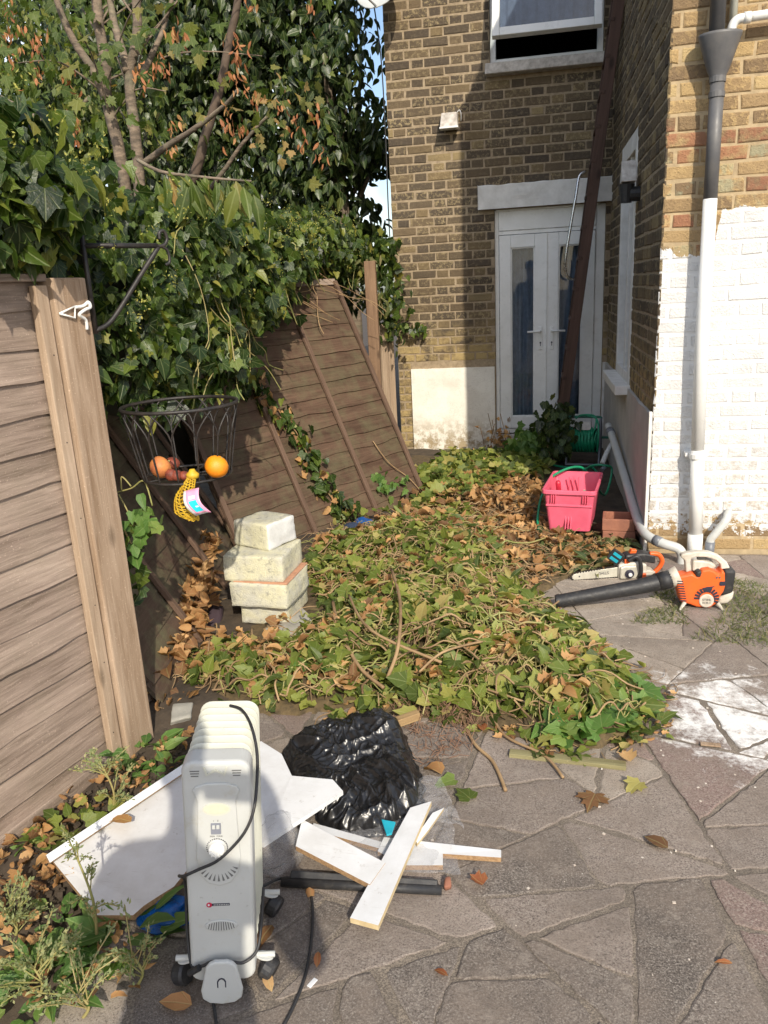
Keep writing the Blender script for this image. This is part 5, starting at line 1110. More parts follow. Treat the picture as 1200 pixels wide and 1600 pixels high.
# ================================================================ OFFCUTS, BAGS AND TRASH BEHIND THE HEATER
def board(pxz, t, label, edge='chip', name='white_board', jag=None):
    """melamine offcut: photo corners with heights; top face white, edges raw"""
    P = [G(x, y, z) for x, y, z in pxz]; n = len(P); c = sum(P, Vector()) / n
    nr = Vector()
    for i in range(n): nr += (P[i] - c).cross(P[(i + 1) % n] - c)
    nr.normalize()
    if nr.z < 0: nr = -nr; P = P[::-1]
    mb = MB(); mb.v = [tuple(p - c) for p in P] + [tuple(p - c - nr * t) for p in P]
    mb.f = [tuple(range(n)), tuple(range(2 * n - 1, n - 1, -1))] + [(i, n + i, n + (i + 1) % n, (i + 1) % n) for i in range(n)]; mb.mi = [0, 0] + [1] * n
    o = mb.build(name, [M['white_board'], M[edge]], None); o.location = c; return tag(o, label, 'board')
board([(78, 1340, .07), (292, 1205, .09), (330, 1215, .09), (300, 1350, .075), (272, 1385, .07), (245, 1402, .065), (225, 1415, .065), (208, 1430, .06), (152, 1430, .06)], .016, 'large white board left of the radiator with a broken raw edge', 'chip')
board([(72, 1336, .105), (295, 1188, .125), (298, 1200, .110), (78, 1348, .09)], .014, 'narrow white strip along the top edge of the large left board', 'chip')
board([(330, 1180, .125), (408, 1158, .125), (440, 1178, .12), (456, 1212, .115), (520, 1218, .11), (536, 1236, .105), (412, 1318, .10), (402, 1316, .10), (398, 1290, .10), (330, 1290, .11)], .014, 'white board with a notched corner right behind the radiator', 'white_board')
board([(472, 1280, .085), (602, 1348, .058), (578, 1382, .055), (462, 1322, .075)], .016, 'white plank offcut with raw chipboard edge left of the long white plank', 'chip')
board([(641, 1262, .065), (660, 1256, .065), (674, 1252, .065), (591, 1446, .048), (547, 1434, .048)], .016, 'long narrow white plank lying towards the camera on top of the offcuts', 'cream_edge')
board([(600, 1308, .030), (783, 1328, .022), (783, 1340, .022), (692, 1334, .022), (692, 1352, .022), (632, 1352, .025), (590, 1330, .028)], .016, 'notched white offcut sticking out to the right under the long plank', 'chip')
board([(648, 1310, .045), (676, 1270, .045), (694, 1262, .045), (670, 1296, .040), (652, 1318, .040)], .013, 'small pointed white sliver behind the long plank', 'cream_edge')
board([(490, 1286, .025), (620, 1322, .025), (616, 1332, .025), (486, 1296, .025)], .014, 'thin white strip inside the clear plastic between the planks', 'chip')
mb = tag(MB().tube([G(455, 1368, .022), G(684, 1383, .018)], .018, 4).build('black_trunking', M['black_plastic'], None, bevel=.003), 'upper black plastic trunking strip on the paving under the offcuts', 'trunking')
mb = tag(MB().tube([G(440, 1378, .016), G(690, 1391, .014)], .013, 10).build('black_pipe', M['black_plastic'], None, smooth=True), 'thin black pipe lying along the front of the black trunking', 'pipe')
rough_block('brick_fragment', [G(694, 1392), G(706, 1390), G(704, 1372), G(694, 1374)], [G(694, 1386, .03), G(705, 1384, .03), G(704, 1368, .03), G(695, 1370, .03)], M['terracotta'], 'broken brick lump at the right end of the black trunking', 'rubble', 2)
def sheet(name, px, z0, m, label, cat, amp=.03, n=26, seed=0, kind='film'):
    P = [G(x, y, 0) for x, y in px]; vs = []; fs = []
    for i in range(n + 1):
        for j in range(n + 1):
            u, v = j / n, i / n; p = (P[0] * (1 - u) + P[1] * u) * (1 - v) + (P[3] * (1 - u) + P[2] * u) * v
            wv = mnoise.ridged_multi_fractal(Vector((p.x * 9, p.y * 9, seed)), 1.0, 2.1, 3, 1.0, 2.0); e = mnoise.noise((u * 4, v * 4, seed + 3))
            vs.append((p.x + .02 * e, p.y + .02 * mnoise.noise((u * 5, v * 5, seed)), z0 * math.sin(math.pi * min(max(u, .02), .98)) ** .5 + amp * abs(wv - .8) * .6 + .004))
    fs = [(i * (n + 1) + j, i * (n + 1) + j + 1, (i + 1) * (n + 1) + j + 1, (i + 1) * (n + 1) + j) for i in range(n) for j in range(n)]
    me = bpy.data.meshes.new(name); me.from_pydata(vs, [], fs); me.update(); o = link(name, me, m, None, smooth=True); return tag(o, label, cat)
sheet('clear_sheet', [(520, 1380), (720, 1372), (700, 1270), (530, 1290)], .02, M['clear_film'], 'clear crumpled polythene sheet spread under the white planks', 'plastic sheet', .02, seed=1)
sheet('clear_sheet', [(640, 1290), (725, 1300), (690, 1225), (630, 1230)], .02, M['clear_film'], 'clear plastic poking out between bin bag and pointed sliver', 'plastic sheet', .03, seed=4)
# grey-clear carrier bag under the notched board
def sack(name, c, rx, ry, rz, m, label, cat, seed, amp=.25, squash=.0, sub=5, sharp=1.0, rot=0, freq=1.0):
    bm = bmesh.new(); bmesh.ops.create_icosphere(bm, subdivisions=sub, radius=1.0)
    for v in bm.verts:
        d = v.co.normalized(); s = Vector((seed, seed * 2.3, 0))
        big = mnoise.noise(d * 1.6 * freq + s) * amp
        fold = (mnoise.ridged_multi_fractal(Vector((d.x * 2.2, d.y * 2.2, d.z * 4.0)) * freq + s, 1.0, 2.1, 4, 1.0, 2.0) - .9) * .085 * sharp
        fine = (1 - abs(mnoise.noise(Vector((d.x * 7, d.y * 5, d.z * 9)) * freq + s)) * 2) * .022 * sharp
        k = 1 + big + fold + fine
        z = d.z * k; z = max(z, -.55) if z < 0 else z
        v.co = Vector((d.x * k * rx, d.y * k * ry, z * rz))
    zm = min(v.co.z for v in bm.verts)
    for v in bm.verts: v.co.z -= zm
    me = bpy.data.meshes.new(name); bm.to_mesh(me); bm.free(); o = link(name, me, m, None, smooth=True); o.location = c; o.rotation_euler = (0, 0, rot); return tag(o, label, cat)
def drape(name, outline, z_out, lumps, m, label, cat, seed, n=230, ang=-.7, fold=.030):
    """plastic sack slumped on the ground: height field inside an outline, with long pulled folds"""
    O = [Vector(G(x, y, z_out)).to_2d() for x, y in outline]; L = [(Vector(G(x, y, z)).to_2d(), r, h) for x, y, z, r, h in lumps]
    x0, x1 = min(p.x for p in O) - .02, max(p.x for p in O) + .02; y0, y1 = min(p.y for p in O) - .02, max(p.y for p in O) + .02
    X, Y = np.meshgrid(np.linspace(x0, x1, n), np.linspace(y0, y1, n)); Z = np.zeros_like(X); ins_ = np.zeros(X.shape, bool); ca, sa = math.cos(ang), math.sin(ang)
    for i in range(n):
        for j in range(n):
            p = Vector((X[i, j], Y[i, j])); inside = False; dm = 9; k = len(O) - 1
            for q in range(len(O)):
                a_, b_ = O[q], O[k]
                if (a_.y > p.y) != (b_.y > p.y) and p.x < (b_.x - a_.x) * (p.y - a_.y) / (b_.y - a_.y) + a_.x: inside = not inside
                ab = b_ - a_; t_ = max(0, min(1, (p - a_).dot(ab) / max(ab.length_squared, 1e-9))); dm = min(dm, (p - a_ - ab * t_).length); k = q
            wob = .012 * mnoise.noise((p.x * 30, p.y * 30, seed)); dd = (dm if inside else -dm) + wob
            if dd < -.012: continue
            ins_[i, j] = True; env = min(1, max(0, dd / .055)); env = math.sqrt(1 - (1 - env) ** 2)
            h = .035 + sum(hh * math.exp(-((p - c_).length / r_) ** 2) for c_, r_, hh in L)
            wp = Vector((p.x, p.y, 0)) + mnoise.noise_vector(Vector((p.x * 6, p.y * 6, seed))) * .035; u = wp.x * ca + wp.y * sa; v = -wp.x * sa + wp.y * ca
            rd = lambda q_: max(0.0, 1 - 3.2 * abs(mnoise.noise(q_))) ** 1.6
            f1 = rd((u * 5, v * 17, seed)); f2 = rd((u * 15, v * 6, seed + 5)); f3 = rd((u * 11, v * 42, seed + 9)); f4 = rd((u * 40, v * 22, seed + 12)); g_ = min(1, max(0, .5 + 1.1 * mnoise.noise((p.x * 7, p.y * 7, seed + 2))))
            h += fold * (f1 * g_ + .9 * f2 * (1 - g_)) + fold * .32 * f3 * g_ + fold * .24 * f4 * (1.2 - g_) + .02 * mnoise.noise((p.x * 9, p.y * 9, seed + 4))
            Z[i, j] = max(0, env * h) + .003
    idx = -np.ones(X.shape, int); vs = []
    for i in range(n):
        for j in range(n):
            if ins_[i, j]: idx[i, j] = len(vs); vs.append((X[i, j], Y[i, j], Z[i, j]))
    fs = [(idx[i, j], idx[i, j + 1], idx[i + 1, j + 1], idx[i + 1, j]) for i in range(n - 1) for j in range(n - 1) if ins_[i:i + 2, j:j + 2].all()]
    me = bpy.data.meshes.new(name); me.from_pydata(vs, [], [tuple(int(q) for q in f) for f in fs]); me.update(); return tag(link(name, me, m, None, smooth=True), label, cat)
drape('bin_bag', [(440, 1172), (470, 1140), (515, 1122), (560, 1118), (600, 1112), (628, 1135), (640, 1170), (655, 1205), (660, 1250), (640, 1272), (600, 1292), (545, 1295), (505, 1275), (470, 1225)], .03, [(592, 1150, .03, .085, .05), (515, 1168, .03, .09, .025), (595, 1225, .03, .10, .03), (630, 1250, .03, .08, .012)], M['bin_bag'], 'crumpled shiny black bin bag slumped behind the white planks', 'bin bag', 3)
q = G(432, 1335, .03); sack('carrier_bag', (q.x, q.y, .0), .065, .09, .085, M['clear_film'], 'milky clear plastic bag between radiator and planks', 'plastic bag', 5, .3, sub=5)
q = G(258, 1436, .0); sack('blue_bag', (q.x, q.y, -.004), .075, .05, .035, M['blue_bag'], 'blue plastic bag squashed under the large left board', 'plastic bag', 9, .35, sub=5)
slabpoly('teal_scrap', [(596, 1280), (618, 1284), (612, 1302), (604, 1304)], .07, .006, M['teal'], 'small turquoise plastic scrap between bin bag and long plank', 'scrap', .001)
# timber bits on the paving
def stick(name, a, b, w_, t, m, label, cat='wood'):
    d = b - a; o = MB().box((0, 0, 0), (d.length, w_, t)).build(name, m, None, bevel=.002); o.matrix_basis = frame((a + b) / 2 + Vector((0, 0, t / 2)), d, (0, 0, 1)); return tag(o, label, cat)
stick('old_batten', G(796, 1180), G(978, 1200), .035, .016, M['old_batten'], 'old greenish batten lying on the paving at the pile edge')
stick('split_wood', G(618, 1135, .02), G(655, 1122, .03), .03, .03, M['split_wood'], 'short split wood chunk between bin bag and ivy pile')
stick('split_wood', G(1094, 1163), G(1126, 1166), .02, .006, M['strip_wood'], 'pale wood splinter lying on the white paint spill')
stick('split_wood', G(700, 1116, .01), G(722, 1104, .02), .02, .015, M['split_wood'], 'small split stick at the lower edge of the ivy pile')
stick('plastic_scrap', G(482, 1543), G(494, 1530), .012, .003, M['white_board'], 'small white scrap on the paving inside the cable curve', 'scrap')
q = G(565, 832, .05); sack('cloth', (q.x, q.y, .02), .13, .07, .06, M['navy_cloth'], 'crumpled navy cloth lying at the foot of the leaning panel', 'cloth', 12, .35, sub=4)
c2 = sheet('cloth_strip', [(540, 838), (592, 842), (590, 828), (548, 825)], .07, M['blue_bag'], 'blue strip of fabric on the crumpled navy cloth', 'cloth', .03, 10, 6)

# ================================================================ VEGETATION
def fan(outline, cz=.0, mid=None, droop=.15, fold=.12):
    """leaf in the xy plane, stalk at origin, tip towards +y"""
    c = mid or (0, .42); vs = [(c[0], c[1], cz)]
    for x, y in outline: vs.append((x, y, fold * abs(x) * 1.0 - droop * max(0, y - .45) ** 2 - .12 * abs(x) ** 2))
    n = len(outline); return np.array(vs, float), np.array([(0, 1 + i, 1 + (i + 1) % n) for i in range(n)], int)
def mir(h): return h + [(-x, y) for x, y in reversed(h) if abs(x) > 1e-6]
LEAF = {
    'ivy': [fan(mir([(0, 0), (.20, -.13), (.42, .0), (.55, .12), (.40, .36), (.44, .56), (.22, .62), (0, 1.0)])[0:], droop=.3), fan(mir([(0, 0), (.25, -.1), (.50, .10), (.34, .34), (.30, .55), (0, .95)]), droop=.45, fold=.25), fan(mir([(0, 0), (.3, -.15), (.52, .05), (.45, .28), (.58, .5), (.28, .56), (.0, .9)]), droop=.6, fold=.05), fan([(0, 0), (.18, -.1), (.40, .06), (.30, .30), (.34, .5), (.05, .98), (-.24, .58), (-.5, .46), (-.38, .26), (-.55, .02), (-.2, -.14)], droop=.9, fold=.45), fan(mir([(0, 0), (.24, .02), (.34, .25), (.24, .55), (0, 1.0)]), droop=.5, fold=.4), fan([(0, 0), (.26, -.12), (.6, .1), (.36, .32), (.38, .52), (.1, .8), (-.3, .5), (-.36, .3), (-.42, .08), (-.16, -.1)], droop=-.35, fold=.6)],
    'ovate': [fan(mir([(0, 0), (.22, .14), (.30, .38), (.2, .7), (0, 1.0)]), droop=.3, fold=.3), fan(mir([(0, 0), (.18, .12), (.25, .4), (.16, .72), (0, 1.05)]), droop=.7, fold=.2)],
    'long': [fan(mir([(0, 0), (.13, .2), (.18, .45), (.12, .75), (0, 1.0)]), droop=.7, fold=.3)],
    'maple': [fan(mir([(0, 0), (.18, -.08), (.34, -.06), (.30, .08), (.56, .16), (.50, .30), (.60, .46), (.36, .44), (.26, .50), (.30, .72), (.14, .68), (0, 1.0)]), droop=.4, fold=.12), fan(mir([(0, 0), (.2, -.1), (.3, .06), (.55, .2), (.42, .38), (.5, .58), (.24, .52), (.2, .76), (0, .95)]), droop=.9, fold=.35)],
    'curl': [fan(mir([(0, 0), (.25, .05), (.36, .3), (.30, .55), (.24, .75), (0, .95)]), droop=1.0, fold=.8), fan(mir([(0, 0), (.3, -.1), (.45, .2), (.3, .35), (.42, .55), (.15, .65), (0, .9)]), droop=-.8, fold=.9), fan(mir([(0, 0), (.14, .1), (.2, .45), (.1, .8), (0, 1)]), droop=.5, fold=-1.0)],
    'kite': [(np.array([(0, 0, 0), (.26, .42, .04), (0, 1, -.05), (-.26, .42, .04)], float), np.array([(0, 1, 2), (0, 2, 3)], int))],
    'blade': [(np.array([(-.05, 0, 0), (.05, 0, 0), (.035, .5, .03), (-.035, .5, .03), (0, 1, -.08)], float), np.array([(0, 1, 2), (0, 2, 3), (3, 2, 4)], int))],
}
LEAFME = {}
def leaf_mesh(kind, i, m):
    key = (kind, i, m.name)
    if key not in LEAFME:
        V, T = LEAF[kind][i]; me = bpy.data.meshes.new('leaf'); me.from_pydata(V.tolist(), [], T.tolist()); me.update(); me.materials.append(m); at = me.attributes.new('luv', 'FLOAT_VECTOR', 'POINT'); at.data.foreach_set('vector', V.ravel())
        me.polygons.foreach_set('use_smooth', [True] * len(me.polygons)); LEAFME[key] = me
    return LEAFME[key]
def basis(D, N):
    D = D / np.linalg.norm(D, axis=1, keepdims=True); N = N - D * np.sum(N * D, 1, keepdims=True); N = N / np.maximum(np.linalg.norm(N, axis=1, keepdims=True), 1e-6)
    X = np.cross(D, N); return np.stack([X, D, N], 2)
def leaves(name, parent, kind, m, P, D, N, S, nsep=0, kindtag='stuff', joined='foliage'):
    P = np.asarray(P, float); D = np.asarray(D, float); N = np.asarray(N, float); S = np.asarray(S, float); n = len(P)
    if n == 0: return None
    B = basis(D, N); B[:, :, 0] *= rng.uniform(.72, 1.12, n)[:, None]; B[:, :, 2] *= rng.uniform(.4, 1.6, n)[:, None]; var = rng.integers(0, len(LEAF[kind]), n)
    sep = np.zeros(n, bool)
    if nsep:
        c = (P - CC) @ CR; z = c[:, 2]; px = c[:, 0] / np.maximum(z, .01) * FPX + 600; py = c[:, 1] / np.maximum(z, .01) * FPX + 800
        sc = np.where((z > .2) & (px > 0) & (px < 1200) & (py > 0) & (py < 1600), S / np.maximum(z, .2), 0) * (.5 + .5 * np.abs(np.sum(B[:, :, 2] * (P - CC) / np.linalg.norm(P - CC, axis=1, keepdims=True), 1)))
        idx = np.argsort(-sc)[:nsep]; sep[idx[sc[idx] > 0]] = True
        for i in np.nonzero(sep)[0]:
            o = bpy.data.objects.new(name, leaf_mesh(kind, int(var[i]), m)); COL.objects.link(o); o.parent = parent
            mt = Matrix.Identity(4)
            for r in range(3):
                for q in range(3): mt[r][q] = B[i, r, q] * S[i]
            mt.translation = Vector(P[i]); o.matrix_basis = mt
    Vs = []; Ts = []; As = []; Us = []; off = 0
    for k, (V, T) in enumerate(LEAF[kind]):
        ii = np.nonzero((var == k) & ~sep)[0]
        if not len(ii): continue
        Vw = np.einsum('nij,vj->nvi', B[ii] * S[ii][:, None, None], V) + P[ii][:, None, :]; nv = len(V)
        Ts.append((T[None] + (np.arange(len(ii)) * nv)[:, None, None]).reshape(-1, 3) + off); Vs.append(Vw.reshape(-1, 3)); As.append(np.repeat(rng.random(len(ii)), nv)); Us.append(np.tile(V, (len(ii), 1))); off += len(ii) * nv
    if Vs:
        V = np.concatenate(Vs); T = np.concatenate(Ts); A = np.concatenate(As); me = bpy.data.meshes.new(joined)
        me.vertices.add(len(V)); me.vertices.foreach_set('co', V.ravel()); me.loops.add(len(T) * 3); me.loops.foreach_set('vertex_index', T.ravel().astype(np.int32))
        me.polygons.add(len(T)); me.polygons.foreach_set('loop_start', np.arange(0, len(T) * 3, 3, dtype=np.int32)); me.polygons.foreach_set('loop_total', np.full(len(T), 3, np.int32))
        me.update(calc_edges=True); at = me.attributes.new('rnd', 'FLOAT', 'POINT'); at.data.foreach_set('value', A); at = me.attributes.new('luv', 'FLOAT_VECTOR', 'POINT'); at.data.foreach_set('vector', np.concatenate(Us).ravel())
        me.polygons.foreach_set('use_smooth', np.ones(len(T), bool))
        o = link(joined, me, m, parent)
        if kindtag: o['kind'] = kindtag
        return o
def rv(n, s=1.0): return rng.normal(0, s, (n, 3))

# ---------------- ivy over the fence
ivy = tag(empty('ivy', (-1.7, 3, 0)), 'thick dark green ivy growing over the fence tops from the left edge to the house', 'ivy'); ivy.location = (0, 0, 0)
def fence_x(y): return np.where(y < 2.2, -1.40 + (y - 2.2) * .228, np.interp(y, [2.2, 3.2, 4.2, 5, 6.2, 7.2], [-1.42, -1.50, -1.56, -1.66, -1.68, -1.58]))
def top_z(y): return np.interp(y, [.4, 1.2, 1.9, 2.5, 3.5, 5, 6.2, 7.3], [2.45, 2.35, 2.12, 1.98, 2.0, 2.05, 2.12, 2.05])
def bot_z(y): return np.interp(y, [.4, 1.2, 1.9, 2.2, 2.5, 3.4, 4.3, 5.0, 5.6, 6.3, 7.3], [1.70, 1.70, 1.69, 1.66, 1.12, 1.12, 1.40, 1.60, 1.67, 1.68, 1.66])
n = 13500; y = rng.uniform(.5, 7.25, n); t = rng.random(n) ** .9; bz_, tz_ = bot_z(y), top_z(y)
jag = np.array([.16 * mnoise.noise((0, yy * 2.3, 1)) + .10 * mnoise.noise((0, yy * 7, 4)) for yy in y])
z = bz_ + np.where(y < 2.25, .4, 1.0) * jag * (1 - t) + t * (tz_ - bz_ + .12 * np.sin(y * 3.1)); bul = np.array([.17 * mnoise.noise((yy * 2.1, zz * 2.6, 3)) + .09 * mnoise.noise((yy * 5, zz * 5, 8)) for yy, zz in zip(y, z)])
x = fence_x(y) + .02 - .13 * np.exp(-((y - 2.42) / .22) ** 2) + bul + .07 * np.sin(np.clip((z - bz_) / (tz_ - bz_), 0, 1) * math.pi) + rng.normal(0, .035, n)
roll = np.clip((z - (tz_ - .28)) / .3, 0, 1); x = x - roll ** 2 * rng.random(n) * .55; z = z - 0
N = np.stack([np.full(n, 1.0), np.full(n, -.55), .35 + roll * 1.0], 1) + rv(n, .8); D = np.stack([np.full(n, .25), np.full(n, -.1), np.full(n, -1.0)], 1) + rv(n, .5)
S = (.028 + .062 * rng.random(n) ** 1.4) * np.where(y < 2.3, 1.15, 1.0)
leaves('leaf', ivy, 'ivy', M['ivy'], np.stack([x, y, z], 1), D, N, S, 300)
# dark core sheet added inside the ivy to block the daylight
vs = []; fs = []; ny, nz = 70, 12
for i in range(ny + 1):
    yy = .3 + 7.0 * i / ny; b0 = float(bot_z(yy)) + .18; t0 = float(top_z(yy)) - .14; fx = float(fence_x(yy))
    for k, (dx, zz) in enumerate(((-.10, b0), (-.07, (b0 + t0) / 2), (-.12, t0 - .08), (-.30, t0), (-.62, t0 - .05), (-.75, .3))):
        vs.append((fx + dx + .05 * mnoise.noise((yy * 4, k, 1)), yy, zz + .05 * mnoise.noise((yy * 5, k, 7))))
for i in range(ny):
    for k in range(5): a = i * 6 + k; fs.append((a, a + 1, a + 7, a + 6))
me = bpy.data.meshes.new('daylight_screen'); me.from_pydata(vs, [], fs); me.update(); link('daylight_screen', me, M['dark_screen'], ivy, smooth=True)
# ivy stems wandering through and hanging
mb = MB()
for k in range(60):
    yy = random.uniform(3.1, 7.0); z0 = float(top_z(yy)) - random.uniform(.1, .5); x0 = float(fence_x(yy)) + .08; pts = [Vector((x0, yy, z0))]; dy = random.uniform(-.12, .12)
    for j in range(7): pts.append(pts[-1] + Vector((random.uniform(-.03, .035), dy + random.uniform(-.05, .05), -random.uniform(.04, .11))))
    zl = float(bot_z(yy)) - .12; pts = [p for p in pts if p.z > zl]
    if len(pts) > 3: mb.tube(catmull(pts, 3), random.uniform(.0015, .003), 5)
mb.build('stem', M['green_stem'], ivy)['kind'] = 'stuff'
# flower heads
P = []
for k in range(70):
    yy = random.uniform(1.9, 6.8); zz = random.uniform(float(bot_z(yy)) + .15, float(top_z(yy)) + .02); c = np.array([float(fence_x(yy)) + .16, yy, zz]); P += [c + rng.normal(0, .018, 3) for _ in range(16)]
P = np.array(P); leaves('flower', ivy, 'kite', M['berry'], P, rv(len(P)), rv(len(P)), np.full(len(P), .012), 0, joined='flowers')
# hanging tuft beside the far post, and the strip that climbs the leaning panel
def clump(parent, kind, m, pts, spread, cnt, size, nrm=(1, -.6, .4), dirn=(0, 0, -1), nsep=0, nj=.5, dj=.6, joined='foliage'):
    pts = np.array([tuple(p) for p in pts], float); i = rng.integers(0, len(pts) - 1, cnt) if len(pts) > 1 else np.zeros(cnt, int); u = rng.random((cnt, 1))
    P = (pts[i] * (1 - u) + pts[i + 1] * u) if len(pts) > 1 else np.repeat(pts, cnt, 0)
    P = P + rng.normal(0, 1, (cnt, 3)) * np.array(spread); return leaves('leaf', parent, kind, m, P, np.array(dirn, float) + rv(cnt, dj), np.array(nrm, float) + rv(cnt, nj), rng.uniform(.7, 1.25, cnt) * size, nsep, joined=joined)
tuft = tag(empty('hanging_ivy'), 'ragged ivy tuft hanging between the far fence post and the house corner', 'ivy')
clump(tuft, 'ivy', M['ivy'], [(-1.36, 7.2, 2.0), (-1.33, 7.22, 1.75), (-1.31, 7.2, 1.45), (-1.33, 7.15, 1.12)], (.075, .09, .06), 420, .075, nsep=40)
clump(tuft, 'ivy', M['ivy'], [(-1.17, 7.40, 1.20), (-1.05, 7.42, 1.19)], (.03, .02, .03), 16, .075)
clump(tuft, 'long', M['grass'], [(-1.44, 6.85, 1.75), (-1.38, 6.9, 1.35)], (.05, .05, .08), 160, .10)
def onpanel(s, h, off=.03): return o1 + xa * s + ua * h + na * off
cl_ = tag(empty('climbing_ivy'), 'strand of ivy and dead leaves trailing down the middle of the leaning brown panel', 'ivy')
strip = [onpanel(.62, 1.18), onpanel(.66, .95), onpanel(.80, .75), onpanel(.82, .5), onpanel(.86, .28), onpanel(.95, .08)]
clump(cl_, 'ivy', M['ivy'], strip, (.045, .045, .04), 170, .075, nrm=tuple(na), dirn=tuple(-ua), nsep=60)
clump(cl_, 'curl', M['dead_leaf'], strip, (.06, .06, .04), 60, .07, nrm=tuple(na))
MB().tube(catmull(strip, 4), .005, 6).build('stem', M['stem'], cl_, smooth=True)
pt = tag(empty('ivy_sprig'), 'small fresh ivy sprigs on the lower right of the leaning panel', 'ivy')
clump(pt, 'ivy', M['weed_leaf'], [onpanel(1.38, .18), onpanel(1.43, .32)], (.05, .05, .03), 34, .06, nrm=tuple(na), nsep=20); clump(pt, 'ivy', M['weed_leaf'], [onpanel(1.62, .22), onpanel(1.66, .12)], (.03, .04, .02), 16, .055, nrm=tuple(na), nsep=10)
MB().tube(catmull([onpanel(1.50, .55, .02), onpanel(1.56, .36, .03), onpanel(1.72, .2, .02), onpanel(1.80, .05, .02)], 5), .004, 6).build('stem', M['stem'], pt, smooth=True)
mb = MB(); vines = tag(empty('bare_vines'), 'thin bare vine stems hanging over the top of the leaning panel', 'vine')
for k in range(26):
    s = random.uniform(.1, 1.7); pts = [onpanel(s, 1.84 + random.uniform(-.05, .1), .06)]; dx = random.uniform(-.10, .16)
    for j in range(5): pts.append(pts[-1] + xa * (dx + random.uniform(-.05, .05)) - ua * random.uniform(.01, .13) + na * random.uniform(-.012, .014))
    mb.tube(catmull(pts, 3), random.uniform(.0018, .004), 5)
mb.build('stem', M['stem'], vines)['kind'] = 'stuff'
clump(vines, 'ivy', M['ivy'], [onpanel(.2, 1.75, .05), onpanel(.8, 1.72, .06), onpanel(1.3, 1.75, .06)], (.12, .12, .10), 190, .075, nrm=tuple(na), nsep=60)
clump(vines, 'ivy', M['ivy'], [onpanel(.15, 1.55, .05), onpanel(.45, 1.35, .05), onpanel(.55, 1.15, .05)], (.08, .08, .10), 150, .08, nrm=tuple(na), nsep=60)
# sprig hanging right of the near post
sp = tag(empty('ivy_sprig'), 'pale leggy ivy sprig poking out right of the near post below the basket', 'ivy')
q0 = PY(150, 800, 2.35); stems_ = [[PY(178, 770, 2.40), PY(205, 763, 2.40), PY(225, 752, 2.39), PY(238, 790, 2.38)], [PY(185, 772, 2.4), PY(200, 800, 2.39), PY(212, 830, 2.38)], [PY(190, 768, 2.4), PY(190, 745, 2.4), PY(205, 760, 2.4)], [PY(178, 800, 2.4), PY(195, 830, 2.4), PY(205, 850, 2.4)]]
for s_ in stems_: MB().tube(catmull(s_, 5), .0028, 6).build('stem', M['green_stem'], sp, smooth=True)
clump(sp, 'ivy', M['weed_leaf'], [PY(195, 800, 2.38), PY(215, 815, 2.37), PY(235, 795, 2.37), PY(205, 845, 2.38)], (.03, .03, .03), 26, .055, nrm=(.3, -1, .5), nsep=26)
clump(sp, 'ivy', M['ivy'], [PY(185, 850, 2.42), PY(205, 890, 2.42)], (.03, .04, .06), 30, .06, nsep=20)

# ---------------- trees behind the fence
def limb(pxs, y0, y1, r0, r1, parent, name='limb', m=None, k=5):
    n = len(pxs); pts = [PY(x, yy, y0 + (y1 - y0) * i / (n - 1)) for i, (x, yy) in enumerate(pxs)]; cp = catmull(pts, k)
    cp = [p + Vector((.008 * mnoise.noise(p * 9), 0, 0)) for p in cp]
    MB().tube(cp, [r0 + (r1 - r0) * i / (len(cp) - 1) for i in range(len(cp))], 10).build(name, m or M['bark'], parent, smooth=True); return cp
syc = tag(empty('sycamore_tree'), 'young sycamore with pale bare stems and orange winged seeds behind the ivy', 'tree')
A1 = limb([(207, 560), (203, 420), (201, 345), (197, 305), (184, 230), (168, 160), (164, 100), (150, 0), (140, -90)], 4.5, 4.5, .042, .026, syc, 'trunk')
A2 = limb([(226, 560), (222, 420), (220, 339), (216, 259), (207, 172), (203, 124), (213, 57), (215, -10), (225, -120)], 4.45, 4.4, .038, .021, syc, 'trunk')
limb([(172, 165), (150, 118), (115, 63), (92, 10), (70, -60)], 4.5, 4.3, .026, .014, syc); limb([(199, 112), (186, 60), (172, 5), (160, -70)], 4.4, 4.6, .024, .015, syc)
limb([(222, 258), (262, 228), (300, 204), (345, 170), (372, 140)], 4.45, 4.1, .020, .008, syc); limb([(222, 118), (240, 80), (252, 52), (275, -20)], 4.4, 4.5, .018, .010, syc)
limb([(290, 300), (305, 269), (323, 207), (344, 134), (372, 0), (380, -50)], 5.4, 5.4, .038, .02, syc, m=plain('dark_bark', (.13, .09, .065), .85, (.07, .05, .035), 12, .5, 40)); limb([(330, 295), (341, 279), (385, 217), (420, 180)], 5.2, 5.0, .018, .008, syc)
limb([(0, 152), (30, 168), (60, 185), (110, 215)], 3.4, 3.5, .010, .006, syc)
tw = []
for k in range(34):
    b = random.choice([A1, A2]); p = b[random.randrange(len(b) // 3, len(b))]; e = p + Vector((random.uniform(-.7, .9), random.uniform(-.5, .8), random.uniform(-.05, .6)))
    mid = (p + e) / 2 + Vector((0, 0, .08)); tw.append((p, mid, e)); MB().tube(catmull([p, mid, e], 5), [.0065 - .0004 * i for i in range(11)], 6).build('twig', M['bark'], syc, smooth=True)
P = []
for (p, mid, e) in tw:
    for j in range(9): t_ = random.uniform(.25, 1.05); P.append(np.array(p + (e - p) * t_) + rng.normal(0, .11, 3))
for j in range(40): x_, y_ = random.uniform(-20, 330), random.uniform(0, 300); P.append(np.array(PY(x_, y_, random.uniform(3.5, 4.4))))
for j in range(170): x_, y_ = random.uniform(-60, 520), random.uniform(-120, 330) ; P.append(np.array(PY(x_, y_ - .10 * x_ + 10, random.uniform(4.7, 6.4))))
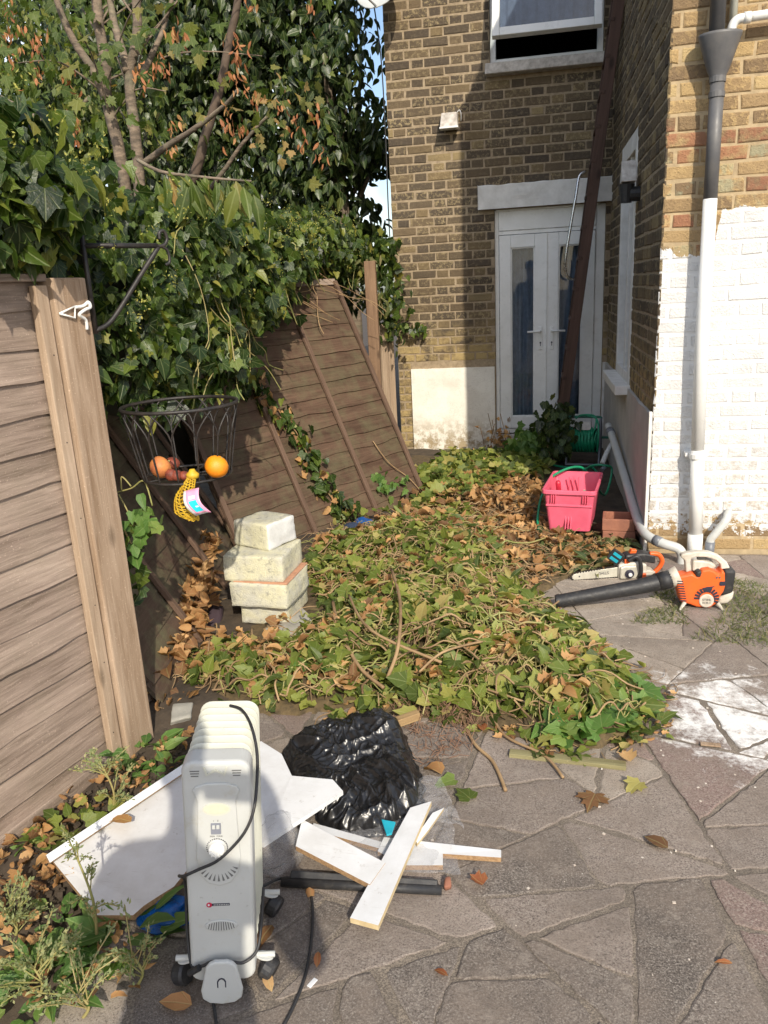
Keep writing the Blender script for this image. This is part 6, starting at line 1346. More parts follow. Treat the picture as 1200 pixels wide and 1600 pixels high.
P = np.array(P); n = len(P); leaves('leaf', syc, 'maple', M['tree_leaf'], P, np.array((.2, -.3, -.8)) + rv(n, .6), np.array((.3, -.5, .6)) + rv(n, .7), rng.uniform(.04, .095, n), 150)
cp_ = [(12, 55), (25, 75), (45, 55), (62, 58), (60, 75), (10, 78), (108, 125), (38, 160), (60, 108), (105, 195), (212, 112), (225, 125), (248, 105), (272, 48), (278, 62), (370, 60), (370, 78), (368, 110), (375, 122), (270, 195), (358, 185), (358, 200), (268, 230), (390, 8), (482, 8), (250, 100), (400, 150), (440, 155), (460, 190), (470, 220), (485, 170), (500, 232), (380, 200), (120, 200), (95, 200), (15, 15)]
for (x_, y_) in cp_:
    c = PY(x_, y_, random.uniform(3.3, 4.3)); k = 9; P = np.array(c) + rng.normal(0, 1, (k, 3)) * np.array((.02, .02, .028)); leaves('seed', syc, 'long', M['samara'], P, np.array((0, 0, -1)) + rv(k, .45), rv(k), rng.uniform(.025, .048, k), 0, 'stuff', 'seed_cluster')
# browning outer branch over the leaning panel side
P = np.array([np.array(PY(random.gauss(430, 42), random.gauss(180, 38), random.uniform(4.0, 4.8))) for _ in range(46)]); n = len(P)
leaves('leaf', syc, 'maple', leafm('scorched_leaf', [(0, (.08, .11, .02)), (.5, (.17, .15, .04)), (1, (.42, .25, .1))], .55, .4), P, np.array((.3, -.4, -.8)) + rv(n, .4), np.array((.3, -.7, .5)) + rv(n, .5), rng.uniform(.035, .07, n), 46)
# drooping long-leaved branch in front
lo_ = tag(empty('laurel_branch'), 'drooping branch of long glossy leaves reaching right in front of the ivy', 'branch')
cpb = limb([(215, 250), (250, 268), (300, 275), (350, 280), (392, 283)], 3.3, 3.2, .008, .004, lo_, 'stem')
clump(lo_, 'long', M['tree_leaf'], [PY(245, 275, 3.25), PY(300, 285, 3.2), PY(350, 285, 3.2), PY(392, 290, 3.15)], (.03, .03, .02), 30, .13, nrm=(.3, -.8, .5), dirn=(.2, -.1, -1), dj=.25, nsep=30)
def crown(name, label, c, r, cnt, kind, m, size, nsep, trunk_px=None, seedk=0, gap=.0, sub=40):
    t = tag(empty(name), label, 'tree'); c = np.array(c, float); r = np.array(r, float)
    cen = rng.normal(0, 1, (sub, 3)); cen = cen / np.linalg.norm(cen, axis=1, keepdims=True) * (rng.random((sub, 1)) ** .45) * r * .92 + c; cr_ = rng.uniform(.22, .42, sub) * r.mean()
    i = rng.integers(0, sub, cnt); d = rng.normal(0, 1, (cnt, 3)); d /= np.linalg.norm(d, axis=1, keepdims=True); P = cen[i] + d * (cr_[i] * rng.uniform(.55, 1.0, cnt))[:, None]
    leaves('leaf', t, kind, m, P, np.array((.0, -.2, -1.0)) + rv(cnt, .55), d + np.array((.1, -.5, .5)) + rv(cnt, .4), rng.uniform(.7, 1.25, cnt) * size, nsep, joined='crown')
    base = Vector((c[0], c[1], -.05)); top = Vector(c) + Vector((0, 0, r[2] * .6)); pts = [base, Vector((c[0] + .1, c[1], c[2] * .4)), Vector(c), top]; MB().tube(catmull(pts, 6), [.12 - .005 * q for q in range(19)], 8).build('trunk', M['bark'], t, smooth=True)
    for k in range(9):
        e = Vector(cen[k]); s = base + (top - base) * random.uniform(.4, .8); MB().tube(catmull([s, (s + e) / 2 + Vector((0, 0, .1)), e], 5), [.045 - .0032 * q for q in range(11)], 6).build('limb', M['bark'], t, smooth=True)
    return t
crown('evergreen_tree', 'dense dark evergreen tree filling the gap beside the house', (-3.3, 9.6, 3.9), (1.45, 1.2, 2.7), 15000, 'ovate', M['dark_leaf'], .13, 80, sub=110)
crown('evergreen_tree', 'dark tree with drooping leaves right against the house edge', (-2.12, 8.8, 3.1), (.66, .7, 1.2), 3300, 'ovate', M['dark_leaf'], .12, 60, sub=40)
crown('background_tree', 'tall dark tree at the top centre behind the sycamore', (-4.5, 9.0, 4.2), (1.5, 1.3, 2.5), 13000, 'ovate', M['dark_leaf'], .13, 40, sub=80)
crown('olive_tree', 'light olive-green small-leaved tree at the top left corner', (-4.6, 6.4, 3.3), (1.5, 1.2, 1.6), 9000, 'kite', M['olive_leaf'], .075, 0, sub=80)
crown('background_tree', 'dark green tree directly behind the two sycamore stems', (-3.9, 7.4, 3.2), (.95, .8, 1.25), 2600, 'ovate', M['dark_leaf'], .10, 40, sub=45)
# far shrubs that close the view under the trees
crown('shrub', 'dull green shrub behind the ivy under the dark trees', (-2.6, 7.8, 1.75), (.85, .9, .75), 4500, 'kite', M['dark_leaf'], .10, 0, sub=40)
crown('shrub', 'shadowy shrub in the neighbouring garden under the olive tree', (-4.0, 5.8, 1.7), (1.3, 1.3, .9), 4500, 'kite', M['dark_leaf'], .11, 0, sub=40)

# ---------------- pile of cut ivy and the leaf litter
def inpoly(x, y, poly):
    ins = np.zeros(len(x), bool); j = len(poly) - 1
    for i in range(len(poly)):
        xi, yi = poly[i]; xj, yj = poly[j]; c = ((yi > y) != (yj > y)) & (x < (xj - xi) * (y - yi) / (yj - yi + 1e-12) + xi); ins ^= c; j = i
    return ins
def gp(px): return [tuple(G(x, y))[:2] for x, y in px]
PILE = gp([(285, 1075), (420, 1115), (560, 1105), (700, 1125), (800, 1125), (860, 1160), (935, 1170), (1005, 1150), (1000, 1090), (960, 1050), (900, 1000), (850, 960), (800, 900), (780, 860), (760, 830), (700, 800), (600, 830), (520, 850), (475, 900), (525, 965), (505, 1010), (430, 1035), (310, 1030)])
LIT = gp([(225, 1150), (300, 1110), (310, 1030), (420, 1000), (520, 860), (640, 800), (680, 760), (760, 735), (850, 770), (850, 830), (960, 860), (980, 895), (880, 900), (830, 940), (780, 880), (640, 850), (500, 850), (440, 1000), (330, 1010), (240, 900), (260, 830), (400, 800), (400, 850), (345, 860)])
def mound(x, y):
    g = lambda cx, cy, sx, sy, h: h * np.exp(-((x - cx) / sx) ** 2 - ((y - cy) / sy) ** 2)
    lump = np.vectorize(lambda a_, b_: .045 * mnoise.noise((a_ * 4.2, b_ * 4.2, 11)) + .03 * mnoise.noise((a_ * 10, b_ * 10, 5)))(x, y) * np.clip(g(-.5, 3.3, .8, .9, 1.3), 0, 1)
    return np.maximum(lump, -.01) + g(-.55, 3.35, .5, .5, .11) + g(-.15, 2.95, .4, .35, .08) + g(-.75, 4.3, .55, .5, .09) + g(-1.05, 2.85, .35, .3, .07) + g(-.4, 5.9, .5, .8, .07) + g(.2, 2.6, .22, .2, .05)
pile = tag(empty('ivy_cuttings', (-.4, 3.3, 0)), 'big sprawling heap of cut ivy stems and leaves in the middle of the yard', 'cuttings'); pile.location = (0, 0, 0)
gx, gy = np.meshgrid(np.linspace(-1.75, .75, 90), np.linspace(2.15, 7.3, 150)); gz = mound(gx, gy); FULL = np.zeros(gx.size, bool)
ALLP = gp([(225, 1150), (285, 1080), (420, 1118), (560, 1108), (700, 1128), (860, 1160), (935, 1168), (1000, 1140), (960, 1050), (880, 990), (830, 940), (880, 905), (985, 895), (960, 850), (855, 820), (860, 740), (760, 712), (640, 712), (640, 800), (520, 830), (400, 780), (240, 860), (250, 1000)])
nz_ = np.array([.02 * mnoise.noise((a * 7, b * 7, 0)) + .012 * mnoise.noise((a * 19, b * 19, 3)) for a, b in zip(gx.ravel(), gy.ravel())]).reshape(gx.shape)
ins = inpoly(gx.ravel(), gy.ravel(), ALLP).reshape(gx.shape); hz_ = np.where(ins, gz * .82 + .004 + np.maximum(nz_, -.2) * .35, -.01)
vs = np.stack([gx.ravel(), gy.ravel(), hz_.ravel()], 1); W_ = gx.shape[1]; H_ = gx.shape[0]
fs = [(j * W_ + i, j * W_ + i + 1, (j + 1) * W_ + i + 1, (j + 1) * W_ + i) for j in range(H_ - 1) for i in range(W_ - 1) if ins[j:j + 2, i:i + 2].any()]
me = bpy.data.meshes.new('litter_bed'); me.from_pydata(vs.tolist(), [], fs); me.update(); link('litter_bed', me, M['litter_bed'], pile, smooth=True)
def scatter(poly, cnt, dens=None):
    a = np.array(poly); lo, hi = a.min(0), a.max(0); out = np.zeros((0, 2))
    while len(out) < cnt:
        q = rng.uniform(lo, hi, (cnt * 3, 2)); q = q[inpoly(q[:, 0], q[:, 1], poly)]; out = np.concatenate([out, q])
    return out[:cnt]
q = scatter(PILE, 6400) + rng.normal(0, .045, (6400, 2)); h = mound(q[:, 0], q[:, 1]); n = len(q); pz = h + rng.random(n) ** 1.5 * (.03 + .35 * h) + .012
den = np.array([mnoise.noise((u * 6, v * 6, 21)) + .5 * mnoise.noise((u * 15, v * 15, 2)) for u, v in q]); keep = den > rng.normal(-.14, .16, n); q = q[keep]; pz = pz[keep]; n = len(q)
leaves('leaf', pile, 'ivy', M['cut_leaf'], np.column_stack([q, pz]), np.column_stack([rng.normal(0, 1, n), rng.normal(0, 1, n), rng.normal(0, .5, n)]), np.array((0, -.2, 1.0)) + rv(n, .75), rng.uniform(.024, .098, n) * (.55 + .45 * rng.random(n)), 240)
q = scatter(PILE, 800); h = mound(q[:, 0], q[:, 1]); n = len(q); leaves('leaf', pile, 'long', M['cut_leaf'], np.column_stack([q, h + .02 + .05 * rng.random(n)]), rv(n) * np.array((1, 1, .35)), np.array((0, 0, 1.0)) + rv(n, .5), rng.uniform(.05, .11, n), 0, joined='foliage')
q = scatter(PILE, 900); q = q[np.array([mnoise.noise((u * 3.2, v * 3.2, 51)) > .08 for u, v in q])]; h = mound(q[:, 0], q[:, 1]); n = len(q); leaves('leaf', pile, 'ivy', M['cut_leaf'], np.column_stack([q, h * 1.15 + .03 + .035 * rng.random(n)]), rv(n) * np.array((1, 1, .45)), np.array((0, -.4, 1.0)) + rv(n, .6), rng.uniform(.05, .10, n), 60)
PR = gp([(830, 1150), (880, 1172), (950, 1170), (1028, 1132), (1000, 1095), (920, 1110)]); q = scatter(PR, 90); n = len(q); leaves('leaf', pile, 'ivy', M['weed_leaf'], np.column_stack([q, .03 + .05 * rng.random(n)]), rv(n) * np.array((1, 1, .3)), np.array((0, -.3, 1.0)) + rv(n, .35), rng.uniform(.06, .10, n), 60)
q = scatter(gp([(480, 830), (700, 800), (860, 750), (850, 720), (700, 715), (650, 745), (668, 790), (560, 825)]), 900); h = mound(q[:, 0], q[:, 1]); n = len(q); leaves('leaf', pile, 'ivy', M['cut_leaf'], np.column_stack([q, h + .04 + .05 * rng.random(n)]), rv(n) * np.array((1, 1, .4)), np.array((0, -.3, 1.0)) + rv(n, .6), rng.uniform(.05, .10, n), 0)
mb = MB(); mg = MB()
def wander(p, d, L_, k=7, lift=.03):
    pts = [Vector(p)]; d = Vector(d).normalized()
    for j in range(k):
        d = (d + Vector((random.uniform(-.4, .4), random.uniform(-.4, .4), 0))).normalized(); np_ = pts[-1] + d * (L_ / k); pts.append(Vector((np_.x, np_.y, float(mound(np_.x, np_.y)) * 1.12 + lift + random.uniform(-.01, .035))))
    ok = inpoly(np.array([q_.x for q_ in pts]), np.array([q_.y for q_ in pts]), ALLP); k_ = 2
    while k_ < len(pts) and ok[k_ - 1]: k_ += 1
    return pts[:k_]
for k, s in enumerate(scatter(PILE, 900)):
    z_ = float(mound(s[0], s[1])) + .03; (mb if k % 2 else mg).tube(catmull(wander((s[0], s[1], z_), (random.gauss(0, 1), random.gauss(0, 1), 0), random.uniform(.08, .38)), 3), random.uniform(.0012, .0030), 5)
for k, s in enumerate(scatter(PILE, 130)):
    z_ = float(mound(s[0], s[1])) + .05; (mb if k % 3 else mg).tube(catmull(wander((s[0], s[1], z_), (random.gauss(0, 1), random.gauss(0, 1), 0), random.uniform(.25, .6), 9, .045), 3), random.uniform(.0022, .0042), 6)
mb.build('dry_stems', M['stem'], pile)['kind'] = 'stuff'; mg.build('green_stems', M['green_stem'], pile)['kind'] = 'stuff'
for k, pxs in enumerate(([(605, 1060, .10), (622, 1010, .20), (625, 940, .26), (612, 890, .22)], [(690, 1035, .15), (580, 985, .22), (545, 930, .2)], [(655, 1050, .14), (690, 1020, .19), (740, 1005, .18), (770, 1000, .16), (790, 980, .14)], [(740, 1070, .10), (800, 1090, .09), (850, 1105, .06), (890, 1105, .05)], [(600, 1075, .08), (560, 1040, .12), (530, 980, .15), (520, 940, .15)], [(720, 1115, .02), (740, 1160, .012), (770, 1190, .012), (790, 1235, .01)], [(765, 1110, .03), (790, 1150, .02), (850, 1180, .02), (880, 1215, .012)], [(330, 1010, .05), (400, 1050, .05), (450, 1080, .05), (480, 1100, .04)])):
    MB().tube(catmull([G(*p) + Vector((0, 0, 0)) for p in pxs], 6), [.0075, .006, .005, .004][k % 4] , 7).build('branch', M['stem'], pile, smooth=True)
RAG = gp([(480, 1130), (640, 1115), (760, 1150), (880, 1200), (1040, 1160), (1060, 1080), (960, 1020), (880, 960), (840, 930), (880, 1040), (930, 1130), (800, 1110), (640, 1080), (480, 1090)])
q = scatter(RAG, 260); n = len(q); leaves('leaf', pile, 'ivy', M['cut_leaf'], np.column_stack([q, .008 + .012 * rng.random(n)]), rv(n) * np.array((1, 1, .2)), np.array((0, 0, 1.0)) + rv(n, .3), rng.uniform(.02, .06, n), 0)
q = scatter(RAG, 200); n = len(q); leaves('leaf', pile, 'curl', M['dead_leaf'], np.column_stack([q, .008 + .012 * rng.random(n)]), rv(n) * np.array((1, 1, .2)), np.array((0, 0, 1.0)) + rv(n, .4), rng.uniform(.015, .045, n), 0)
mr = MB()
for s in scatter(RAG, 150):
    a0 = random.uniform(0, 6.28); L_ = random.uniform(.03, .14); p0 = Vector((s[0], s[1], .008)); mr.tube(catmull([p0, p0 + Vector((math.cos(a0), math.sin(a0), .06)) * L_ * .5, p0 + Vector((math.cos(a0 + .4), math.sin(a0 + .4), 0)) * L_], 3), random.uniform(.001, .0025), 5)
mr.build('loose_stems', M['stem'], pile)['kind'] = 'stuff'
dl = tag(empty('dead_leaves'), 'orange-brown dead leaves drifted round the block stack and along the broken fence', 'leaves', kind='stuff')
q = scatter(LIT, 1500); h = mound(q[:, 0], q[:, 1]); n = len(q)
leaves('leaf', dl, 'curl', M['dead_leaf'], np.column_stack([q, h + .015 + .05 * rng.random(n)]), rv(n) * np.array((1, 1, .5)), np.array((0, 0, 1.0)) + rv(n, .8), rng.uniform(.035, .085, n), 120)
q = scatter(gp([(232, 1130), (330, 1000), (345, 900), (300, 850), (240, 870), (225, 960), (300, 1010)]), 700); n = len(q); hb = np.clip((-q[:, 0] - 1.15) * .25, 0, .2)
leaves('leaf', dl, 'curl', M['dead_leaf'], np.column_stack([q, hb + .02 + .05 * rng.random(n)]), rv(n) * np.array((1, 1, .5)), np.array((0, 0, 1.0)) + rv(n, .8), rng.uniform(.05, .10, n), 80)
q = scatter(PILE, 2600); q = q[np.array([mnoise.noise((u * 5, v * 5, 33)) > .16 for u, v in q])]; h = mound(q[:, 0], q[:, 1]); n = len(q); leaves('leaf', dl, 'curl', M['dead_leaf'], np.column_stack([q, h * 1.1 + .02 + .04 * rng.random(n)]), rv(n) * np.array((1, 1, .4)), np.array((0, 0, 1.0)) + rv(n, .7), rng.uniform(.03, .075, n), 60)
q = scatter(gp([(600, 1110), (760, 1115), (740, 1180), (660, 1200), (640, 1150)]), 300); mb = MB()
for s in q: mb.tube(catmull(wander((s[0], s[1], .012), (random.gauss(0, 1), random.gauss(0, 1), 0), random.uniform(.05, .16), 4, .008), 2), .0012, 4)
tag(mb.build('dry_straw', plain('red_brown_straw', (.26, .15, .09), .8, (.15, .08, .05), 30), None), 'matted reddish-brown dry needles and twigs behind the bin bag', 'straw', kind='stuff')
q = scatter(gp([(640, 1110), (1020, 1180), (900, 1220), (700, 1200)]), 60); n = len(q)
# single leaves that lie about on the paving
def lone(px, py, kind, v, m, size, label, ang=None, z=.012):
    o = bpy.data.objects.new('fallen_leaf', leaf_mesh(kind, v, m)); COL.objects.link(o); o.location = G(px, py, z); o.scale = (size,) * 3; o.rotation_euler = (random.uniform(-.15, .15), random.uniform(-.15, .15), ang if ang is not None else random.uniform(0, 6)); tag(o, label, 'leaf', 'fallen leaves on the paving')
for a in ((930, 1240, 'maple', 0, 'dead_leaf', .09, 'tan three-pointed dead leaf on the paving below the old batten', 2.8), (1000, 1222, 'maple', 1, 'cut_leaf', .07, 'pale yellow-green leaf right of the tan three-pointed leaf', 2.4), (1044, 1325, 'ovate', 0, 'dead_leaf', .075, 'single orange oval leaf in the middle of the right-hand paving', .9), (735, 1248, 'ivy', 0, 'cut_leaf', .07, 'dull green leaf on the paving right of the bin bag', .8), (710, 1218, 'ivy', 1, 'weed_leaf', .08, 'dark green leaf lying right of the bin bag', 2), (690, 1210, 'curl', 0, 'dead_leaf', .08, 'pinkish dead leaf against the bin bag', 1), (755, 1382, 'curl', 1, 'samara', .05, 'small red-brown leaf below the notched offcut', 1), (425, 1445, 'ovate', 1, 'dead_leaf', .085, 'large yellow-brown leaf on the paving right of the radiator', 2.9), (425, 1550, 'long', 0, 'dead_leaf', .07, 'thin brown leaf by the radiator castor', .6), (486, 1400, 'curl', 2, 'samara', .06, 'curled red-brown leaf on the mains cable', .4), (495, 1512, 'long', 0, 'samara', .05, 'small red-brown leaf inside the cable loop', .2), (700, 1525, 'long', 0, 'samara', .045, 'tiny red leaf on the front dark slab', 1.0), (1145, 1505, 'long', 0, 'samara', .04, 'tiny reddish leaf near the right edge', 1.4), (300, 1570, 'ovate', 0, 'samara', .08, 'dark red leaf in front of the radiator', 1.6), (985, 1190, 'curl', 1, 'dead_leaf', .07, 'brown curled leaf at the end of the old batten', .3), (755, 1142, 'curl', 0, 'samara', .05, 'bright red-orange leaf scrap below the ivy heap', .3), (205, 1284, 'ovate', 1, 'dead_leaf', .09, 'orange leaf lying on the large white board', 1.35, .115)):
    lone(a[0], a[1], a[2], a[3], M[a[4]], a[5], a[6], a[7], a[8] if len(a) > 8 else .014)
# crumbs of rubble
q = scatter(gp([(500, 1420), (1190, 1590), (1190, 960), (900, 960), (1020, 1180), (720, 1230)]), 75); mb = MB()
for s in q: r = random.uniform(.0015, .0042); mb.box((s[0], s[1], r * .5), (r * random.uniform(1, 2.2), r * random.uniform(1, 2), r), Matrix.Rotation(random.uniform(0, 3), 3, 'Z'))
tag(mb.build('plaster_crumbs', plain('plaster_crumb', (.66, .62, .56), .9, (.45, .36, .28), 60, coords='pos'), None), 'scattered pale plaster crumbs over the paving', 'rubble', kind='stuff')

# ---------------- weeds
def weed(label, base, hgt, nb, m, size, lk='kite', spread=.12, name='weed', cnt=260, stem='green_stem', lean=(0, 0)):
    t = tag(empty(name), label, 'weed'); base = Vector(base); top = base + Vector((lean[0], lean[1], hgt)); st = catmull([base, (base + top) / 2 + Vector((.02, 0, 0)), top], 6)
    MB().tube(st, [.0045 - .0002 * i for i in range(len(st))], 6).build('stem', M[stem], t, smooth=True); pts = []; ds = []
    for k in range(nb):
        s = st[random.randrange(3, len(st))]; e = s + Vector((random.uniform(-spread, spread), random.uniform(-spread, spread), random.uniform(.02, spread * 1.2))); MB().tube([s, (s + e) / 2 + Vector((0, 0, .012)), e], .0016, 5).build('branch', M[stem], t)
        for j in range(cnt // nb): u = random.uniform(.25, 1.02); pts.append(s + (e - s) * u + Vector((0, 0, .012 * math.sin(3.1 * u)))); ds.append(e - s)
    P = np.array([tuple(p) for p in pts]) + rng.normal(0, size * .35, (len(pts), 3)); n = len(P); leaves('leaf', t, lk, M[m], P, np.array([tuple(d.normalized()) for d in ds]) + rv(n, .6), np.array((0, -.3, 1)) + rv(n, .6), rng.uniform(.6, 1.2, n) * size, 0, None)
    return t
weed('tall seedy weed growing in front of the large white board', G(152, 1480, .01), .27, 11, 'sage_leaf', .012, spread=.08, cnt=300, lean=(-.03, .02))
weed('bushy seedy weed against the foot of the near fence', G(175, 1275, .02), .17, 14, 'sage_leaf', .013, spread=.09, cnt=520)
weed('pale weed in the bottom left corner', G(60, 1560, .0), .10, 16, 'sage_leaf', .013, spread=.10, cnt=620)
weed('pale weed at the left edge above the corner weed', G(20, 1470, .0), .08, 14, 'sage_leaf', .013, spread=.10, cnt=520)
weed('drooping pale weed left of the radiator foot', G(215, 1540, .0), .09, 12, 'sage_leaf', .012, spread=.09, cnt=320)
weed('small seedy weed at the bottom edge left of the radiator', G(130, 1590, .0), .07, 12, 'sage_leaf', .012, spread=.10, cnt=380)
def rosette(label, c, n, size, m, h=.05, r=.05, lk='ovate'):
    t = tag(empty('weed'), label, 'weed'); a = rng.uniform(0, 6.28, n); rr = rng.random(n) ** .6 * r; P = np.column_stack([c[0] + rr * np.cos(a), c[1] + rr * np.sin(a), c[2] + h * rng.random(n)]); D = np.column_stack([np.cos(a), np.sin(a), rng.normal(.25, .25, n)])
    leaves('leaf', t, lk, M[m], P, D, np.array((0, -.2, 1)) + rv(n, .3), rng.uniform(.7, 1.2, n) * size, min(n, 40)); return t
rosette('fresh green broad-leaved weed at the bottom left', G(75, 1560, .0), 46, .06, 'weed_leaf', .06, .10); rosette('broad-leaved weed under the near corner of the large white board', G(190, 1475, .0), 34, .085, 'weed_leaf', .05, .10)
rosette('low green weed under the left edge of the large board', G(110, 1455, .0), 30, .06, 'weed_leaf', .04, .09); rosette('bright green weed growing in the ivy heap in front of the block stack', G(492, 1045, .06), 26, .09, 'weed_leaf', .05, .06); rosette('limp broad leaves against the fence foot', G(225, 1185, .02), 26, .085, 'weed_leaf', .05, .09)
rosette('tiny weed seedlings in the soil by the fence', G(52, 1320, .03), 12, .035, 'weed_leaf', .02, .04)
rosette('small weed sprig on the far side of the fence foot weeds', G(265, 1210, .02), 18, .06, 'weed_leaf', .04, .07)
q = scatter(gp([(0, 1420), (0, 1600), (240, 1600), (250, 1480), (100, 1440)]), 70); n = len(q); leaves('leaf', dl, 'curl', M['dead_leaf'], np.column_stack([q, .03 + .03 * rng.random(n)]), rv(n) * np.array((1, 1, .4)), np.array((0, 0, 1.0)) + rv(n, .6), rng.uniform(.02, .042, n), 40)
q = scatter(gp([(0, 1330), (110, 1260), (260, 1180), (300, 1150), (310, 1200), (90, 1340), (120, 1420), (0, 1440)]), 150); n = len(q); leaves('leaf', dl, 'curl', M['dead_leaf'], np.column_stack([q, .045 + .02 * rng.random(n)]), rv(n) * np.array((1, 1, .4)), np.array((0, 0, 1.0)) + rv(n, .6), rng.uniform(.015, .05, n), 30)
q = scatter(gp([(0, 1330), (110, 1260), (260, 1180), (300, 1150), (310, 1200), (90, 1340), (120, 1440), (0, 1480)]), 420); mb = MB()
for s in q: r = random.uniform(.002, .011); mb.box((s[0], s[1], .03 + r * .3), (r * random.uniform(1, 2), r * random.uniform(1, 2), r), Matrix.Rotation(random.uniform(0, 3), 3, 'Z') @ Matrix.Rotation(random.uniform(-.6, .6), 3, 'X'))
tag(mb.build('soil_crumbs', M['soil'], None), 'loose soil crumbs along the foot of the near fence', 'soil', kind='stuff')
rosette('creeping ivy leaves along the fence foot above the large board', G(120, 1300, .03), 30, .05, 'cut_leaf', .04, .12, 'ivy')
# plants by the doors
bs = tag(empty('ivy_bush'), 'dark leafy ivy bush standing in front of the french doors', 'bush')
clump(bs, 'ivy', M['dark_leaf'], [(.13, 6.75, .12), (.18, 6.72, .28), (.16, 6.72, .42), (.22, 6.75, .30)], (.075, .08, .07), 330, .075, nrm=(.2, -1, .5), nsep=60)
for k in range(5): MB().tube(catmull([(.15, 6.75, -.02), (.15 + random.uniform(-.06, .06), 6.73, .2), (.16 + random.uniform(-.1, .1), 6.72, .42)], 5), .006, 6).build('stem', M['stem'], bs, smooth=True)
b2_ = tag(empty('leafy_weed'), 'lighter green leafy weed left of the dark bush by the doors', 'weed'); clump(b2_, 'ivy', M['weed_leaf'], [(-.16, 6.95, .10), (-.06, 6.9, .25), (-.03, 6.85, .16)], (.07, .07, .05), 120, .085, nrm=(.1, -1, .5), nsep=40)
MB().tube(catmull([(-.1, 6.92, -.02), (-.09, 6.9, .15), (-.05, 6.88, .3)], 5), .005, 6).build('stem', M['green_stem'], b2_, smooth=True)
b3_ = tag(empty('dry_weed'), 'thin dry weed stalks in front of the white plinth', 'weed')
for k in range(9): x_ = random.uniform(-.48, -.22); MB().tube(catmull([(x_, 7.1, -.02), (x_ + random.uniform(-.03, .03), 7.1, .15), (x_ + random.uniform(-.06, .06), 7.08, random.uniform(.2, .42))], 5), .0035, 5).build('stalk', M['stem'], b3_, smooth=True)
clump(b3_, 'curl', M['dead_leaf'], [(-.45, 7.1, .1), (-.25, 7.08, .3)], (.06, .05, .08), 40, .05)
# grass by the blower
gr = tag(empty('grass'), 'scrubby grass at the foot of the wing wall around the leaf blower', 'grass', kind='stuff')
q = np.concatenate([scatter(gp([(1080, 1000), (1215, 1015), (1215, 915), (1145, 905), (1130, 960)]), 1700), scatter(gp([(985, 975), (1075, 978), (1070, 945), (1010, 955)]), 500), scatter(gp([(1020, 935), (1060, 945), (1050, 915), (1025, 915)]), 260)]); n = len(q)
leaves('blade', gr, 'blade', M['grass'], np.column_stack([q, np.zeros(n)]), np.column_stack([rng.normal(0, .8, n), rng.normal(0, .8, n), rng.uniform(.15, 1.1, n)]), rv(n), rng.uniform(.018, .05, n), 0)
ms = MB()
for s in scatter(LIT, 700): ms.tube(catmull(wander((s[0], s[1], float(mound(s[0], s[1])) + .03), (random.gauss(0, 1), random.gauss(0, 1), 0), random.uniform(.08, .3), 4), 2), random.uniform(.001, .0022), 4)
ms.build('dry_stems', M['stem'], dl)['kind'] = 'stuff'
q = scatter(gp([(820, 900), (1000, 900), (980, 830), (860, 830)]), 380); n = len(q); leaves('leaf', dl, 'long', M['grass'], np.column_stack([q, .02 + .03 * rng.random(n)]), rv(n) * np.array((1, 1, .2)), np.array((0, 0, 1.0)) + rv(n, .4), rng.uniform(.05, .12, n), 0, joined='foliage')

# ---------------- the photographer, standing behind the camera: only the shadow reaches the picture
def skin(name, pts, edges, m, parent=None, root=0, sub=2):
    me = bpy.data.meshes.new(name); me.from_pydata([p[0] for p in pts], edges, []); me.update(); o = link(name, me, m, parent, smooth=True)
    o.modifiers.new('skin', 'SKIN'); sv = me.skin_vertices[0].data
    for i, p in enumerate(pts): sv[i].radius = (p[1], p[2] if len(p) > 2 else p[1]); sv[i].use_root = (i == root)
    s_ = o.modifiers.new('sub', 'SUBSURF'); s_.levels = sub; s_.render_levels = sub; return o
def bodymat():
    k = NT('person_body'); s = k.n('SeparateXYZ'); k.inp(s.inputs[0], k.obj()); z = s.outputs[2]
    c = k.mix(k.math('GREATER_THAN', z, .98), (.05, .06, .10), (.08, .08, .085)); c = k.mix(k.math('GREATER_THAN', z, 1.50), c, (.55, .36, .27)); k.set(Base_Color=c, Roughness=.8); return k.m
bx_, by_ = -.11, -.26
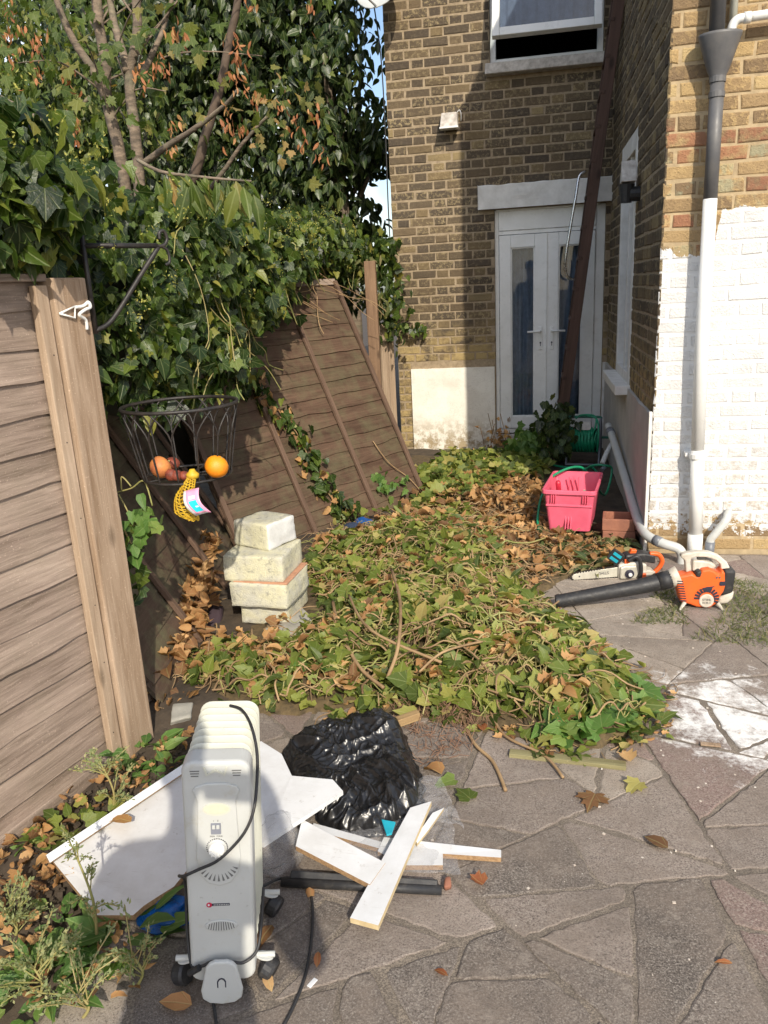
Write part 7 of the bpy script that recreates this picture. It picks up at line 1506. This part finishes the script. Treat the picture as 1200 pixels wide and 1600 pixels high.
B_ = [((0, 0, .98), .15, .11), ((0, 0, 1.15), .15, .10), ((0, 0, 1.34), .18, .11), ((0, 0, 1.46), .10, .08), ((0, .01, 1.54), .055), ((0, .03, 1.62), .078, .09), ((0, .03, 1.73), .08, .095),
      ((-.20, 0, 1.42), .065), ((-.27, .06, 1.16), .048), ((-.06, .20, 1.44), .032), ((-.03, .235, 1.51), .03), ((.20, 0, 1.42), .065), ((.29, .06, 1.16), .048), ((.17, .20, 1.44), .032), ((.15, .235, 1.51), .03),
      ((-.10, 0, .88), .10), ((-.11, .02, .48), .065), ((-.12, 0, .09), .045), ((-.13, .14, .04), .04), ((.10, 0, .88), .10), ((.12, .02, .48), .065), ((.13, 0, .09), .045), ((.15, .14, .04), .04)]
E_ = [(0, 1), (1, 2), (2, 3), (3, 4), (4, 5), (5, 6), (2, 7), (7, 8), (8, 9), (9, 10), (2, 11), (11, 12), (12, 13), (13, 14), (0, 15), (15, 16), (16, 17), (17, 18), (0, 19), (19, 20), (20, 21), (21, 22)]
for hv, sx in ((10, 1), (14, -1)):
    p = Vector(B_[hv][0])
    for f_ in range(4): B_ += [((p.x + .012 * sx, p.y + .012, p.z + .03 - f_ * .019), .009), ((p.x + .035 * sx, p.y + .022, p.z + .032 - f_ * .019), .008)]; E_ += [(hv, len(B_) - 2), (len(B_) - 2, len(B_) - 1)]
    B_ += [((p.x + .02 * sx, p.y - .012, p.z + .03), .010), ((p.x + .035 * sx, p.y - .008, p.z + .05), .008)]; E_ += [(hv, len(B_) - 2), (len(B_) - 2, len(B_) - 1)]
pe = skin('person', B_, E_, bodymat()); pe.location = (bx_, by_, 0); pe.scale = (1.02, 1, 1.05); tag(pe, 'person in dark clothes standing behind the camera holding up a phone', 'person')
bm = bmesh.new(); bmesh.ops.create_icosphere(bm, subdivisions=3, radius=.108)
for v in bm.verts: v.co = Vector((v.co.x * .9, v.co.y * 1.05 + .008, v.co.z * .95 + .0)) ; v.co.z = max(v.co.z, -.02 if v.co.y > .02 else -.07)
me = bpy.data.meshes.new('hair'); bm.to_mesh(me); bm.free(); hr_ = link('hair', me, plain('dark_hair', (.03, .02, .015), .6), pe, smooth=True); hr_.location = (0, .015, 1.735)
ph = tag(MB().box((0, 0, 0), (.155, .008, .075)).build('phone', M['black_plastic'], None, bevel=.004), 'phone held up in front of the person behind the camera', 'phone'); ph.location = (-.035, -.022, 1.575)
